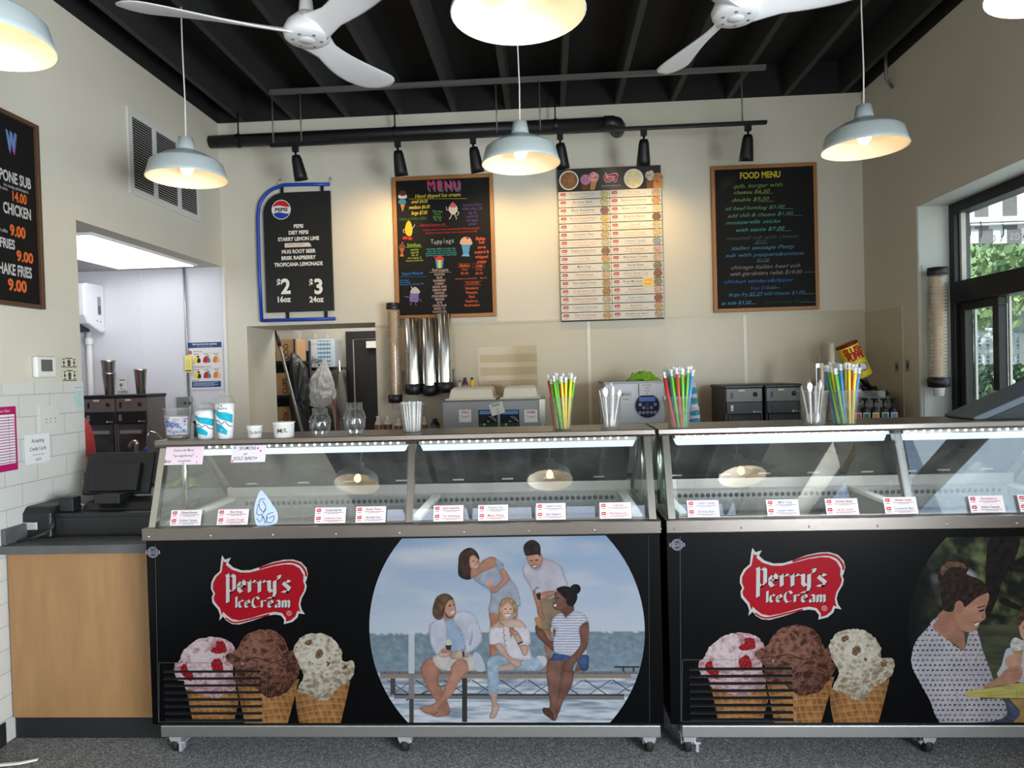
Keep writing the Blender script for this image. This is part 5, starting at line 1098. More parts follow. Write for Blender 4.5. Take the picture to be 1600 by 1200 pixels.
up = [(p[0] + r * .93 * math.cos(t_), p[1] + r * .93 * math.sin(t_)) for t_ in [R(a_) for a_ in range(16, 171, 7)]]
dn = [(p[0] + r * .93 * math.cos(t_), p[1] + r * .93 * math.sin(t_)) for t_ in [R(a_) for a_ in range(196, 351, 7)]]
wv = lambda y0, s: [(p[0] + r * .9 * (-1 + 2 * i / 10) * .98, p[1] + r * (y0 + s * .08 * math.sin(PI * (i / 5 - .2)))) for i in range(11)]
A.poly(up + wv(.34, 1), (196, 38, 44)); A.poly(wv(-.34, 1)[::-1] + dn[::1] if False else dn + wv(-.34, 1)[::-1], (36, 62, 158))
A.text('PEPSI', p[0], p[1] - r * .17, r * .36, (24, 24, 30), bold=.04, sx=1.2)
A.build('brand_roundel', ps, PRINT)
for x, y0_, y1_ in ((440, 289, 301), (503, 289, 300), (449, 486, 500), (509, 486, 499)):
    q = f([(x - 2, y1_), (x + 2, y0_)]); MB().box(q[0][0], q[1][0], Yp + .004, Yp + .012, q[0][1], q[1][1]).build('bracket', BLACKM, ps)
for x, y in ((438, 279), (517, 277)):
    q = f([(x, y)])[0]; MB().tube([(q[0], YB - .002, q[1]), (q[0], YB - .03, q[1]), (q[0] - .01, YB - .035, q[1] - .05)], .003, 6).build('wall_hook', CHROME, ps)

# side wall board, grille and papers on the left wall
def wallX(px, py): p = onX(px, py, XL); return (p.y, p.z)
y1, zt = wallX(52, 197); _, zb = wallX(63, 484)
y0 = y1 - .75; DW = mk('walnut_trim', (84, 58, 40), .5, 0, .25, 12, .1, 30, (2, 30, 30))
t = thing('menu_board', (XL + .015, (y0 + y1) / 2, zb), 'dark walnut framed chalkboard with orange prices on the left wall', 'menu board')
MB().box(XL, XL + .03, y1 - .02, y1, zb, zt).box(XL, XL + .03, y0, y0 + .02, zb, zt).box(XL, XL + .03, y0 + .02, y1 - .02, zt - .02, zt).box(XL, XL + .03, y0 + .02, y1 - .02, zb, zb + .02).build('frame', DW, t, .003)
A = Art(lambda u, v, h: (XL + .014 + h, u, v)); A.slab(y0 + .018, zb + .018, y1 - .018, zt - .018, .012, (24, 22, 21))
ORG = (236, 112, 52)
def TL_(s, px, py, h, col, **kw):
    q = onX(px, py, XL + .014); kw['sx'] = kw.get('sx', 1) * .72; A.text(s, q.y, q.z, h * .9 * q.y / FPX, col, align='r', **kw)
CW = (206, 204, 198)
TL_('W', 26.5, 241, 34, (150, 80, 160), bold=.06, sx=.6); TL_('W', 25, 238, 34, (90, 150, 190), bold=.04, sx=.6)
TL_('CAPONE SUB', 48.5, 296, 19, CW, bold=.03, sx=.82); TL_('hot, sausage, grilled peppers,', 45, 303, 5.5, CW, sx=.9); TL_('& onions', 12, 298, 5.5, CW, sx=.9)
TL_('14.00', 42, 320, 17, ORG, bold=.03, sx=.95); TL_('CHICKEN', 49, 344, 19, CW, bold=.03, sx=.78)
TL_('with coffee', 12, 364, 7, CW, sx=.8); TL_('9.00', 40, 373, 19, ORG, bold=.04, sx=1.1)
TL_('FRIES', 23.5, 390, 17, CW, bold=.03, sx=.9); TL_('9.00', 52, 412, 18, ORG, bold=.04, sx=1.25); TL_('SHAKE FRIES', 50, 435, 19, CW, bold=.03, sx=.78); TL_('9.00', 42, 457, 20, ORG, bold=.04, sx=1.25)
A.build('chalk_surface', t, PRINTC)

vy0, vz1 = wallX(196, 165); vy1, vz0 = onX(313, 346, XL).y, wallX(203, 302)[1]
vt = thing('vent_grille', (XL + .01, (vy0 + vy1) / 2, vz0), 'white louvred air return grille high on the left wall', 'vent')
VW = mk('white_vent_metal', (206, 204, 198), .5, 0, .03)
fr = MB(); bw = .045
for y in (vy0, vy1 - bw): fr.box(XL, XL + .012, y, y + bw, vz0, vz1)
for z in (vz0, vz1 - bw): fr.box(XL, XL + .012, vy0 + bw, vy1 - bw, z, z + bw)
n3 = [(vy0 + (vy1 - vy0) * q) for q in (1 / 3, 2 / 3)]
for y in n3: fr.box(XL, XL + .012, y - .018, y + .018, vz0 + bw, vz1 - bw)
fr.build('frame', VW, vt, .002)
MB().box(XL + .0005, XL + .001, vy0 + bw, vy1 - bw, vz0 + bw, vz1 - bw).build('duct_opening', mk('duct_black', (14, 14, 14), .8), vt)
sl = MB(); z = vz0 + bw + .008
while z < vz1 - bw:
    sl.prism([(.001, .008), (.0015, .0095), (.011, .0015), (.0105, 0)], lambda u, v, ww, z=z: (XL + u, ww, z + v), vy0 + bw, vy1 - bw); z += .0155
sl.build('louvre', VW, vt)

# thermostat, pinned bills, papers
def wallpaper(px0, py0, px1, py1, h0, art, name, label, cat, base=(224, 222, 214), th=.0008, mat=None, group=None):
    a, b = onX(px0, py0, XL + h0), onX(px1, py1, XL + h0)
    A = Art(lambda u, v, h: (XL + h0 + h, u, v)); A.slab(a.y, b.z, b.y, a.z, th, base); art(A, a.y, b.z, b.y, a.z)
    return A.build(name, None, mat or PRINT, origin=(XL + h0, a.y, b.z), label=label, cat=cat, group=group)
a, b = onX(57, 556, XL + .03), onX(90, 590, XL + .03)
th = thing('thermostat', (XL, (a.y + b.y) / 2, b.z), 'white wall thermostat with a grey screen, left of the two banknotes', 'thermostat')
MB().box(XL + .001, XL + .03, a.y, b.y, b.z, a.z).build('body', WHITE, th, .012, seg=4)
cy_, cz_ = (a.y + b.y) / 2, (a.z + b.z) / 2
MB().box(XL + .03, XL + .0315, cy_ - .04, cy_ + .035, cz_ - .022, cz_ + .036).build('screen', mk('grey_lcd', (96, 96, 88), .25), th)
for k, (q, lab) in enumerate((((94, 558, 121, 575), 'black and white banknote print pinned to the wall, upper of two'), ((96, 577.5, 121.5, 595.5), 'black and white banknote print pinned to the wall, lower of two'))):
    def bill(A, u0, v0, u1, v1, k=k):
        w_, h_ = u1 - u0, v1 - v0; D = (58, 58, 50)
        A.rect(u0 + w_ * .05, v0 + h_ * .1, u1 - w_ * .05, v1 - h_ * .08, (176, 174, 152)); A.rect(u0 + w_ * .09, v0 + h_ * .18, u1 - w_ * .09, v1 - h_ * .16, (216, 212, 188))
        A.disc((u0 + u1) / 2, (v0 + v1) / 2, w_ * .13, (150, 148, 126), h_ * .34); A.disc((u0 + u1) / 2, (v0 + v1) / 2 + h_ * .08, w_ * .07, D, h_ * .17); A.poly([((u0 + u1) / 2 - w_ * .1, v0 + h_ * .18), ((u0 + u1) / 2 + w_ * .1, v0 + h_ * .18), ((u0 + u1) / 2, v0 + h_ * .5)], D)
        for x in (.2, .8):
            A.disc(u0 + w_ * x, (v0 + v1) / 2, w_ * .06, D, h_ * .16); 
            for y in (.22, .78): A.rect(u0 + w_ * (x - .06), v0 + h_ * (y - .05), u0 + w_ * (x + .06), v0 + h_ * (y + .05), D)
        A.rect(u0 + w_ * .3, v1 - h_ * .12, u0 + w_ * .7, v1 - h_ * .04, D); A.rect(u0 + w_ * .05, v0 + h_ * .04, u1 - w_ * .05, v0 + h_ * .1, D)
    wallpaper(*q, .003, bill, 'banknote_print', lab, 'paper', (206, 202, 178))
def slip(A, u0, v0, u1, v1):
    w_, h_ = u1 - u0, v1 - v0; A.rect(u0, v1 - h_ * .17, u1, v1, (206, 206, 222)); A.text('Guest Check', (u0 + u1) / 2, v1 - h_ * .12, h_ * .075, (40, 40, 70), sx=.75)
    for k in range(9): A.rect(u0 + w_ * .08, v1 - h_ * (.26 + .07 * k), u1 - w_ * .1, v1 - h_ * (.253 + .07 * k), (130, 160, 152))
    A.line([(u0 + w_ * .6, v0 + h_ * .1), (u0 + w_ * .6, v1 - h_ * .2)], .0012, (130, 160, 152))
wallpaper(116, 602, 130.5, 641, .009, slip, 'guest_check', 'pale green guest check slip hanging at the wall corner', 'paper', (186, 206, 196))
def blankplate(A, u0, v0, u1, v1):
    w_, h_ = u1 - u0, v1 - v0
    for x in (.3, .52, .76):
        for y in (.36, .5): A.disc(u0 + w_ * x + .002, v0 + h_ * y, w_ * .035, (150, 148, 140), n=8)
        A.rect(u0 + w_ * (x - .05), v0 + h_ * .47, u0 + w_ * (x + .07), v0 + h_ * .5, (170, 168, 160))
    for x, y in ((.1, .1), (.9, .1), (.1, .9), (.9, .9)): A.disc(u0 + w_ * x, v0 + h_ * y, .0025, (150, 150, 146), n=8)
wallpaper(61.5, 635.5, 94, 672, .012, blankplate, 'wall_plate', 'square off-white wall plate with six small marks', 'wall plate', (206, 204, 194), .005)
def credit(A, u0, v0, u1, v1):
    w_, h_ = u1 - u0, v1 - v0
    for s, y, h in (('Accepting', .72, .13), ('Credit Cards', .44, .13), ('3.5% Card Fee Added', .27, .055), ('6/8/25', .08, .1)): A.text(s, u0 + w_ * .52, v0 + h_ * y, h_ * h, (50, 48, 54), bold=.01 if h > .1 else 0, sx=.8, jit=.04 if h > .06 else 0)
wallpaper(38, 680.5, 78.5, 720, .009, credit, 'paper_notice', 'white paper notice reading Accepting Credit Cards', 'notice', (224, 222, 220))
def chart(A, u0, v0, u1, v1):
    w_, h_ = u1 - u0, v1 - v0; A.text('Flavor Chart', u1 - w_ * .12, v1 - h_ * .085, h_ * .045, (226, 190, 206), align='r', sx=.8, shear=.2)
    A.rect(u0, v0 + h_ * .11, u1 - w_ * .035, v1 - h_ * .125, (228, 222, 222))
    for k in range(17): z = v0 + h_ * (.125 + k * .0437); A.rect(u0, z, u1 - w_ * .035, z + h_ * .014, (150, 70, 110)); A.rect(u0, z + h_ * .022, u1 - w_ * .05, z + h_ * .025, (190, 180, 186))
    A.rect(u1 - w_ * .16, v0 + h_ * .11, u1 - w_ * .155, v1 - h_ * .125, (120, 60, 90))
q = onX(24.5, 634.5, XL + .009); q2 = onX(24.5, 734, XL + .009)
A = Art(lambda u, v, h: (XL + .009 + h, u, v)); A.slab(q.y - .3, q2.z, q.y, q.z, .001, (170, 24, 92)); chart(A, q.y - .3, q2.z, q.y, q.z)
A.build('poster', None, PRINT, origin=(XL + .009, q.y - .3, q2.z), label='magenta bordered chart poster on the left wall at the picture edge', cat='poster')
# ------------------------------------------------------------------ overhead: pendants, fans, track lights, pipe
ENAM = mk('grey_white_enamel', (186, 196, 196), .35, 0, .03, 10); ENIN = mk('white_enamel_inside', (240, 232, 214), .5, 0, .02, 10)
BULB = glow('warm_bulb', (255, 214, 150), 11)
def pendant():
    t = thing('pendant_lamp', (0, 0, 0), '', 'pendant lamp', 'white dome pendant lamps')
    out = [(.2, 0), (.203, .002), (.196, .02), (.18, .08), (.168, .09), (.11, .122), (.06, .143), (.048, .147), (.046, .155), (.036, .215), (.012, .218)]
    inn = [(.012, .2), (.03, .2), (.05, .138), (.11, .112), (.166, .082), (.176, .074), (.193, .018), (.2, 0)]
    s = MB().lathe(out, n=40); s.build('shade', ENAM, t, local=True)
    MB().lathe(inn, n=40).build('shade_lining', ENIN, t, local=True)
    MB().lathe([(.016, .2), (.018, .16), (.02, .11), (.014, .1)], n=14).build('socket', WHITE, t, local=True)
    MB().lathe([(.0005, .022), (.016, .026), (.028, .04), (.032, .056), (.028, .075), (.016, .095), (.013, .104)], n=18).build('bulb', BULB, t, local=True)
    MB().tube([(0, 0, .215), (.003, 0, .4), (-.002, .001, .7), (0, 0, 3.6 - 2.62)], .0036, 6).build('cord', mk('white_cord', (226, 224, 220), .5), t, local=True)
    return t
P0 = None
for px, py, Y, lab in ((292, 265, 3.57, 'white dome pendant lamp in front of the wall vent grille'), (814, 255, 3.57, 'white dome pendant lamp above the middle of the counter, between the MENU and flavour boards'), (1351, 240, 3.57, 'white dome pendant lamp at the right, beside the FOOD MENU chalkboard'),
    (-30, 55, 2.08, 'white dome pendant lamp cut off by the left picture edge'), (810, 28, 2.08, 'large white dome pendant lamp cut off at the top centre of the picture'), (1668, -8, 2.08, 'white dome pendant lamp just entering at the upper right picture corner'),
    (None, -1.76, -.04, 'white dome pendant lamp over the customers, left one mirrored in the case glass'), (None, -.02, -.04, 'white dome pendant lamp over the customers, middle one mirrored in the case glass'), (None, 1.66, -.04, 'white dome pendant lamp over the customers, right one mirrored in the case glass')):
    p = (onY(px, py, Y).x, Y, 2.67) if px is not None else (py, Y, 2.67)
    if P0 is None: P0 = pendant(); P0.location = p; P0['label'] = lab
    else: copy_thing(P0, p, lab)
FANW = mk('white_fan', (214, 212, 212), .4, 0, .03, 8)
def fan(x, y, z, a0, label):
    t = thing('ceiling_fan', (x, y, z), label, 'ceiling fan', 'white three blade ceiling fans')
    MB().lathe([(.0001, 0), (.078, 0), (.085, .006), (.09, .026), (.074, .06), (.045, .088), (.022, .11), (.0001, .112)], n=32).build('motor_hub', FANW, t, local=True)
    c = MB().lathe([(.0001, -.006), (.028, -.006), (.03, -.003)], n=20).lathe([(.03, -.003), (.074, -.003), (.078, .001)], n=28)
    cp = c.build('cap', FANW, t, local=True)
    d = MB()
    for k in range(6): d.lathe([(.0001, -.0045), (.0065, -.0045), (.0065, -.002)], (.053 * math.cos(k * PI / 3 + .3), .053 * math.sin(k * PI / 3 + .3), 0), 8)
    d.build('vent_slot', mk('grey_slot', (110, 108, 108), .6), cp, local=True)
    MB().lathe([(.013, .11), (.013, .6)], n=12).lathe([(.03, .1), (.024, .15), (.013, .16)], n=16).build('downrod', FANW, t, local=True)
    MB().lathe([(.0001, .56), (.06, .57), (.065, .66), (.0001, .67)], n=20).build('canopy', FANW, t, local=True)
    for k in range(3):
        rows = []; Rr = .665; a = R(a0 + 120 * k); n = 20
        for i in range(n + 1):
            q = i / n; r = .04 + q * (Rr - .04)
            wd = .082 + .05 * max(0, 1 - q * 5) + .078 * math.sin(min(1, max(0, (q - .1) / .75)) * PI / 2) ** 1.5
            if q > .8: wd *= max(.04, 1 - ((q - .8) / .2) ** 2.4) ** .6
            pit = -R(30 - 19 * min(1, q * 1.2)); off = .03 * math.sin(q * PI) - .02 * q; zc = .03 + .045 * q ** 1.4
            row = []
            for j in range(12):
                th = 2 * PI * j / 12; cx = math.cos(th) * wd / 2 + off; cz = math.sin(th) * .008 * (1 - .4 * q)
                yy = cx * math.cos(pit) - cz * math.sin(pit); zz = cx * math.sin(pit) + cz * math.cos(pit)
                row.append((r * math.cos(a) - yy * math.sin(a), r * math.sin(a) + yy * math.cos(a), zc + zz))
            rows.append(row)
        MB().grid(rows, 0, True, True, True, True).build('blade', FANW, t, local=True)
fan(-.893, 2.631, 2.9, 77, 'white three blade ceiling fan on the left, beside the left front pendant')
fan(.731, 2.644, 2.9, 104, 'white three blade ceiling fan on the right, beside the right wall')

TY, RZ = 4.65, 3.54
tk = thing('track_rail', (-.2, TY, 3.2), 'black lighting track hung by thin rods from a grey rail under the joists', 'light track')
xa, xb = onY(422, 147, TY).x, onY(1196, 105, TY).x
GR = mk('grey_conduit', (112, 110, 106), .4, .6, .06, 30)
MB().box(xa, xb, TY - .015, TY + .015, RZ, ZC - .001).build('support_rail', GR, tk)
za, zb_ = onY(420, 220, TY).z, onY(1193, 199, TY).z; zm = (za + zb_) / 2
MB().box(xa - .01, xb, TY - .016, TY + .016, zm - .011, zm + .011).build('track_bar', BLACKM, tk, .002)
for px in (426, 470, 776, 844, 1160):
    x = onY(px, 190, TY).x; MB().tube([(x, TY, zm + .01), (x, TY, RZ + .005)], .005, 6).build('hanger_rod', GR, tk)
AX = Vector((0, .32, -1)).normalized()
for px, lit, lab, ax in ((461, 0, 'above the soft drink sign', (.12, .25, -1)), (621, 1, 'above the left edge of the MENU board', (.06, .3, -1)), (739, 1, 'above the right part of the MENU board', (.14, .3, -1)), (875, 1, 'partly behind the middle pendant shade', (.1, .32, -1)), (1006, 1, 'above the flavour board', (0, .34, -1)), (1169, 1, 'near the right end of the track', (-.02, .3, -1))):
    x = onY(px, 215, TY).x; sp_ = thing('track_spotlight', (x, TY, zm - .012), 'black track spotlight ' + lab, 'spotlight', 'black spotlights on the track')
    MB().box(x - .02, x + .02, TY - .014, TY + .014, zm - .05, zm - .0115).tube([(x, TY, zm - .05), (x, TY, zm - .085)], .008, 8).build('stem', BLACKM, sp_)
    d = Vector(ax).normalized(); top = Vector((x, TY, zm - .07)); mt = d.to_track_quat('Z', 'Y').to_matrix()
    MB().lathe([(.0001, 0), (.026, .004), (.034, .03), (.044, .13), (.047, .172), (.044, .172), (.04, .12), (.0001, .1)], top, 20, 0, mt).build('lamp_head', BLACKM, sp_)
    MB().lathe([(.0001, .138), (.036, .138)], top, 16, 0, mt).build('lamp_lens', glow('warm_lens', (255, 206, 130), 6) if lit else mk('dark_lens', (60, 58, 55), .2), sp_)
    if lit: lamp('track_spot_beam', 'SPOT', top + d * .175, (0, 15, 9, 9, 12, 1)[(461, 621, 739, 875, 1006, 1169).index(px)], WARM, aim=((0, -1.33, -.42, .0, .72, 1.3)[(461, 621, 739, 875, 1006, 1169).index(px)], YB, 2.5), spot_size=R(104), spot_blend=1, shadow_soft_size=.03)
pz0, pz1 = onY(332, 217, 5.06), onY(950, 198, 5.06)
bpz = (pz0.z + pz1.z) / 2
pp_ = thing('drain_pipe', (-1, 5.06, bpz), 'long black pipe with an elbow along the top of the back wall', 'pipe')
MB().tube([(XL + .005, 5.06, bpz)] + [(pz1.x, 5.06, bpz)], .046, 16).build('pipe', BLACK, pp_)
MB().tube([(pz1.x - .03, 5.06, bpz), (pz1.x + .03, 5.06, bpz), (pz1.x + .065, 5.075, bpz - .005), (pz1.x + .08, 5.11, bpz - .01), (pz1.x + .08, 5.198, bpz - .01)], .053, 16).build('elbow', BLACK, pp_)
for px in (372, 617, 868):
    x = onY(px, 200, 5.06).x
    MB().tube([(x, 5.06, ZC + .02), (x, 5.06, bpz + .05)], .006, 6).lathe([(.05, -.012), (.052, 0), (.05, .012)], (x, 5.06, bpz), 16, 0, Matrix.Rotation(PI / 2, 3, 'Y')).build('pipe_hanger', BLACKM, pp_)
q0, q1 = onX(1374, 86, XR - .1), onX(1387, 112, XR - .02)
MB().tube([(XR - .06, q0.y, ZC + .06), (XR - .06, q0.y, ZC - .02), (XR - .05, q0.y + .02, ZC - .1), (XR - .004, q0.y + .03, ZC - .16)], .011, 8).build('conduit_whip', GR, origin=(XR - .02, q0.y, ZC - .15), label='short grey bent conduit at the top of the right wall', cat='conduit')

# ------------------------------------------------------------------ register counter on the left
MAPLE = mk('maple_laminate', (154, 116, 76), .5, 0, .14, 5, 0, 30, (6, 6, .9)); GREYL = mk('grey_laminate_top', (84, 84, 84), .4, 0, .2, 18)
rc = thing('register_counter', (-2.1, 3.3, 0), 'maple fronted register counter with a grey laminate top', 'counter')
RX = -1.79
MB().box(XL + .016, RX, 2.98, 3.9, .1, .85).build('cabinet', MAPLE, rc, .002)
MB().box(XL + .016, RX + .02, 2.995, 3.85, 0, .1).build('toe_kick', RUBBER, rc)
MB().box(XL + .008, RX + .015, 2.945, 3.95, .85, .888).build('worktop', GREYL, rc, .004)
MB().box(XL + .008, XL + .028, 2.96, 3.9, .888, .96).build('backsplash', GREYL, rc, .003)
def pbox(name, px0, py0, px1, py1, Y, dep, mat, parent=None, bevel=.004, **kw):
    a, b = onY(px0, py0, Y), onY(px1, py1, Y)
    return MB().box(a.x, b.x, Y, Y + dep, b.z, a.z).build(name, mat, parent, bevel, origin=None if parent else ((a.x + b.x) / 2, Y + dep / 2, b.z), **kw)
CT = .888
a, b = onY(84, 802, 3.12), onY(226, 838, 3.12)
cd_ = thing('cash_drawer', ((a.x + b.x) / 2, 3.3, CT), 'wide flat black cash drawer under the register screen', 'cash drawer')
MB().box(a.x, -1.83, 3.12, 3.5, CT, a.z).build('drawer_case', BLACK, cd_, .006); DT = a.z
MB().box(a.x + .012, -1.842, 3.114, 3.12, CT + .012, DT - .02).build('drawer_front', BLACK, cd_, .002)
rg = thing('register_screen', (-2.0, 3.34, DT), 'black register screen seen from behind on the cash drawer', 'register')
s0, s1 = onY(134, 714, 3.34), onY(240, 765, 3.34)
mt = Matrix.Translation((((s0.x + s1.x) / 2), 3.34, (s0.z + s1.z) / 2)) @ Matrix.Rotation(R(-18), 4, 'X')
hw, hh_ = (s1.x - s0.x) / 2, (s0.z - s1.z) / 2 + .02
MB().box(-hw, hw, -.012, .012, -hh_, hh_, 0, mt).box(-hw * .75, hw * .7, -.035, -.012, -hh_ * .9, hh_ * .45, 0, mt).build('screen_housing', BLACK, rg, .005)
MB().prism([(-.07, 0), (.07, 0), (.05, .1), (-.05, .1)], lambda u, v, ww: ((s0.x + s1.x) / 2 + u, 3.34 + ww, DT + .03 + v), -.03, .03).build('neck', BLACK, rg, .006)
q0, q1 = onY(133, 780, 3.2), onY(232, 803, 3.2)
MB().prism([(3.17, 0), (3.46, 0), (3.46, .06), (3.2, .03)], lambda u, v, ww: (ww, u, DT + .001 + v), q0.x, -1.84).build('stand_base', BLACK, rg, .006)
q0, q1 = onY(145, 775, 3.16), onY(186, 790, 3.16)
MB().box(q0.x, q1.x, 3.165, 3.24, DT + .03, DT + .075).build('rear_cover', BLACK, rg, .004)
q0 = onY(126, 739, 3.3); MB().box(q0.x, q0.x + .055, 3.32, 3.42, q0.z - .1, q0.z, 0).build('card_slot', BLACK, rg, .004)
pr = thing('receipt_printer', (onY(52, 840, 3.12).x, 3.2, CT), 'black receipt printer with a white rating sticker', 'printer')
a, b = onY(22, 793, 3.1), onY(82, 842, 3.1)
MB().prism([(3.09, 0), (3.3, 0), (3.3, a.z - CT), (3.12, a.z - CT), (3.095, (a.z - CT) * .8)], lambda u, v, ww: (ww, u, CT + v), a.x, b.x).build('housing', BLACK, pr, .01, seg=3)
A = Art(planeY(3.0895)); q0, q1 = onY(33, 828, 3.089), onY(58, 816, 3.089); A.slab(q0.x, q0.z, q1.x, q1.z, .0005, (198, 198, 196))
for k in range(5): A.rect(q0.x + .004, q0.z + .004 + k * .007, q1.x - .006 - .012 * (k % 2), q0.z + .0065 + k * .007, (110, 110, 110))
A.build('rating_sticker', pr, PRINT)
a, b = onY(93, 777, 3.15), onY(117, 803, 3.15)
bx = MB().box(a.x, b.x, 3.14, 3.2, DT, a.z).build('card_reader', BLACK, None, .006, origin=((a.x + b.x) / 2, 3.17, DT), label='small upright black card reader box on the cash drawer', cat='card reader')
a, b = onY(66, 785, 3.36), onY(100, 803, 3.36)
MB().box(a.x, b.x, 3.36, 3.48, CT, a.z).build('power_box', BLACK, None, .01, origin=(a.x, 3.4, CT), label='low black box behind the receipt printer', cat='box')
def gp(px, py, Y): return onY(px, py, Y)
for k, (pts, lab) in enumerate((([(118, 795, 3.18), (124, 788, 3.2), (131, 790, 3.22), (126, 799, 3.2), (134, 795, 3.25)], 'white and grey cables looped beside the card reader'), ([(75, 800, 3.12), (72, 812, 3.1), (80, 806, 3.1), (84, 822, 3.08), (70, 832, 3.06), (50, 840, 3.03), (28, 846, 3.02)], 'black cable running from the printer down onto the worktop'), ([(84, 815, 3.09), (76, 830, 3.07), (66, 836, 3.05), (48, 843, 3.03)], 'second black cable beside the receipt printer'))):
    P_ = [gp(*q) for q in pts]; P_ = [Vector((p.x, p.y, max(p.z, CT + .004))) for p in P_]
    MB().tube(smooth_open([tuple(p) for p in P_], 5), .004, 6).build('cable', mk('grey_cable', (176, 174, 170), .5) if k == 0 else BLACK, origin=tuple(P_[0]), label=lab, cat='cable')

# ------------------------------------------------------------------ drink machines
TAUPE = mk('taupe_panel', (112, 98, 96), .4, .2, .05, 12); TINT = clear('smoked_door', (110, 84, 78), 1.5, .04, .05, .05, 6); DGREY = mk('dark_grey_panel', (92, 90, 88), .4, .3, .05, 12)
def drink_machine(x0, x1, Y, z0, z1, label, upper, dark, D=.4):
    t = thing('drink_dispenser', ((x0 + x1) / 2, Y + .2, z0), label, 'drink dispenser', 'hot drink dispensers')
    H = z1 - z0; w_ = x1 - x0; zb_ = z1 - H * .04; zu = z1 - H * .2; zd = z1 - H * .34
    MB().box(x0, x0 + .012, Y + .01, Y + D, z0, zb_).box(x1 - .012, x1, Y + .01, Y + D, z0, zb_).box(x0 + .012, x1 - .012, Y + D - .04, Y + D, z0, zb_).box(x0 + .012, x1 - .012, Y + .01, Y + D - .04, z0, z0 + .04).box(x0 + .012, x1 - .012, Y + .06, Y + D - .04, zd, zb_).build('cabinet', mk('machine_side', (120, 114, 112), .4, .4) if not dark else BLACK, t)
    MB().box(x0 - .006, x1 + .006, Y - .006, Y + D + .01, zb_, z1).build('top_cap', BLACK, t, .006)
    MB().box(x0 + .004, x1 - .004, Y, Y + .06, zu, zb_).build('upper_panel', upper, t, .003)
    MB().box(x0 + .004, x1 - .004, Y - .004, Y + .06, zd, zu).build('control_band', BLACK, t, .003)
    MB().box(x0 + w_ * .12, x0 + w_ * .2, Y - .01, Y - .004, zd + (zu - zd) * .25, zd + (zu - zd) * .75).build('switch', CHROME, t)
    MB().box(x0 + w_ * .14, x0 + w_ * .2, Y - .005, Y, zu + (zb_ - zu) * .3, zu + (zb_ - zu) * .7).build('rocker_switch', BLACK, t)
    MB().lathe([(.0001, .006), (.014, .006), (.016, 0)], (x1 - w_ * .2, Y, zu + (zb_ - zu) * .55), 12, 0, Matrix.Rotation(PI / 2, 3, 'X')).build('knob', BLACK, t)
    A = Art(planeY(Y - .0045)); A.rect(x1 - w_ * .26, zd + .008, x1 - w_ * .22, zd + .02, (210, 206, 200)); A.text('Wilbur', x1 - w_ * .13, zd + .009, .011, (200, 196, 192)); A.build('nameplate', t, PRINT)
    MB().box(x0 + w_ * .34, x0 + w_ * .52, Y - .0065, Y - .0008, zb_ - .02, zb_ - .008).build('tape_label', mk('cream_tape', (220, 200, 150), .7), t)
    ins = MB()
    for q in (.22, .5, .76): ins.tube([(x0 + w_ * q, Y + .12, zd), (x0 + w_ * q, Y + .12, z0 + .06)], .007, 8)
    ins.lathe([(.0001, 0), (.022, .004), (.022, .012), (.0001, .016)], (x0 + w_ * .5, Y + .12, z0 + H * .2), 12)
    ins.build('mixing_spindle', CHROME, t)
    MB().box(x0 + .018, x1 - .018, Y + .004, Y + .01, z0 + .05, zd - .004).build('smoked_door', TINT, t)
    MB().box(x0 + w_ * .12, x1 - w_ * .18, Y - .004, Y + .004, zd - H * .12, zd - H * .08).build('door_handle', mk('grey_handle', (150, 136, 134), .4), t)
    MB().box(x0 + .02, x1 - .02, Y + D * .6, Y + D - .05, z0 + .05, zd - .01).build('inner_liner', mk('brown_liner', (88, 56, 50), .5), t)
SY = 4.62
sc_ = thing('side_room_counter', (-3.1, 4.85, 0), 'white work counter in the side room under the two drink dispensers', 'counter')
MB().box(-4.05, -2.62, 4.5, 5.18, 0, .9).build('cabinet', WHITE, sc_); MB().box(-4.07, -2.6, 4.47, 5.185, .9, .935).build('worktop', STEEL, sc_, .003)
x0, x1, x2 = onY(131, 650, SY).x, onY(180, 650, SY).x, onY(229, 650, SY).x; zt = onY(180, 617, SY).z
drink_machine(x0, x1 - .004, SY, .936, zt, 'dark drink dispenser in the side room carrying two stacked steel cups', TAUPE, False, .24)
drink_machine(x1 + .004, x2, SY, .936, zt, 'dark drink dispenser in the side room carrying one steel cup', TAUPE, False, .24)
def malt(px, w_, hpx, z0, Y, label):
    c = onY(px, 600, Y); r = w_ / 2 * Y / FPX; h = hpx * Y / FPX
    MB().lathe([(.0001, 0), (r * .66, 0), (r * .7, .004), (r * .98, h * .93), (r * 1.06, h * .97), (r * 1.0, h), (r * .94, h * .96), (r * .66, .008), (.0001, .008)], n=22).build('malt_cup', STEELV, origin=(0, 0, 0), local=True, label=label, cat='cup', group='steel malt cups on the dispensers').location = (c.x, Y, z0)
malt(171, 20, 35, zt, SY + .13, 'brushed steel malt cup, lower one of the stacked pair'); malt(170.5, 21, 12 + 35, zt + 9 * SY / FPX, SY + .13, 'brushed steel malt cup nested on top of another'); malt(220, 19, 40, zt, SY + .13, 'single brushed steel malt cup on the right drink dispenser')
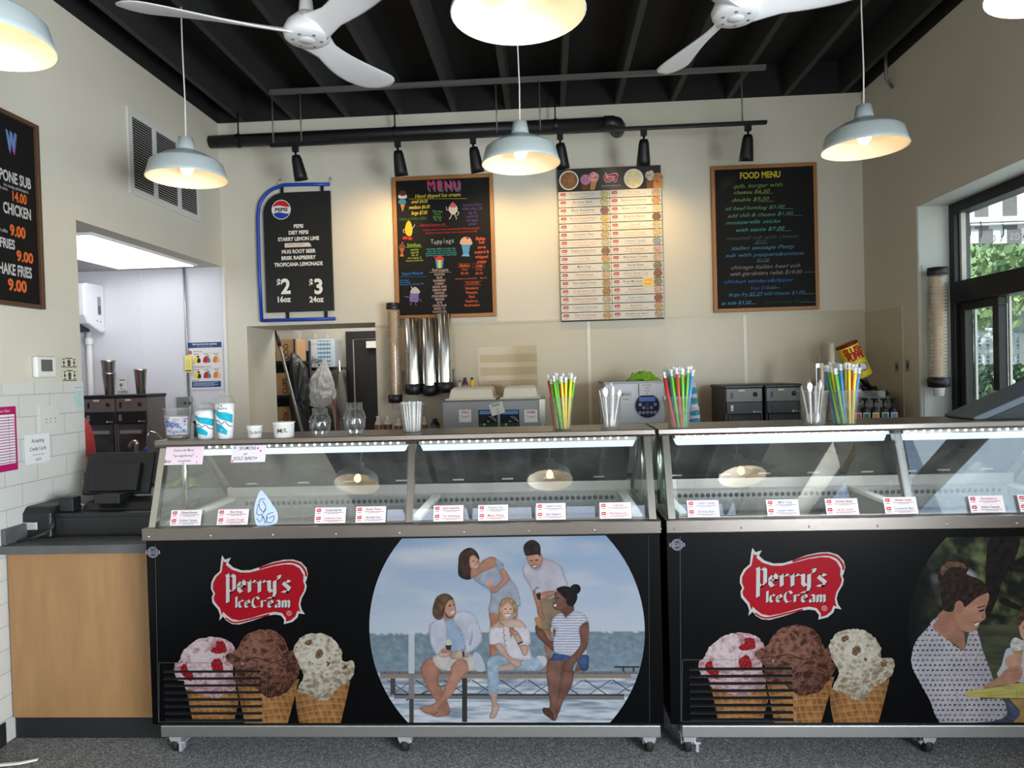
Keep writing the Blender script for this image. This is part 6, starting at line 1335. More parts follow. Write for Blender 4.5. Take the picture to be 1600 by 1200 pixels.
# side room wall fittings
ac0, ac1 = onY(163, 447, YB), onY(163, 520, YB); ACX = ac0.x
at = thing('air_conditioner', (ACX - .4, 5.1, ac1.z), 'white wall air conditioner at the top of the side room', 'air conditioner')
pf = [(0, 0), (.05, 0), (.2, .06), (.235, .12), (.235, ac0.z - ac1.z - .03), (.21, ac0.z - ac1.z), (0, ac0.z - ac1.z)]
MB().prism(pf, lambda u, v, ww: (ww, YB - .006 - u, ac1.z + v), ACX - .62, ACX).build('housing', mk('ac_white', (226, 224, 226), .4, 0, .02), at, .012, seg=3)
MB().prism([(.09, .012), (.2, .055), (.205, .07), (.09, .03)], lambda u, v, ww: (ww, YB - .008 - u - .006, ac1.z + v - .01), ACX - .58, ACX - .06).build('air_flap', BLACK, at)
A = Art(lambda u, v, h: (ACX + .0005 + h, u, v)); A.rect(YB - .09, ac1.z + .13, YB - .05, ac1.z + .27, (150, 150, 152)); A.rect(YB - .085, ac1.z + .14, YB - .055, ac1.z + .2, (90, 90, 94)); A.disc(YB - .1, ac1.z + .085, .006, (90, 90, 90)); A.disc(YB - .06, ac1.z + .08, .006, (90, 90, 90)); A.build('rating_label', at, PRINT)
c = onY(140, 560, YB - .05)
MB().tube([(c.x, YB - .05, ac1.z + .012), (c.x, YB - .05, .9)], .021, 12).lathe([(.028, 0), (.028, .05)], (c.x, YB - .05, ac1.z - .09), 12).build('drain_pipe', WHITE, origin=(c.x, YB - .05, .9), label='white vertical pipe below the air conditioner', cat='pipe')
c0, c1 = onY(290, 412, YB), onY(290, 622, YB - .03)
cn = thing('wall_conduit', (c0.x, YB - .02, c1.z), 'thin grey conduit running down to a metal outlet box', 'conduit')
MB().tube([(c0.x, YB - .022, 2.474), (c0.x, YB - .022, c1.z)], .009, 8).build('pipe', GALV, cn)
a, b = onY(277, 620, YB - .03), onY(299, 636, YB - .03); MB().box(a.x, b.x, YB - .045, YB - .005, b.z - .06, a.z).build('outlet_box', GALV, cn, .003)
A = Art(planeY(YB - .0455)); 
for q in (-.02, .018): A.disc(c0.x + q, (a.z + b.z) / 2 - .01, .013, (60, 58, 56)); A.rect(c0.x + q - .004, (a.z + b.z) / 2 - .016, c0.x + q + .004, (a.z + b.z) / 2 - .004, (120, 116, 110))
A.build('sockets', cn, PRINT)
def flat(px0, py0, px1, py1, Y, art, name, label, cat, base, th=.0008, mat=None, rot=0):
    a, b = onY(px0, py1, Y), onY(px1, py0, Y); cu, cv = (a.x + b.x) / 2, (a.z + b.z) / 2; c_, s_ = math.cos(rot), math.sin(rot)
    A = Art(lambda u, v, h: (cu + (u - cu) * c_ - (v - cv) * s_, Y - h, cv + (u - cu) * s_ + (v - cv) * c_)); A.slab(a.x, a.z, b.x, b.z, th, base)
    if art: art(A, a.x, a.z, b.x, b.z)
    return A.build(name, None, mat or PRINT, origin=(cu, Y, a.z), label=label, cat=cat)
def aid(A, u0, v0, u1, v1):
    w_, h_ = u1 - u0, v1 - v0; q = lambda x, y: (u0 + w_ * x, v1 - h_ * y); NB = (44, 70, 118)
    A.rect(*q(.02, .115), *q(.98, .0), NB); A.text('FIRST AID FOR FOOD CHOKING', *q(.5, .055), h_ * .032, WH, sx=.82, bold=.03); A.text('What to do if someone is choking', *q(.5, .095), h_ * .018, (190, 200, 220))
    for k, y in enumerate((.2, .53)):
        A.rect(*q(.04, y + .045), *q(.12, y - .02), (178, 36, 44)); A.text(str(k + 1), *q(.08, y + .03), h_ * .035, WH, bold=.03); A.text(('ASK FOR HELP', 'GIVE ABDOMINAL THRUSTS')[k], *q(.16, y), h_ * .022, (80, 80, 84), align='l', bold=.02); A.rect(*q(.16, y + .035), *q(.95, y + .02), (200, 190, 190))
        for j, cs2 in enumerate((((226, 206, 70), (60, 40, 34)), ((176, 44, 54), (110, 112, 112)), ((196, 124, 70), (222, 176, 130)))):
            x = .13 + j * .28; A.rect(*q(x, y + .23), *q(x + .24, y + .05), (222, 218, 212)); A.rect(*q(x + .05, y + .062), *q(x + .19, y + .05), (50, 50, 50))
            A.poly([q(x + .03, y + .225), q(x + .05, y + .13), q(x + .12, y + .09), q(x + .17, y + .14), q(x + .18, y + .225)], cs2[0], 3); A.disc(*q(x + .17, y + .1), w_ * .035, cs2[1], h_ * .022); A.poly([q(x + .14, y + .225), q(x + .17, y + .13), q(x + .23, y + .15), q(x + .23, y + .225)], cs2[1], 3)
    A.text('NEXT STEPS', *q(.1, .815), h_ * .02, (70, 70, 74), align='l', bold=.02); A.rect(*q(.1, .955), *q(.93, .83), NB)
    for k in range(4): A.rect(*q(.13, .862 + k * .022), *q(.84 - .1 * (k % 2), .853 + k * .022), (170, 184, 210))
flat(295, 534, 347, 609, YB - .012, aid, 'safety_poster', 'white and blue first aid poster with small drawings in the side room', 'poster', (216, 210, 208))
def ytag(A, u0, v0, u1, v1):
    h_ = v1 - v0; A.rect(u0 + .004, v0 + h_ * .06, u1 - .006, v0 + h_ * .14, (80, 74, 40))
    for k in range(6): A.rect(u0 + .008, v0 + h_ * (.25 + k * .09), u1 - .012, v0 + h_ * (.27 + k * .09), (170, 160, 90))
flat(289, 555, 299, 582, YB - .034, ytag, 'yellow_tag', 'narrow yellow tag hanging on the grey conduit', 'tag', (228, 214, 120))
def wplate(A, u0, v0, u1, v1):
    w_, h_ = u1 - u0, v1 - v0; A.rect(u0 + w_ * .2, v0 + h_ * .68, u1 - w_ * .2, v0 + h_ * .76, (110, 108, 104)); A.disc(u0 + w_ * .35, v0 + h_ * .4, w_ * .17, (120, 116, 110)); A.line([(u0 + w_ * .35, v0 + h_ * .35), (u0 + w_ * .3, v0 + h_ * .12), (u0 + w_ * .8, v0 + h_ * .06)], .006, (130, 126, 120))
flat(184.5, 587, 198, 611, YB - .018, wplate, 'key_switch_plate', 'white key switch plate on the side room wall behind the steel cups', 'wall plate', (222, 218, 212), .008)
ft = thing('faucet', (onY(215, 706, 4.45).x, 4.45, .935), 'chrome faucet behind the register screen', 'faucet')
fp = lambda *a: [tuple(onY(x, y, 4.45)) for x, y in a]
MB().tube(smooth_open([(onY(214, 705, 4.5).x, 4.5, .936)] + fp((213, 700), (214, 692), (208, 690), (202, 698)), 5), .011, 10).build('spout', CHROME, ft)
MB().tube(smooth_open([(onY(222, 705, 4.52).x, 4.52, .936)] + fp((230, 690), (233, 676), (243, 677), (252, 685)), 6), .007, 8).build('side_spout', CHROME, ft)
MB().tube(fp((224, 705), (231, 700)), .009, 8).build('blue_lever', mk('blue_lever', (40, 90, 190), .4), ft)
# ------------------------------------------------------------------ things standing on the top ledges
LZ = 1.3472
def spot(px, py, z=LZ, ymin=2.96, ymax=3.19):
    """foot point on the ledge seen at that place"""
    p = onZ(px, py, z); Y = min(max(p.y, ymin), ymax)
    return Vector((onY(px, py, Y).x, Y, z))
def cyl(c, r0, h, r1=None):
    """surface coordinates wrapped round the front of a cup: u is arc length, v height"""
    def f(u, v, k):
        r = r0 + ((r1 or r0) - r0) * v / h + .0006 + k; a = u / r0
        return (c.x + r * math.sin(a), c.y - r * math.cos(a), c.z + v)
    return f
def wall_cup(m, c, r0, r1, h, t=.0015, n=24, rim=True):
    pr = [(.0001, 0), (r0, 0), (r1, h)] + ([(r1 + .0035, h), (r1 + .0035, h - .004)] if rim else [])
    m.lathe(pr, c, n); return m
def sz(px, Y): return px * Y / FPX
CWALL = clear('cup_wall', (248, 248, 246), 1.5, .06, .14, .08, 50)
def clear_cup(px, py, wbot, wtop, hpx, label, name='clear_cup', group=None, Y=None, mat=None):
    c = spot(px, py) if Y is None else Vector((onY(px, py, Y).x, Y, LZ))
    k = c.y / FPX
    wall_cup(MB(), c, wbot / 2 * k, wtop / 2 * k, hpx * k).build(name, mat or CWALL, origin=tuple(c), label=label, cat='cup', group=group)
    return c, wbot / 2 * k, wtop / 2 * k, hpx * k
SC = {'green': (108, 186, 60), 'blue': (84, 140, 206), 'yellow': (232, 206, 60), 'red': (206, 52, 66)}
WRAP = clear('wrapper_film', (250, 250, 250), 1.5, .15, .25, .5, 200)
def straws(c, rb, rt, h, htop, seq, where, grp):
    rr = random.Random(where); n = len(seq)
    for i, cn in enumerate(seq):
        a = 2.4 * i + rr.uniform(-.2, .2); q = math.sqrt((i + .6) / n)
        rbot = (rb - .009) * q; rto = (rt + .002) * q * 1.14
        p0 = Vector((c.x + rbot * math.cos(a + .5), c.y + rbot * math.sin(a + .5), c.z + .004)); hz = htop * rr.uniform(.9, 1.0)
        p1 = Vector((c.x + rto * math.cos(a), c.y + rto * math.sin(a), c.z + hz)); d = p1 - p0
        s = MB().tube([p0, p0 + d * .89], .0056, 8, 0).tube([p0 + d * .885, p0 + d * .9, p0 + d * .93, p0 + d * .97, p0 + d * 1.0 + Vector((rr.uniform(-.006, .006), 0, 0))], [.006, .0075, .004, .0085, .003], 7, 1)
        s.build('drinking_straw', [mk('straw_' + cn, SC[cn], .4, 0, .04, 30), WRAP], origin=tuple(p0), label='%s wrapped straw in the %s' % (cn, where), cat='straw', group='%s straws in the %s' % (cn, grp))
STW = mk('white_straw_plastic', (232, 230, 228), .45, 0, .02, 30)
def spoons(c, rb, rt, h, htop, n, where):
    rr = random.Random(where)
    for i in range(n):
        a = 2.4 * i + .4; q = math.sqrt((i + .7) / n); p0 = Vector((c.x + (rb - .012) * q * .8 * math.cos(a), c.y + (rb - .012) * q * .8 * math.sin(a), c.z + .006))
        p1 = Vector((c.x + rt * q * .95 * math.cos(a + .3), c.y + rt * q * .95 * math.sin(a + .3), c.z + htop * rr.uniform(.84, 1.0)))
        m = MB(); up = i % 3 == 1; d = (p1 - p0); e = d.normalized()
        mt = e.to_track_quat('Z', 'Y').to_matrix() @ Matrix.Rotation(a, 3, 'Z')
        L = d.length; prof = [(0, .004), (.1, .0045), (.55, .004), (.74, .0045), (.8, .009), (.88, .0135), (.95, .011), (1, .002)]
        rows = []
        for t_, w_ in prof:
            tt = t_ if up else 1 - t_; dip = -.006 * math.sin(max(0, (t_ - .74) / .26) * PI)
            rows.append([p0 + mt @ Vector((sx_ * w_, dip * (1 - abs(sx_)) + oy, tt * L)) for sx_, oy in ((-1, 0), (-.5, -.0008), (.5, -.0008), (1, 0), (.5, .0012), (-.5, .0012))])
        m.grid(rows, 0, True, True, True, True)
        m.build('plastic_spoon', STW, origin=tuple(p0), label='white plastic spoon standing in the ' + where, cat='spoon', group='white spoons in the ' + where)
# tip jar
c, r0, r1, h = clear_cup(279, 685, 35, 42, 49, 'clear plastic tip cup with Tips Thank you lettering', 'tip_cup')
A = Art(cyl(c, r0, h, r1), .00003); W2 = r0 * 1.25
A.poly([(-W2, h * .14), (W2, h * .14), (W2, h * .72), (-W2 * .1, h * .74), (-W2, h * .8)], (222, 220, 226)); rr_ = random.Random(5)
for k in range(26): A.disc(rr_.uniform(-W2, W2) * .95, h * rr_.uniform(.18, .7), .0035 + .002 * rr_.random(), [(230, 110, 150), (60, 90, 170), (200, 60, 120), (120, 150, 210)][k % 4], n=5)
A.text('Tips', -W2 * .02, h * .4, .026, (34, 96, 150), jit=.08, bold=.02); A.text('Thank you', W2 * .32, h * .2, .013, (34, 96, 150), jit=.1, shear=.2, bold=.01)
A.build('tip_cup_label', None, PRINT, origin=tuple(c), label='paper label with hearts reading Tips inside the tip cup', cat='label')
MB().lathe([(.0001, .002), (r0 * .9, .002), (r0 * .92, h * .1), (.0001, h * .12)], c, 20).build('coin_pile', mk('coins', (150, 140, 120), .4, .7, .4, 90), origin=tuple(c), label='low layer of coins at the bottom of the tip cup', cat='coins', kind='stuff')
c = spot(306, 680); MB().lathe([(.0001, 0), (.009, 0), (.0095, .035), (.008, .05), (.0001, .05)], c, 14).lathe([(.0055, .05), (.0055, .056), (.012, .06), (.013, .066), (.0001, .068)], c, 14, 1).build('dropper_bottle', [mk('grey_green_bottle', (120, 132, 130), .3), BLACK], origin=tuple(c), label='tiny grey bottle with a black cap beside the tip cup', cat='bottle')
# two paper cups with a blue splash and dome lids
TEALW = mk('paper_cup_white', (230, 230, 230), .5, 0, .02, 20)
def splash_cup(px, py, wb, wt, hc, hd, label, txt=None):
    c = spot(px, py); k = c.y / FPX; r0, r1, h = wb / 2 * k, wt / 2 * k, hc * k
    t = thing('paper_cup', c, label, 'cup')
    MB().lathe([(.0001, .002), (r0, 0), (r1, h), (r1 - .002, h), (r0 - .002, .004)], c, 28).build('cup_body', TEALW, t)
    A = Art(cyl(c, r0, h, r1), .00003); T1, T2, NV = (0, 150, 172), (70, 180, 196), (52, 38, 110)
    a = r0 * 1.45
    A.field([(-a, h * .86), (-a * .6, h * .74), (-a * .1, h * .56), (a * .2, h * .52), (a, h * .42), (a, h * .66), (a * .4, h * .74), (-a * .1, h * .76), (-a * .5, h * .84)], lambda u, v: mixc(T1, T2, .2 + NZ(u * 2, v * 2, 90)), 16, 16)
    A.field([(-a, h * .56), (-a * .5, h * .44), (0, h * .4), (a * .5, h * .22), (a * .4, h * .1), (0, h * .16), (-a * .4, h * .2), (-a * .6, h * .12), (-a * .7, h * .26), (-a, h * .36)], lambda u, v: mixc(T1, T2, .1 + NZ(u * 2, v * 2, 90)), 16, 16)
    A.line([(-a, h * .58), (-a * .5, h * .5), (-a * .25, h * .52), (0, h * .42), (a * .3, h * .48), (a * .6, h * .36), (a, h * .34)], .0035, NV, 4)
    if txt: A.text(txt[0], 0, h * .92, .011, (40, 40, 44), jit=.1); A.text(txt[1], .004, h * .82, .011, (40, 40, 44), jit=.1)
    A.build('printed_splash', t, PRINT)
    d = hd * k
    MB().lathe([(r1 + .004, h - .006), (r1 + .004, h + .004), (r1 - .001, h + .005), (r1 - .003, h + d * .4), (r1 * .86, h + d * .75), (r1 * .55, h + d * .97), (.012, h + d)], c, 28).build('dome_lid', CUPGLASS, t)
splash_cup(322, 685, 24, 31, 46, 12, 'smaller paper cup with a teal splash and clear dome lid, next to the tip cup')
splash_cup(352.5, 685, 23, 30, 57, 11, 'tall paper cup with a teal splash, dome lid and Lg Shake writing', ('Lg', 'Shake'))
# paper bowls
def bowl(px, py, wb, wt, hp, label, txt, dots=False):
    c = spot(px, py); k = c.y / FPX; r0, r1, h = wb / 2 * k, wt / 2 * k, hp * k
    t = thing('paper_bowl', c, label, 'bowl')
    MB().lathe([(.0001, .003), (r0, 0), (r1, h - .004), (r1 + .003, h - .003), (r1 + .003, h), (r1 - .002, h), (r0 - .002, .005), (.0001, .005)], c, 28).build('bowl_body', WHITEP, t)
    A = Art(cyl(c, r0, h, r1), .00003)
    if dots:
        for i in range(14):
            for j in range(5): A.disc((i - 6.5) * r0 * .2, h * (.12 + .17 * j), .0016, (176, 160, 150), n=6)
    A.text(txt, r0 * .25, h * .35, h * .28, (50, 48, 46), jit=.08, bold=.005); A.build('bowl_writing', t, PRINT)
bowl(398, 684, 21, 24, 19.5, 'small white paper bowl marked 1.5 cans on the ledge', '1.5cans')
bowl(443.5, 683, 31, 34, 24, 'larger dotted white paper bowl marked M/L on the ledge', 'M/L', True)
# clear sundae cups: footed cup with an upturned one on top
SUN = clear('sundae_plastic', (248, 249, 249), 2.1, .04, .03, .015, 70)
def sundae(px, py, hp, wm, wt, label):
    c = spot(px, py); k = c.y / FPX; h = hp * k; m, t_ = wm / 2 * k, wt / 2 * k
    t = thing('sundae_cup_set', c, label, 'sundae cup', 'clear sundae cups with upturned lids')
    rows = []
    for z, r, fl in ((0, m * .6, .0), (.025, m * .68, .03), (.09, m * .6, .09), (.2, m * .78, .13), (.3, m * .84, .11), (.42, m * .9, .05), (.5, m * .9, 0)):
        rows.append([(c.x + r * (1 + fl * math.cos(9 * a)) * math.cos(a), c.y + r * (1 + fl * math.cos(9 * a)) * math.sin(a), c.z + z * h) for a in (2 * PI * j / 72 for j in range(72))])
    MB().grid(rows, 0, True, True, True).build('fluted_cup', SUN, t)
    MB().lathe([(m * .93, h * .49), (m * 1.0, h * .5), (m * 1.0, h * .515), (m * .93, h * .54)], c, 32).lathe([(m * .93, h * .54), (m * .86, h * .66), (t_ * 1.04, h * .76), (t_, h * .79), (t_ * .96, h * .985), (t_ * .92, h), (.0001, h)], c, 32).build('upturned_lid', SUN, t)
sundae(501, 680, 43, 36, 24, 'clear fluted sundae cup with an upturned lid, shorter one of the two')
sundae(555, 679, 51, 37, 26, 'clear fluted sundae cup with an upturned lid, taller one nearer the straw cup')
# cup of white paper wrapped straws
c, r0, r1, h = clear_cup(644, 675, 28, 38, 45, 'clear cup packed with thin white spoon straws', 'straw_cup')
rr_ = random.Random(3)
for i in range(46):
    a = 2.4 * i; q = math.sqrt((i + .5) / 46); p0 = Vector((c.x + (r0 - .006) * q * math.cos(a), c.y + (r0 - .006) * q * math.sin(a), c.z + .003)); p1 = Vector((c.x + (r1 - .004) * q * math.cos(a + .1) - .005, c.y + (r1 - .004) * q * math.sin(a + .1), c.z + h * rr_.uniform(1.0, 1.08)))
    MB().tube([p0, p1], .004, 6).build('white_straw', STW, origin=tuple(p0), label='thin white straw in the packed cup beside the taller sundae cup', cat='straw', group='white straws in the packed cup')
# cups of coloured straws and of spoons
G_, B_, Y_, R_ = 'green', 'blue', 'yellow', 'red'
c, a, b, h = clear_cup(878, 671, 27, 38, 50, 'clear cup of coloured straws right of the soft serve machine', 'straw_cup')
straws(c, a, b, h, 89 * c.y / FPX, [Y_, B_, R_, B_, Y_, Y_, G_, G_, G_, R_, Y_, B_, G_, Y_, B_, Y_, G_, R_, Y_, B_, G_, G_], 'cup right of the soft serve machine', 'first straw cup')
c, a, b, h = clear_cup(953.5, 669, 27, 37, 50, 'clear cup of white spoons before the batch freezer', 'spoon_cup')
spoons(c, a, b, h, 71 * c.y / FPX, 11, 'cup before the batch freezer')
c, a, b, h = clear_cup(1060, 669, 32, 44, 49, 'clear cup packed with coloured straws before the splash cups', 'straw_cup')
straws(c, a, b, h, 96 * c.y / FPX, [G_, R_, G_, B_, R_, G_, B_, G_, R_, G_, R_, G_, B_, G_, R_, G_, B_, G_, G_, R_, G_, B_, R_, G_, G_, R_, B_, G_, R_, G_], 'packed cup before the splash cups', 'middle straw cup')
c, a, b, h = clear_cup(1272, 668, 31, 42, 52, 'clear cup of white spoons left of the last straw cup', 'spoon_cup')
spoons(c, a, b, h, 69 * c.y / FPX, 9, 'cup left of the last straw cup')
c, a, b, h = clear_cup(1319, 668, 33, 46, 52, 'clear cup of long coloured straws before the pump bottles', 'straw_cup')
straws(c, a, b, h, 95 * c.y / FPX, [B_, G_, Y_, B_, G_, Y_, B_, B_, G_, Y_, R_, G_, B_, Y_, G_, Y_, B_, G_, B_, Y_, G_, R_, B_, Y_, G_], 'cup before the pump bottles', 'last straw cup')

# ------------------------------------------------------------------ back counter and machines
BZ = .9
bc = thing('back_counter', (.5, 4.8, 0), 'long steel topped counter along the back wall under the machines', 'counter')
MB().box(-.98, 1.9, 4.4, 5.17, 0, BZ - .04).build('cabinet', mk('grey_cabinet', (110, 108, 106), .5, 0, .06, 5), bc); MB().box(-1.0, 1.92, 4.37, 5.185, BZ - .04, BZ).build('worktop', STEEL, bc, .003)
sd = thing('side_cabinet', (-2.2, 4.2, 0), 'low maple cabinet with a grey top seen through the left case end', 'cabinet')
MB().box(-2.46, -2.02, 4.02, 4.5, 0, .92).build('cabinet', MAPLE, sd); MB().box(-2.47, -2.0, 4.0, 4.52, .92, .955).build('worktop', GREYL, sd, .003)
g = MB(); rows = []
for i in range(9):
    q = i / 8; rows.append([(-2.3 + .12 * q + .03 * math.cos(a) * (1.2 - q), 4.1 + .05 * math.sin(a), .957 + .045 * math.sin(PI * q) * (.6 + .5 * math.sin(a * 2 + i)) + .008) for a in (2 * PI * j / 12 for j in range(12))])
g.grid(rows, 0, True, True, True, True).build('folded_cloth', mk('yellow_white_cloth', (226, 206, 110), .9, 0, .3, 18), origin=(-2.25, 4.1, .957), label='crumpled yellow and white bag on the low maple cabinet', cat='bag')
bq = onY(267, 796, 3.72); b0 = .8885
bk = thing('bucket', (bq.x, 3.72, b0), 'pale blue bucket on the back of the register counter, seen through the left case end', 'bucket')
bh = max(.08, bq.z - b0)
MB().lathe([(.0001, .004), (.06, 0), (.078, bh - .01), (.084, bh - .01), (.084, bh), (.075, bh), (.056, .01), (.0001, .01)], (bq.x, 3.72, b0), 24).build('tub', mk('blue_bucket', (110, 150, 190), .45), bk)
MB().tube([(bq.x + .082 * math.cos(t_), 3.72, bq.z - .01 + .06 * math.sin(t_)) for t_ in [PI * i / 10 for i in range(11)]], .003, 6).build('handle', CHROME, bk)
# soft serve machine
SY = 4.5
a, b = onY(690, 627, SY), onY(852, 660, SY)
ss = thing('soft_serve_machine', ((a.x + b.x) / 2, SY + .3, BZ), 'grey soft serve machine with two white hopper lids and hand-written flavour signs', 'soft serve machine')
MB().box(a.x, b.x, SY, SY + .6, BZ + .03, a.z).build('housing', mk('machine_grey', (134, 134, 136), .35, .35, .04, 10), ss, .01)
MB().box(b.x - .035, b.x + .002, SY - .006, SY, BZ + .05, a.z - .004).build('corner_strip', STEELV, ss)
for s in (.12, .88):
    for y in (.06, .54): MB().lathe([(.02, 0), (.015, .031)], (a.x + (b.x - a.x) * s, SY + y, BZ), 10).build('foot', BLACK, ss)
for p0, p1 in ((702, 771), (786, 840)):
    q0, q1 = onY(p0, 626, SY + .12).x, onY(p1, 626, SY + .12).x; w_ = q1 - q0
    m = MB().box(q0 - .02, q1 + .02, SY + .06, SY + .5, a.z, a.z + .012)
    rows = [[(q0 + (q1 - q0) * x, SY + y, a.z + z) for x, y in ((i_, j0), (1 - i_, j0), (1 - i_, j1), (i_, j1))] for i_, j0, j1, z in ((0, .1, .46, .012), (.04, .12, .44, .07), (.1, .15, .41, .085))]
    m.grid(rows, 0, False, True, False, True)
    m.build('hopper_lid', mk('cream_lid', (226, 218, 200), .5, 0, .02), ss, .01, seg=3)
for p0, p1 in ((748, 777), (782, 811)):
    A = Art(planeY(SY - .002)); q0, q1 = onY(p0, 667, SY), onY(p1, 640, SY); u0, v0, u1, v1 = q0.x, q0.z, q1.x, q1.z; w_, h_ = u1 - u0, v1 - v0
    A.slab(u0, v0, u1, v1, .002, (24, 26, 28)); A.rect(u0 + w_ * .06, v1 - h_ * .26, u1 - w_ * .06, v1 - h_ * .05, (92, 130, 190))
    for k in range(5): A.rect(u0 + w_ * (.04 + .19 * k), v0 + h_ * .06, u0 + w_ * (.18 + .19 * k), v0 + h_ * .2, [(120, 50, 52), (60, 200, 90), (60, 62, 64), (60, 62, 64), (60, 62, 64)][k])
    A.line([(u0 + w_ * .95, v0 + h_ * .3), (u0 + w_ * .55, v0 + h_ * .62), (u0 + w_ * .75, v0 + h_ * .6), (u0 + w_ * .95, v0 + h_ * .3)], .003, (170, 170, 170)); A.rect(u0 + w_ * .44, v0 + h_ * .3, u0 + w_ * .58, v0 + h_ * .34, (190, 190, 190))
    A.build('control_panel', ss, PRINTG if False else PRINT)
for s in (-1, 1):
    x = (a.x + b.x) / 2 + s * .11
    MB().box(x - .05, x + .05, SY - .07, SY, BZ + .22, BZ + .32).lathe([(.02, 0), (.022, .08)], (x, SY - .04, BZ + .15), 12).build('draw_spout', CHROME, ss)
    MB().tube([(x, SY - .07, BZ + .3), (x, SY - .11, BZ + .33)], .008, 8).ball((x, SY - .115, BZ + .335), .016, 10, 8).build('draw_handle', BLACK, ss)
def tagart(l1, c1, l2):
    def f(A, u0, v0, u1, v1):
        w_, h_ = u1 - u0, v1 - v0; A.text(l1, (u0 + u1) / 2, v1 - h_ * .28, h_ * .2, c1, sx=.9 * w_ / (len(l1) * h_ * .22), bold=.03)
        for k, s in enumerate(l2): A.text(s, (u0 + u1) / 2, v1 - h_ * (.62 + .26 * k), h_ * .2, (60, 56, 54), sx=.75, jit=.1)
    return f
flat(717.5, 640, 736, 660, SY - .004, tagart('VANILLA', (190, 80, 50), ('Custard',)), 'flavour_sign', 'small white sign reading Vanilla custard on the soft serve machine', 'sign', (222, 216, 212))
flat(766, 629, 787, 648, SY - .008, tagart('TWIST', (50, 80, 60), ('it', 'up!')), 'flavour_sign', 'tilted white sign reading Twist on the soft serve machine', 'sign', (218, 214, 206), rot=.26)
flat(819.5, 640, 839.5, 660, SY - .004, tagart('CARAMEL', (170, 60, 110), ('Custard',)), 'flavour_sign', 'small white sign reading Caramel custard on the soft serve machine', 'sign', (222, 216, 212))
# document holder
t = thing('document_holder', (onY(792, 608, YB).x, YB - .02, onY(792, 608, YB).z), 'clear plastic document holder on the back wall above the soft serve machine', 'document holder')
a, b = onY(745, 542, YB - .03), onY(840, 607, YB - .03); HOL = clear('holder_plastic', (252, 250, 246), 1.25, .08, .0, .012, 6)
MB().box(a.x, b.x, YB - .012, YB - .009, b.z, a.z).build('back_sheet', HOL, t)
for k in range(3): z = a.z - (a.z - b.z) * (.22 + .3 * k); MB().prism([(0, 0), (.03, .06), (.033, .06), (.003, 0)], lambda u, v, ww, z=z: (ww, YB - .012 - u, z - .05 + v), a.x + .02, b.x - .0).build('pocket', HOL, t)
# little sauce bottles beside the dispensers
def bottle(px, pyb, w_, hp, Y, z0, cols, label, cap=.18, group=None, name='sauce_bottle'):
    c = Vector((onY(px, pyb, Y).x, Y, z0)); k = Y / FPX; r, h = w_ / 2 * k, hp * k
    t = thing(name, c, label, 'bottle', group)
    MB().lathe([(.0001, 0), (r, .002), (r, h * (.62 - cap / 2)), (r * .6, h * (1 - cap)), (r * .5, h * (1 - cap))], c, 16).build('bottle_body', cols[0], t)
    if len(cols) > 2: MB().lathe([(r + .0006, h * .08), (r + .0006, h * .45)], c, 16).build('label_band', cols[2], t)
    MB().lathe([(r * .5, h * (1 - cap)), (r * .55, h * .98), (r * .5, h), (.0001, h)], c, 14).build('cap', cols[1], t)
zs = onY(720, 627, 4.85).z
sh_ = thing('wall_shelf', (onY(728, 628, 4.98).x, 5.05, onY(728, 612, 4.98).z - .02), 'narrow clear shelf on the wall behind the left hopper lid', 'shelf')
shz = onY(728, 611, 4.98).z; sx0, sx1 = onY(712, 611, 4.98).x, onY(748, 611, 4.98).x
MB().box(sx0, sx1, 4.92, YB - .012, shz - .006, shz).box(sx0, sx1, YB - .012, YB - .009, shz - .04, shz).build('board', WHITE, sh_)
bottle(727, 611, 10, 21, 5.0, shz, [mk('purple_bottle', (70, 48, 60), .4), BLACK, mk('pale_label', (150, 130, 140), .6)], 'small dark purple bottle on the narrow wall shelf')
bottle(738, 611, 8, 21, 5.0, shz, [mk('yellow_bottle', (220, 186, 50), .4), BLACK], 'small yellow bottle with a black cap on the narrow wall shelf')
bottle(718.5, 611, 5, 17, 5.0, shz, [mk('white_bottle', (206, 200, 190), .4), BLACK], 'thin white bottle beside the small purple bottle')
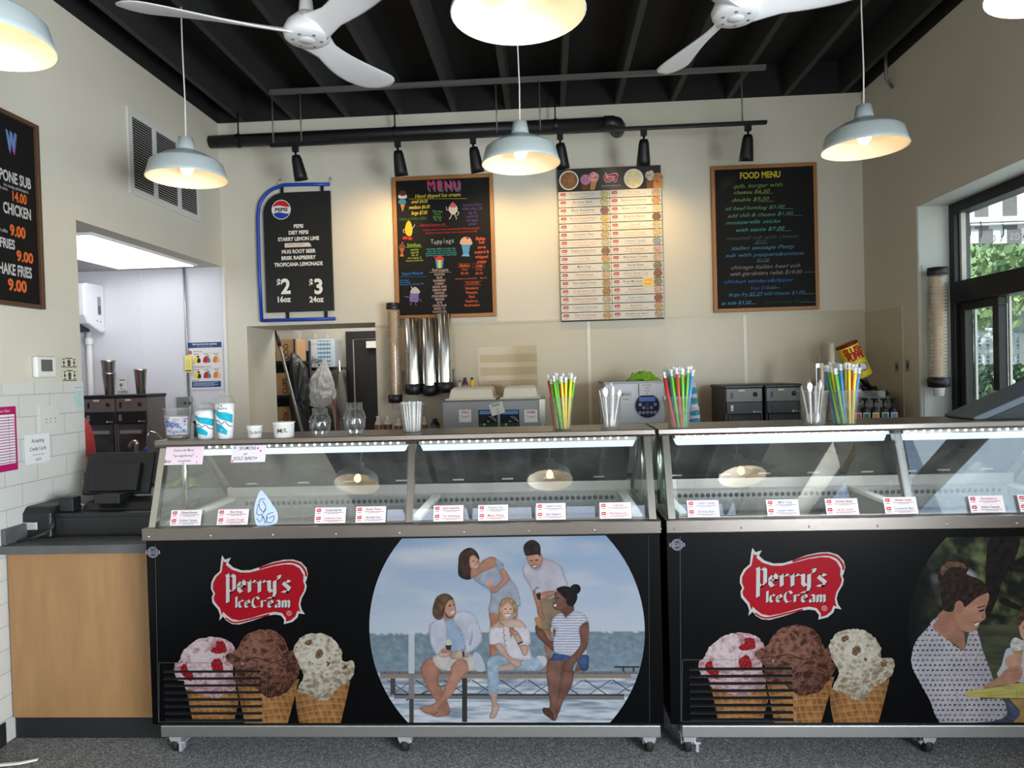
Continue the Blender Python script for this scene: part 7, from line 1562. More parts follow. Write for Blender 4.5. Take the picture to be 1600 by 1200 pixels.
# cup and cone dispensers
DY = 5.06
dp = thing('cup_dispenser_bracket', (onY(660, 600, YB).x, YB - .03, onY(660, 608, YB).z), 'grey steel bracket plate carrying three steel cup dispensers', 'bracket')
a, b = onY(628, 579, YB - .03), onY(712, 609, YB - .03); MB().box(a.x, b.x, YB - .03, YB - .009, b.z, a.z).build('plate', mk('bracket_steel', (130, 118, 114), .35, .7, .05, 20), dp, .004)
CONE = mk('wafer_cone', (222, 188, 144), .7, 0, .12, 60); WAF = mk('pale_wafer_cup', (240, 222, 200), .7, 0, .06, 60); TUBEC = clear('dispenser_tube', (240, 236, 230), 1.5, .04, .06, .04, 10)
def steel_tube(px0, px1, pyt, pyb, label, lean=0):
    z0, z1 = onY((px0 + px1) / 2, pyb, DY).z, onY((px0 + px1) / 2, pyt, DY).z; x = onY((px0 + px1) / 2, (pyt + pyb) / 2, DY).x; r = (px1 - px0) / 2 * DY / FPX
    t = thing('cup_dispenser', (x, DY, z0), label, 'cup dispenser', 'steel cup dispensers')
    MB().lathe([(r, z0 + .075), (r, z1 - .004), (r * .97, z1), (r * .9, z1 - .004), (r * .9, z1 - .03), (.0001, z1 - .03)], (x, DY, 0), 28).build('tube', mk('mirror_steel', (200, 198, 194), .16, 1, .03, 20), t)
    MB().lathe([(r * 1.02, z0 + .08), (r * 1.12, z0 + .075), (r * 1.14, z0 + .02), (r * 1.0, z0 + .01), (r * .6, z0)], (x, DY, 0), 24).build('collar', BLACK, t)
    MB().box(x - .03, x + .03, DY + .02, YB - .032, z0 + .03, z0 + .07).build('mount', BLACK, t)
steel_tube(633, 656, 497, 617, 'steel cup dispenser next to the cone tube'); steel_tube(659, 682, 497, 619, 'steel cup dispenser in the middle of the three'); steel_tube(683, 706, 490, 614, 'tallest steel cup dispenser, nearest the soft serve machine')
def cone_tube(px, pyt, pyb, wpx, Y, label, n, yw, cup=None, axis_top=None):
    p0, p1 = onY(px[1], pyb, Y), onY(px[0], pyt, Y); r = wpx / 2 * Y / FPX; d = (p1 - p0); L = d.length; mt = d.to_track_quat('Z', 'Y').to_matrix()
    t = thing('cone_dispenser', tuple(p0), label, 'cone dispenser')
    MB().lathe([(r, .05), (r, L - .02)], p0, 24, 0, mt).build('tube', TUBEC, t)
    MB().lathe([(.0001, L + .012), (r * 1.05, L + .01), (r * 1.08, L - .03), (r * 1.02, L - .035)], p0, 24, 0, mt).build('top_cap', BLACK, t)
    MB().lathe([(r * .55, .0), (r * 1.1, .006), (r * 1.15, .06), (r * 1.0, .064)], p0, 24, 0, mt).build('bottom_collar', BLACK, t)
    MB().box(p0.x - .02, p0.x + .02, p0.y + r * .6, yw, p0.z + .015, p0.z + .05).build('mount', BLACK, t)
    MB().lathe([(r * .44, -.05), (r * .5, -.048), (r * .62, .01)], p0, 18, 0, mt).build('loose_cone_end', cup or CUPGLASS, t)
    st = (L - .1) / n
    for k in range(n):
        q = p0 + mt @ Vector((0, 0, .05 + st * k))
        MB().lathe([(r * .5, 0), (r * .56, st * .3), (r * .86, st * .95), (r * .9, st * .98), (r * .8, st * .9)], q, 18, 0, mt).build('ice_cream_cone', WAF if cup else CONE, origin=tuple(q), label='pale wafer cone stacked inside the ' + ('window' if cup else 'clear back wall') + ' cone tube', cat='cone', group='wafer cones in the ' + ('window' if cup else 'back wall') + ' tube')
cone_tube((614, 618), 476, 630, 20, DY, 'clear tube of wafer cones with a black cap, left of the steel dispensers', 24, YB - .005)
# sauce bottles on the counter
CR = mk('cream_bottle', (196, 186, 168), .45, 0, .03); SB = mk('brown_sauce', (86, 48, 34), .35); SB2 = mk('caramel_sauce', (134, 74, 42), .35)
# raised steel shelf on the back counter that the sauces stand on
SHZ = onY(620, 674, 4.75).z
rs = thing('counter_shelf', (onY(630, 674, 4.75).x, 4.85, BZ), 'low steel shelf under the sauce bottles', 'shelf')
rx0, rx1 = onY(580, 674, 4.75).x, onY(686, 674, 4.75).x
MB().box(rx0, rx1, 4.66, 5.0, SHZ - .015, SHZ).build('board', STEEL, rs)
for x in (rx0 + .02, rx1 - .02): MB().box(x - .01, x + .01, 4.7, 4.96, BZ, SHZ - .015).build('leg', STEEL, rs)
for px, w_, h_, bd, lab in ((591.5, 12, 25, SB2, 'cream sauce bottle with red brown sauce, left end of the row'), (606, 14, 26, SB, 'cream sauce bottle with dark brown sauce in the row'), (623, 13, 21, SB2, 'short caramel sauce bottle with a cream top'), (664, 9, 22, SB2, 'brown sauce bottle right of the white straw cup')):
    bottle(px, 673, w_, h_, 4.75, SHZ, [CR, CR, bd], lab, .3, 'sauce bottles on the low shelf')
bottle(680, 673, 15, 19, 4.75, SHZ, [BLACK, BLACK, mk('grey_label', (110, 106, 100), .6)], 'black square sauce jar at the right end of the row', .2)
# batch freezer
a, b = onY(944, 598, 4.55), onY(1040, 665, 4.55)
bf = thing('batch_freezer', ((a.x + b.x) / 2, 4.8, BZ), 'grey batch freezer with a round navy control panel and a green cloth on top', 'freezer')
MB().box(a.x, b.x, 4.55, 5.05, BZ + .02, a.z).build('housing', mk('freezer_grey', (176, 176, 180), .4, .2, .03, 10), bf, .008)
MB().box(a.x, b.x, 4.545, 4.55, onY(1000, 664, 4.55).z - .02, onY(1000, 661, 4.55).z).box(a.x - .004, b.x + .004, 4.54, 5.06, a.z - .012, a.z + .004).build('edge_trim', mk('trim_grey', (120, 120, 122), .4, .4), bf)
A = Art(planeY(4.548)); p = onY(1011.5, 634, 4.55); r = 20 * 4.55 / FPX
A.disc(p.x, p.z, r, (150, 150, 154), n=36); A.disc(p.x, p.z, r * .92, (30, 36, 70), n=36); A.rect(p.x - r * .62, p.z + r * .34, p.x + r * .62, p.z + r * .68, (96, 130, 196))
for x, y, c_ in ((-.55, .1, (220, 220, 224)), (0, .1, (70, 110, 80)), (.6, .1, (190, 190, 196)), (-.28, -.14, (180, 180, 186)), (0, -.2, (190, 60, 60)), (.3, -.14, (180, 180, 186)), (-.58, -.52, (180, 180, 186)), (-.3, -.52, (180, 180, 186)), (0, -.52, (180, 180, 186)), (.3, -.52, (180, 180, 186)), (.58, -.52, (180, 180, 186))): A.disc(p.x + r * x, p.z + r * y, r * .11, c_, n=12); A.disc(p.x + r * x, p.z + r * y, r * .06, (60, 64, 96), n=8)
A.build('control_dial', bf, PRINT)
MB().box(onY(1037, 630, 4.55).x, onY(1040, 630, 4.55).x, 4.53, 4.55, onY(1038, 629, 4.55).z, onY(1038, 619, 4.55).z).build('latch', CHROME, bf)
def note2(A, u0, v0, u1, v1):
    h_ = v1 - v0
    for k, (s, c_) in enumerate((('wait 5 minutes', (40, 40, 44)), ('on RED', (180, 50, 40)), ('soft mix', (40, 40, 44)), ('up', (40, 40, 44)))): A.text(s, (u0 + u1) / 2, v1 - h_ * (.2 + .23 * k), h_ * .12, c_, sx=.75, jit=.08, bold=.01)
flat(999, 598.5, 1022, 618, 4.535, note2, 'paper_note', 'handwritten white note above the round navy control panel', 'note', (218, 214, 214))
def note3(A, u0, v0, u1, v1): A.text('MENU', (u0 + u1) / 2, v1 - .03, .018, (110, 110, 60), bold=.02); A.text('empty', (u0 + u1) / 2, v0 + .025, .012, (60, 60, 64), jit=.1)
flat(970, 611, 985.5, 631, 4.546, note3, 'paper_note', 'small white note at the left side of the batch freezer', 'note', (216, 214, 216))
rows = []; cc = onY(1004, 590, 4.7); zt = a.z + .004
for i in range(25):
    v = i / 24; rows.append([(cc.x - .1 + .2 * u + .012 * math.sin(7 * v), 4.6 + .16 * v, zt + .004 + .055 * math.sin(PI * u) ** .7 * math.sin(PI * v) ** .6 * (.7 + .6 * NZ(u, v, 5, 2) + .5 * NZ(u, v, 11, 3)) + .016 * math.sin(PI * u) * math.sin(14 * v + 6 * u)) for u in [j / 36 for j in range(37)]])
g = MB().grid(rows); cl = g.build('cleaning_cloth', mk('lime_cloth', (136, 190, 50), .95, 0, .12, 60, .5, 300), origin=(cc.x, 4.68, zt), label='crumpled lime green cloth lying on the batch freezer', cat='cloth')
so = cl.modifiers.new('thick', 'SOLIDIFY'); so.thickness = .004
# upturned splash cups behind the packed straw cup
def upcup(px, pyb, pyt, wb, wt, Y, z0, label):
    k = Y / FPX; x = onY(px, pyb, Y).x; h = (pyb - pyt) * k; c = Vector((x, Y, z0)); r0, r1 = wb / 2 * k, wt / 2 * k
    t = thing('paper_cup', c, label, 'cup')
    MB().lathe([(r0 + .003, 0), (r0 + .003, .006), (r0, .007), (r1, h), (.0001, h - .003)], c, 24).build('cup_body', TEALW, t)
    A = Art(cyl(c, r0, h, r1), .00003); q = r0 * 1.4
    for j in (0, .42): A.field([(-q, h * (.18 + j)), (0, h * (.12 + j)), (q, h * (.2 + j)), (q, h * (.36 + j)), (q * .2, h * (.42 + j)), (-q, h * (.34 + j))], lambda u, v: mixc((0, 130, 170), (210, 224, 230), NZ(u * 2, v * 4, 60) + .2), 16, 10)
    A.build('printed_splash', t, PRINT); return h
YU = 4.42
ust = thing('straw_stand', (onY(1080, 668, YU).x, YU + .05, BZ), 'small steel stand behind the packed straw cup', 'stand'); uz = onY(1083, 665, YU).z
MB().box(onY(1066, 665, YU).x, onY(1100, 665, YU).x, YU - .07, YU + .4, uz - .012, uz).box(onY(1066, 665, YU).x, onY(1100, 665, YU).x, YU + .14, YU + .16, BZ, uz - .012).build('top_plate', STEEL, ust)
h1 = upcup(1085, 665, 636, 19, 15, YU, uz, 'upturned paper cup with a blue splash, lower of two'); upcup(1082, 636, 599, 17, 12, YU, uz + h1 * .98, 'upturned paper cup with a blue splash, upper of two')
# right hand drink machines
x0, x1, x2, x3 = (onY(p, 630, 4.7).x for p in (1134, 1192, 1195, 1252))
drink_machine(x0, x1, 4.7, BZ + .002, onY(1163, 601.5, 4.7).z, 'dark drink dispenser on the back counter, nearer the batch freezer', DGREY, True); drink_machine(x2 + .008, x3, 4.7, BZ + .002, onY(1225, 600, 4.7).z, 'dark drink dispenser on the back counter, nearer the right corner', DGREY, True)
# tall dispensers at the right end
p0, p1 = onY(1283, 668, 4.42), onY(1283, 567, 4.42)
td = thing('lid_dispenser', (p0.x, 4.46, BZ), 'narrow dark steel lid holder behind the right spoon cup', 'dispenser')
MB().box(p0.x - .025, p0.x + .025, 4.42, 4.51, BZ, p1.z).build('holder', STEELV, td, .003); MB().box(p0.x - .018, p0.x + .004, 4.416, 4.42, BZ + .05, p1.z - .03).build('slot', BLACK, td)
bc.children[0]['label'] = 'grey cabinet body'
q = onY(1301, 668, 3.12); k = 3.12 / FPX
MB().lathe([(.0001, 0), (11 * k, 0), (11 * k, 120 * k), (10.4 * k, 120 * k), (10.4 * k, .003)], (q.x - .01, 3.14, LZ), 24).build('clear_tube', TUBEC, origin=(q.x - .01, 3.14, LZ), label='tall clear plastic tube behind the last straw cup', cat='tube')
MB().tube([(q.x + .005, 3.14, LZ + .004), (q.x + .008, 3.14, LZ + 119 * k)], .011, 10).build('spoon_roll', mk('pale_gold_plastic', (216, 200, 150), .35, 0, .1, 30), origin=(q.x, 3.14, LZ), label='pale gold plastic stick inside the tall clear tube', cat='stick')
# slush cup display
Ys = 4.72; cA = [onY(x, y, Ys) for x, y in ((1307, 545), (1338, 531), (1361, 580), (1330, 598))]
top = (cA[0] + cA[1]) / 2; bot = (cA[2] + cA[3]) / 2; rt = (cA[1] - cA[0]).length / 2; rb = (cA[2] - cA[3]).length / 2
d = bot - top; mt = d.to_track_quat('Z', 'Y').to_matrix(); L = d.length
# slush machine the big cup is fixed to
sm = thing('slush_machine', (onY(1366, 617, Ys).x, Ys, BZ), 'black topped slush machine carrying a big tilted yellow cup', 'slush machine')
bx0, bx1 = onY(1352, 617, Ys).x, onY(1386, 617, Ys).x; mz = onY(1366, 617, Ys).z
MB().box(bx0 - .02, bx1, Ys - .06, Ys + .3, BZ, mz - .004).build('housing', DGREY, sm, .006)
MB().lathe([(.0001, .062), (.03, .06), (.034, .04), (.085, .034), (.1, .02), (.1, .0), (.0001, 0)], ((bx0 + bx1) / 2, Ys + .06, mz - .004), 24).tube([((bx0 + bx1) / 2 - .03, Ys + .06, mz + .02), ((bx0 + bx1) / 2 - .06, Ys + .06, mz + .07)], .02, 10).build('lid', BLACK, sm)
MB().lathe([(rt * .96, 0), (rt, .004), (rt * .99, .03), (rb, L - .012), (rb * .98, L), (.0001, L)], top, 28, 0, mt).build('big_cup', mk('yellow_cup', (232, 206, 40), .4, 0, .03, 20), sm)
MB().lathe([(rt * 1.01, -.002), (rt * 1.015, .012), (rt * .97, .004)], top, 28, 0, mt).lathe([(.0001, .03), (rt * .95, .01)], top, 28, 0, mt).build('cup_rim', mk('dark_red_rim', (130, 20, 32), .4), sm)
yv = mt @ Vector((0, 0, 1)); fr_ = Vector((0, -1, 0)); fr_ = (fr_ - yv * fr_.dot(yv)).normalized(); rv = yv.cross(fr_) * 1
if rv.x < 0: rv = -rv
def onc(u, v, h):
    r = rt + (rb - rt) * v / L + .0012 + h; a_ = u / rt
    return top + yv * v + (fr_ * math.cos(a_) + rv * math.sin(a_)) * r
B_ = Art(lambda u, v, h: onc(u, -v, h), .00004)
B_.text('SLUSH', 0, -L * .27, .042, (176, 26, 36), bold=.05, sx=.8); B_.text('PUPPIE', 0, -L * .46, .042, (176, 26, 36), bold=.05, sx=.66)
B_.disc(.01, -L * .7, .035, (70, 110, 180), .03); B_.disc(.012, -L * .7, .02, (230, 228, 226), .018); B_.rect(-rt * 1.3, -L * .99, rt * 1.3, -L * .9, (190, 40, 44))
B_.build('cup_lettering', sm, PRINT)
MB().tube([bot, ((bx0 + bx1) / 2 - .02, Ys + .06, mz + .05)], .02, 10).build('cup_arm', BLACK, sm)
# syrup pump rack
Yr = 4.4
a, b = onY(1333, 650, Yr), onY(1409, 662, Yr)
rk = thing('syrup_rack', ((a.x + b.x) / 2, Yr + .1, BZ), 'clear topped rack for five syrup pumps at the right end of the back counter', 'rack')
rz = b.z
MB().box(a.x, b.x, Yr - .02, Yr + .22, BZ, rz).build('stand', mk('rack_wood', (150, 120, 90), .6), rk)
MB().box(a.x, b.x, Yr + .2, Yr + .206, rz, onY(1370, 617, Yr).z + .02).build('back_sheet', CUPGLASS, rk)
A = Art(planeY(Yr - .021)); w3 = (b.x - a.x) / 3; s0 = rz; s1 = onY(1370, 656, Yr).z
for k, cq in enumerate(((206, 180, 110), (62, 76, 170), (206, 180, 110))): A.rect(a.x + w3 * k, s0 - .03, a.x + w3 * (k + 1) - .002, s1, cq); A.disc(a.x + w3 * (k + .12) + .01, (s0 - .03 + s1) / 2, .01, (220, 210, 200)); A.line([(a.x + w3 * (k + .3), (s0 - .03 + s1) / 2), (a.x + w3 * (k + .85), (s0 - .03 + s1) / 2)], .006, (190, 60, 70) if k != 1 else (190, 190, 220))
A.build('price_strip', rk, PRINT)
for k, (px, cq, nm) in enumerate(((1344.5, (214, 74, 82), 'red'), (1357.5, (60, 110, 90), 'green'), (1372, (222, 136, 70), 'orange'), (1387, (50, 120, 100), 'teal'), (1401, (110, 130, 180), 'blue'))):
    x = onY(px, 650, Yr).x; t = thing('syrup_pump_bottle', (x, Yr + .05, rz), 'syrup pump bottle with a black pump and %s label in the rack' % nm, 'bottle', 'syrup pump bottles'); zt_ = onY(px, 624, Yr).z - rz
    MB().lathe([(.0001, 0), (.021, .002), (.021, zt_ * .4), (.012, zt_ * .52)], (x, Yr + .05, rz), 14).build('bottle_body', mk('syrup_' + nm, tuple(int(q_ * .6) for q_ in cq), .3), t)
    MB().lathe([(.023, zt_ * .48), (.02, zt_ * .66), (.006, zt_ * .68), (.006, zt_ * .95), (.018, zt_ * .96), (.02, zt_ * 1.02), (.0001, zt_ * 1.04)], (x, Yr + .05, rz), 14).tube([(x, Yr + .05, rz + zt_), (x, Yr + .01, rz + zt_), (x, Yr - .0, rz + zt_ - .02)], .005, 6).build('pump', BLACK, t)
    A = Art(planeY(Yr + .028)); A.slab(x - .02, rz + .006, x + .02, rz + zt_ * .46, .001, (216, 214, 210)); A.rect(x - .016, rz + .012, x + .016, rz + zt_ * .42, cq); A.disc(x, rz + zt_ * .2, .008, (220, 216, 210)); A.build('bottle_label', t, PRINT)
# wall slots right
for px, py0, py1, wl2, lab in ((1401, 565, 582, 0, 'metal switch plate on the right wall panel, nearer the corner'), (1418, 562, 580, 0, 'metal switch plate on the right wall, nearer the window')):
    p0, p1 = onX(px - 3, py1, XR - .006), onX(px + 3, py0, XR - .006)
    A = Art(lambda u, v, h: (XR - .006 - h, u, v)); A.slab(min(p0.y, p1.y), p0.z, max(p0.y, p1.y), p1.z, .004, (150, 146, 140)); m_ = (p0.y + p1.y) / 2; A.rect(m_ - .012, p0.z + .02, m_ + .012, p1.z - .02, (60, 58, 56))
    A.build('switch_plate', None, PRINT, origin=(XR - .006, m_, p0.z), label=lab, cat='switch')
# window cone dispenser, paper bowls and slant topped freezer
cone_tube((1465, 1467), 421, 606, 27, 4.38, 'clear tube of wafer cones mounted beside the service window', 30, WY1 - .007, WHITEP)
for px, py, w_, n, lab in ((1538, 632, 27, 4, 'shorter'), (1563.5, 611, 31, 6, 'taller')):
    p = onX(px, py, 2.42); k = p.y / FPX; r = w_ / 2 * k; z0 = WZ0 + .02
    top_ = p.z; hb = .078; st = max(.012, (top_ - z0 - hb) / (n - 1))
    for j in range(n):
        z = z0 + st * j
        MB().lathe([(.0001, hb), (r * .86, hb), (r * .99, .008), (r * 1.04, .006), (r * 1.04, 0), (r * .97, 0), (r * .84, hb - .003)], (p.x, p.y, z), 24).build('paper_bowl', mk('kraft_bowl', (206, 178, 146), .6, 0, .03, 20), origin=(p.x, p.y, z), label='upturned kraft paper bowl in the %s stack on the window sill' % lab, cat='bowl', group='kraft bowls in the %s window stack' % lab)
Yc = 3.0
a, b = onY(1522, 659, Yc), onY(1600, 622, Yc)
k_ = (b.z - a.z) / (b.x - a.x); ex = C2X1 - .005; zx = a.z + k_ * (ex - a.x)
cf = thing('slanted_tray', ((a.x + ex) / 2, Yc + .1, LZ), 'dark slate slanted tray on the right end of the top ledge', 'tray')
MB().prism([(a.x, LZ + .001), (a.x + .05, LZ + .001), (ex, zx - .035), (ex, zx), (a.x, max(a.z, LZ + .012))], lambda u, v, ww: (u, Yc + ww, v), 0, .22).build('slanted_top', mk('slate_lid', (84, 92, 104), .45, 0, .08, 14), cf, .004)
MB().prism([(a.x + .06, LZ + .001), (ex - .004, LZ + .001), (ex - .004, zx - .042)], lambda u, v, ww: (u, Yc + .012 + ww, v), 0, .19).build('wedge_base', mk('charcoal_liner', (34, 36, 40), .6), cf)
# scrap on the floor
f0 = [onZ(x, y, .004) for x, y in ((-40, 1203), (0, 1198), (30, 1195), (58, 1189))]
s = MB().grid([[p + Vector((0, .0, .0)), p + Vector((0, .022 * (1 - i * .22) + .004, .006))] for i, p in enumerate(f0)]); fl = s.build('paper_strip', WHITEP, origin=tuple(f0[1]), label='curled white paper strip on the floor at the lower left corner', cat='paper')
so = fl.modifiers.new('thick', 'SOLIDIFY'); so.thickness = .001; so.offset = 1
# ------------------------------------------------------------------ kitchen store behind the opening
KY = 6.35
CARD = mk('cardboard', (176, 138, 98), .8, 0, .06, 12); WIRE = mk('dark_wire', (40, 40, 42), .4, .6)
x0, x1 = onY(424, 600, KY).x, onY(462, 600, KY).x
rk = thing('storage_rack', ((x0 + x1) / 2 - .1, KY + .2, 0), 'black storage rack behind the kitchen opening, left side', 'rack')
shelves = [onY(445, y, KY).z for y in (563.5, 617, 666)]
for x in (x0 - .2, x1 + .005):
    for y in (KY, KY + .4): MB().tube([(x, y, 0), (x, y, onY(445, 530, KY).z)], .012, 8).build('post', WIRE, rk)
for z in shelves: MB().box(x0 - .2, x1 + .005, KY - .01, KY + .41, z - .03, z - .004).build('shelf', WIRE, rk)
MB().box(x0 - .2, x1 + .005, KY + .36, KY + .38, shelves[2], shelves[0] + .1).build('back_panel', BLACKM, rk)
for (pa, pb, ya, z, lab, txt) in ((430, 460, 530, shelves[0], 'cardboard box on the top shelf of the black rack', 'OOO'), (430, 456, 583, shelves[1], 'cardboard box on the middle shelf of the black rack', 'CUPS'), (430, 459, 636, shelves[2], 'cardboard box on the lowest visible shelf of the black rack', 'BOX')):
    a, b = onY(pa, ya, KY + .02), onY(pb, ya, KY + .02); t = thing('cardboard_box', ((a.x + b.x) / 2, KY + .15, z - .0035), lab, 'box', 'cardboard boxes on the rack')
    MB().box(a.x, b.x, KY + .02, KY + .32, z - .0035, a.z).build('carton', CARD, t, .004)
    A = Art(planeY(KY + .0195)); A.text(txt, (a.x + b.x) / 2 + .03, (a.z + z) / 2 - .02, .045, (50, 40, 34), rot=PI / 2, bold=.02); A.build('carton_print', t, PRINT)
a, b = onY(434, 517, KY + .05), onY(460, 529, KY + .05)
MB().box(a.x, b.x, KY + .06, KY + .26, onY(445, 529.5, KY).z, a.z).build('plastic_bin', CUPGLASS, None, .01, origin=((a.x + b.x) / 2, KY + .16, onY(445, 529.5, KY).z), label='small clear plastic bin on top of the upper cardboard box', cat='bin')
p0, p1 = onY(430, 514, 6.1), onY(472, 676, 5.95)
bt = thing('broom', tuple(onY(474, 690, 5.95)), 'leaning grey broom handle with a black grip in the kitchen opening', 'broom')
MB().tube([p1 + (p1 - p0) * 1.28, p0], .013, 10).build('handle', mk('grey_pole', (110, 112, 112), .4, .3), bt); MB().tube([p0, p0 + (p1 - p0) * .17], .017, 10).build('grip', BLACK, bt)
MB().tube([p1 + (p1 - p0) * 1.22, p1 + (p1 - p0) * 1.36], [.03, .09], 12).build('brush', BLACK, bt)
# hanging coats
def coat(pts, Y, mat, label, name, cat, puff=0, dep=.16):
    P_ = [onY(x, y, Y) for x, y in pts]; o = (sum(p.x for p in P_) / len(P_), Y, min(p.z for p in P_))
    uv = smooth_closed([(p.x, p.z) for p in P_], 4); cu = sum(p[0] for p in uv) / len(uv); cv = sum(p[1] for p in uv) / len(uv)
    rows = []
    for q, dd in ((.02, 1), (.45, .95), (.75, .75), (.93, .4), (1, 0), (.93, -.3), (.02, -.4)):
        rows.append([(cu + (u - cu) * q, Y - dep * dd * (.55 + .2 * NZ(u, v, 6, 2)) + (.02 * math.sin(v * 60) if puff else .02 * NZ(u * 3, v, 14)), cv + (v - cv) * q) for u, v in uv])
    return MB().grid(rows, 0, True, True, True, True).build(name, mat, origin=o, label=label, cat=cat)
PUFF = mk('black_puffer_cloth', (26, 26, 28), .5, 0, .2, 20, .6, 40)
coat([(455, 553), (468, 558), (480, 578), (483, 610), (484, 650), (488, 720), (464, 720), (456, 650), (452, 600)], 6.3, PUFF, 'black quilted jacket hanging beside the storage rack', 'jacket', 'jacket', 1)
coat([(484, 640), (515, 636), (522, 660), (524, 730), (484, 730)], 6.75, mk('dark_cloth', (22, 22, 24), .9, 0, .2, 30), 'dark garment hanging under the clear plastic bag', 'garment', 'garment')
coat([(530, 581), (536, 590), (544, 640), (546, 720), (530, 720), (526, 640)], 6.85, mk('grey_cloth', (106, 104, 102), .9, 0, .1, 30), 'long grey cloth hanging beside the dark kitchen door', 'cloth', 'cloth', 0, .1)
rr_ = random.Random(9)
w0 = onY(490, 583, 6.7)
wr_ = MB()
for k in range(420):
    a = rr_.uniform(0, 2 * PI); q = Vector((w0.x + (.1 + rr_.gauss(0, .02)) * math.cos(a), 6.7 + rr_.gauss(0, .03), w0.z + (.12 + rr_.gauss(0, .02)) * math.sin(a))); d = Vector((rr_.gauss(0, 1), rr_.gauss(0, 1), rr_.gauss(0, 1))).normalized() * .035; e_ = d.orthogonal().normalized() * .004
    n_ = len(wr_.v); wr_.v += [q - e_, q + e_, q + d]; wr_._face((n_, n_ + 1, n_ + 2), 0, False)
wr_.build('wreath', mk('dark_green_needles', (24, 44, 34), .8), origin=tuple(w0), label='dark green wreath behind the clear plastic bag', cat='wreath')
BAG = clear('crinkled_bag', (226, 226, 228), 1.5, .12, .22, .4, 30)
cb, rows = onY(500, 600, 6.45), []
for i in range(22):
    v = i / 21; z = onY(500, 563 + 73 * v, 6.45).z; wdt = (.02 + .13 * math.sin(min(1, v * 1.25) * PI / 2) ** 1.3) * (1 if v < .8 else max(.25, 1 - ((v - .8) / .2) ** 2 * .75))
    cx_ = onY(508 - 10 * v, 600, 6.45).x
    rows.append([(cx_ + wdt * (1 + .28 * NZ(math.cos(a), v * 3 + math.sin(a), 2.2, 1)) * math.cos(a), 6.45 + wdt * .6 * (1 + .3 * NZ(math.cos(a) + 4, v * 3, 2.5, 2)) * math.sin(a), z + .02 * NZ(math.cos(a), math.sin(a) + v * 2, 3)) for a in (2 * PI * j / 30 for j in range(30))])
MB().grid(rows, 0, False, True, True, True).build('plastic_bag', BAG, origin=(cb.x, 6.45, onY(500, 636, 6.45).z), label='crinkled clear plastic bag hanging in the kitchen opening', cat='bag')
# wire shelf with a patterned box and two glass jars
Yw = 6.85; zsh = onY(505, 574, Yw).z
ws_ = thing('wire_shelf', (onY(508, 574, Yw).x, Yw + .15, 0), 'chrome wire shelf unit holding the blue patterned box', 'shelf')
xa, xb = onY(482, 574, Yw).x, onY(531, 574, Yw).x
MB().box(xa, xb, Yw - .02, Yw + .3, zsh - .03, zsh).build('shelf', CHROME, ws_)
for x in (xa + .01, xb): MB().tube([(x, Yw, 0), (x, Yw, onY(531, 563, Yw).z)], .012, 8).build('post', CHROME, ws_)
a, b = onY(482, 531, Yw), onY(524, 574, Yw)
bx = thing('patterned_box', ((a.x + b.x) / 2, Yw + .12, zsh + .001), 'white box with a blue ring pattern on the wire shelf', 'box')
MB().box(a.x, b.x, Yw + .0, Yw + .25, zsh + .001, a.z).build('carton', mk('white_card', (196, 198, 200), .6), bx, .003)
A = Art(planeY(Yw - .0006)); u0 = a.x + (b.x - a.x) * .34; u1 = a.x + (b.x - a.x) * .84; A.rect(u0, zsh + .02, u1, a.z - .01, (88, 140, 166)); A.rect(u1 + .005, zsh + .004, b.x, a.z - .002, (180, 200, 212))
for i in range(4):
    for j in range(6): A.disc(u0 + (u1 - u0) * (i + .5) / 4, zsh + .02 + (a.z - .03 - zsh) * (j + .5) / 6, .0145, (206, 208, 206)); A.rect(u0 + (u1 - u0) * (i + .5) / 4 - .002, zsh + .02 + (a.z - .03 - zsh) * (j + .5) / 6 - .014, u0 + (u1 - u0) * (i + .5) / 4 + .002, zsh + .02 + (a.z - .03 - zsh) * (j + .5) / 6 + .014, (88, 140, 166))
A.text('possible', a.x + .05, a.z - .05, .016, (130, 128, 80)); A.build('carton_print', bx, PRINT)
for px, r, lab in ((493, .035, 'round clear glass jar on the patterned box, larger one'), (512, .028, 'small clear glass jar on the patterned box')):
    c = onY(px, 530, Yw + .1); MB().lathe([(.0001, 0), (r * .8, .002), (r, r * .8), (r * .8, r * 1.5), (r * .6, r * 1.7), (r * .62, r * 2), (.0001, r * 2)], (c.x, Yw + .1, a.z + .001), 18).build('glass_jar', CUPGLASS, origin=(c.x, Yw + .1, a.z + .001), label=lab, cat='jar')
MB().tube(smooth_open([tuple(onY(x, y, 6.4)) for x, y in ((519, 622), (525, 640), (526, 680), (524, 740))], 5), .006, 6).build('red_cord', mk('red_cord', (150, 28, 38), .5), origin=tuple(onY(519, 622, 6.4)), label='thin red cord hanging below the clear plastic bag', cat='cord')

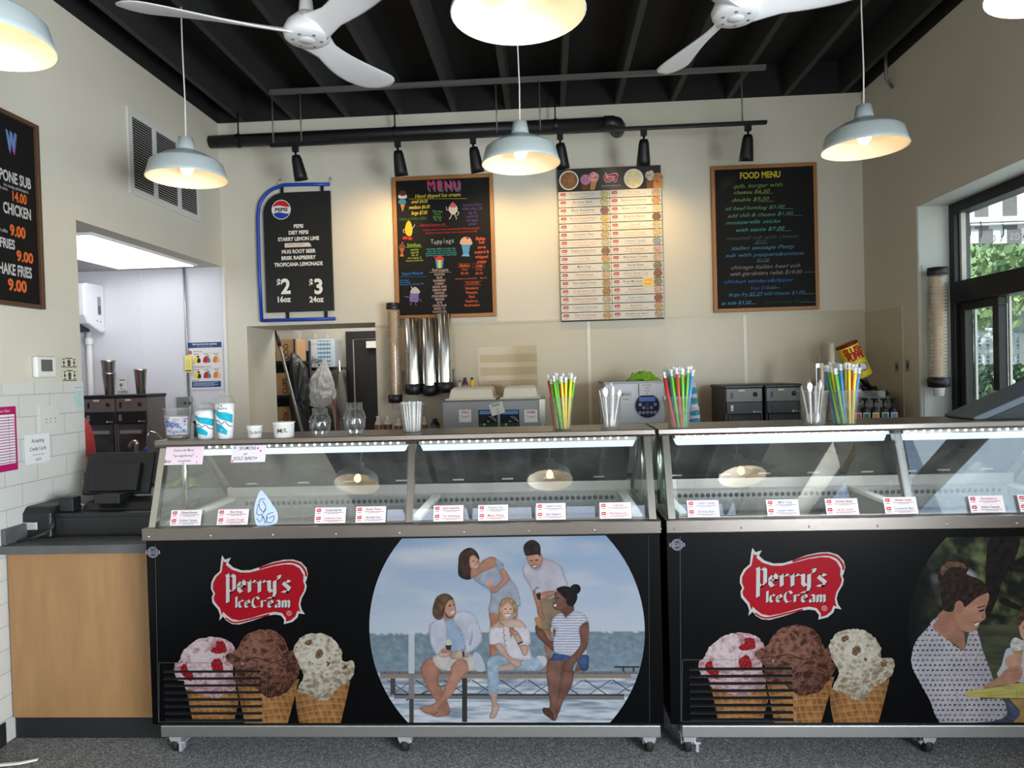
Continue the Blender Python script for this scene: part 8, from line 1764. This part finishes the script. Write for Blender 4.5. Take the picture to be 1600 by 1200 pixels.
# ------------------------------------------------------------------ the worker in the side room, mostly behind the wall corner
def person():
    X, Y = onY(137, 660, 4.05).x - .215, 4.05
    J = {}; vs = []; es = []; rad = []
    def add(k, p, r, par=None):
        J[k] = len(vs); vs.append((X + p[0], Y + p[1], p[2])); rad.append(r)
        if par: es.append((J[par], J[k]))
    add('pelvis', (0, 0, .95), .135); add('waist', (0, .005, 1.08), .125, 'pelvis'); add('chest', (0, .0, 1.28), .145, 'waist'); add('neck0', (0, .01, 1.43), .075, 'chest'); add('neck', (0, .0, 1.5), .052, 'neck0'); add('jaw', (0, -.02, 1.56), .062, 'neck'); add('head', (0, -.005, 1.65), .092, 'jaw'); add('crown', (0, .0, 1.72), .075, 'head')
    for s, nm in ((-1, 'l'), (1, 'r')):
        add('sh' + nm, (s * .165, .005, 1.38), .068, 'chest'); add('el' + nm, (s * .215, .0, 1.13), .046, 'sh' + nm); add('wr' + nm, (s * .2, -.17, .99), .03, 'el' + nm); add('pa' + nm, (s * .195, -.24, .97), .032, 'wr' + nm)
        add('hi' + nm, (s * .09, 0, .88), .1, 'pelvis'); add('kn' + nm, (s * .1, -.02, .5), .064, 'hi' + nm); add('an' + nm, (s * .1, .02, .1), .045, 'kn' + nm); add('fo' + nm, (s * .11, -.1, .045), .042, 'an' + nm); add('to' + nm, (s * .115, -.17, .035), .034, 'fo' + nm)
        for q, (dx, L) in enumerate(((-.026, .07), (-.009, .08), (.009, .076), (.026, .06))):
            add('f%d' % q + nm, (s * .195 + dx, -.285, .963), .0095, 'pa' + nm); add('g%d' % q + nm, (s * .195 + dx * 1.1, -.285 - L * .5, .95), .0085, 'f%d' % q + nm); add('h%d' % q + nm, (s * .195 + dx * 1.1, -.285 - L * .8, .925), .0075, 'g%d' % q + nm)
        add('t0' + nm, (s * .195 - s * .04, -.245, .962), .011, 'pa' + nm); add('t1' + nm, (s * .195 - s * .055, -.285, .948), .009, 't0' + nm)
    me = bpy.data.meshes.new('body'); me.from_pydata(vs, es, []); o = new_obj('person', me)
    sk = o.modifiers.new('skin', 'SKIN'); sk.use_smooth_shade = True; sk.branch_smoothing = .6
    for i, l in enumerate(me.skin_vertices[0].data): l.radius = (rad[i], rad[i] * (.8 if i in (0, 1, 2) else 1)); l.use_root = i == 0
    o.modifiers.new('sub', 'SUBSURF').levels = 2; o.modifiers['sub'].render_levels = 2
    dg = bpy.context.evaluated_depsgraph_get(); m2 = bpy.data.meshes.new_from_object(o.evaluated_get(dg)); o.modifiers.clear(); o.data = m2
    m2.materials.clear()
    SKIN = mk('skin', (196, 142, 118), .55, 0, .05, 20); RED = mk('coral_red_shirt', (204, 66, 66), .85, 0, .06, 14, .3, 30); PANT = mk('dark_trousers', (40, 42, 52), .85, 0, .08, 30); SHOE = mk('black_shoe', (26, 26, 28), .5)
    for x in (SKIN, RED, PANT, SHOE): m2.materials.append(x)
    for p in m2.polygons:
        c = p.center - Vector((X, Y, 0)); arm = abs(c.x) > .15 and c.y < .06
        sleeve = abs(c.x) > .13 and c.z > 1.17
        p.material_index = 3 if c.z < .1 else 2 if (c.z < .93 and abs(c.x) < .17 and c.y > -.15) else 1 if ((c.z < 1.46 and abs(c.x) < .16 and c.z > .9 and c.y > -.16) or (sleeve and c.z < 1.5)) else 0
        p.use_smooth = True
    m2.transform(Matrix.Translation((-X, -Y, 0))); o.location = (X, Y, 0)
    tag(o, 'person in a coral red short sleeved shirt standing behind the wall corner', 'person')
    MB().ball((X, Y + .022, 1.69), .105, 20, 12, 0, (.95, 1.0, .98)).build('hair', mk('brown_hair', (60, 44, 36), .7, 0, .3, 40, .5, 120, (8, 8, 1)), o)
    fc = MB()
    for s in (-1, 1): fc.ball((X + s * .033, Y - .085, 1.655), .012, 10, 6)
    fc.build('eyes', mk('eye_white', (60, 44, 40), .2), o)
    MB().tube([(X, Y - .088, 1.655), (X, Y - .108, 1.615), (X, Y - .09, 1.605)], [.008, .014, .008], 8).build('nose', SKIN, o)
    MB().tube([(X - .024, Y - .078, 1.58), (X, Y - .086, 1.577), (X + .024, Y - .078, 1.58)], .006, 6).build('mouth', mk('lips', (170, 92, 86), .5), o)
    for s in (-1, 1): MB().ball((X + s * .094, Y, 1.64), .028, 10, 8, 0, (.4, .8, 1.1)).build('ear', SKIN, o)
person()
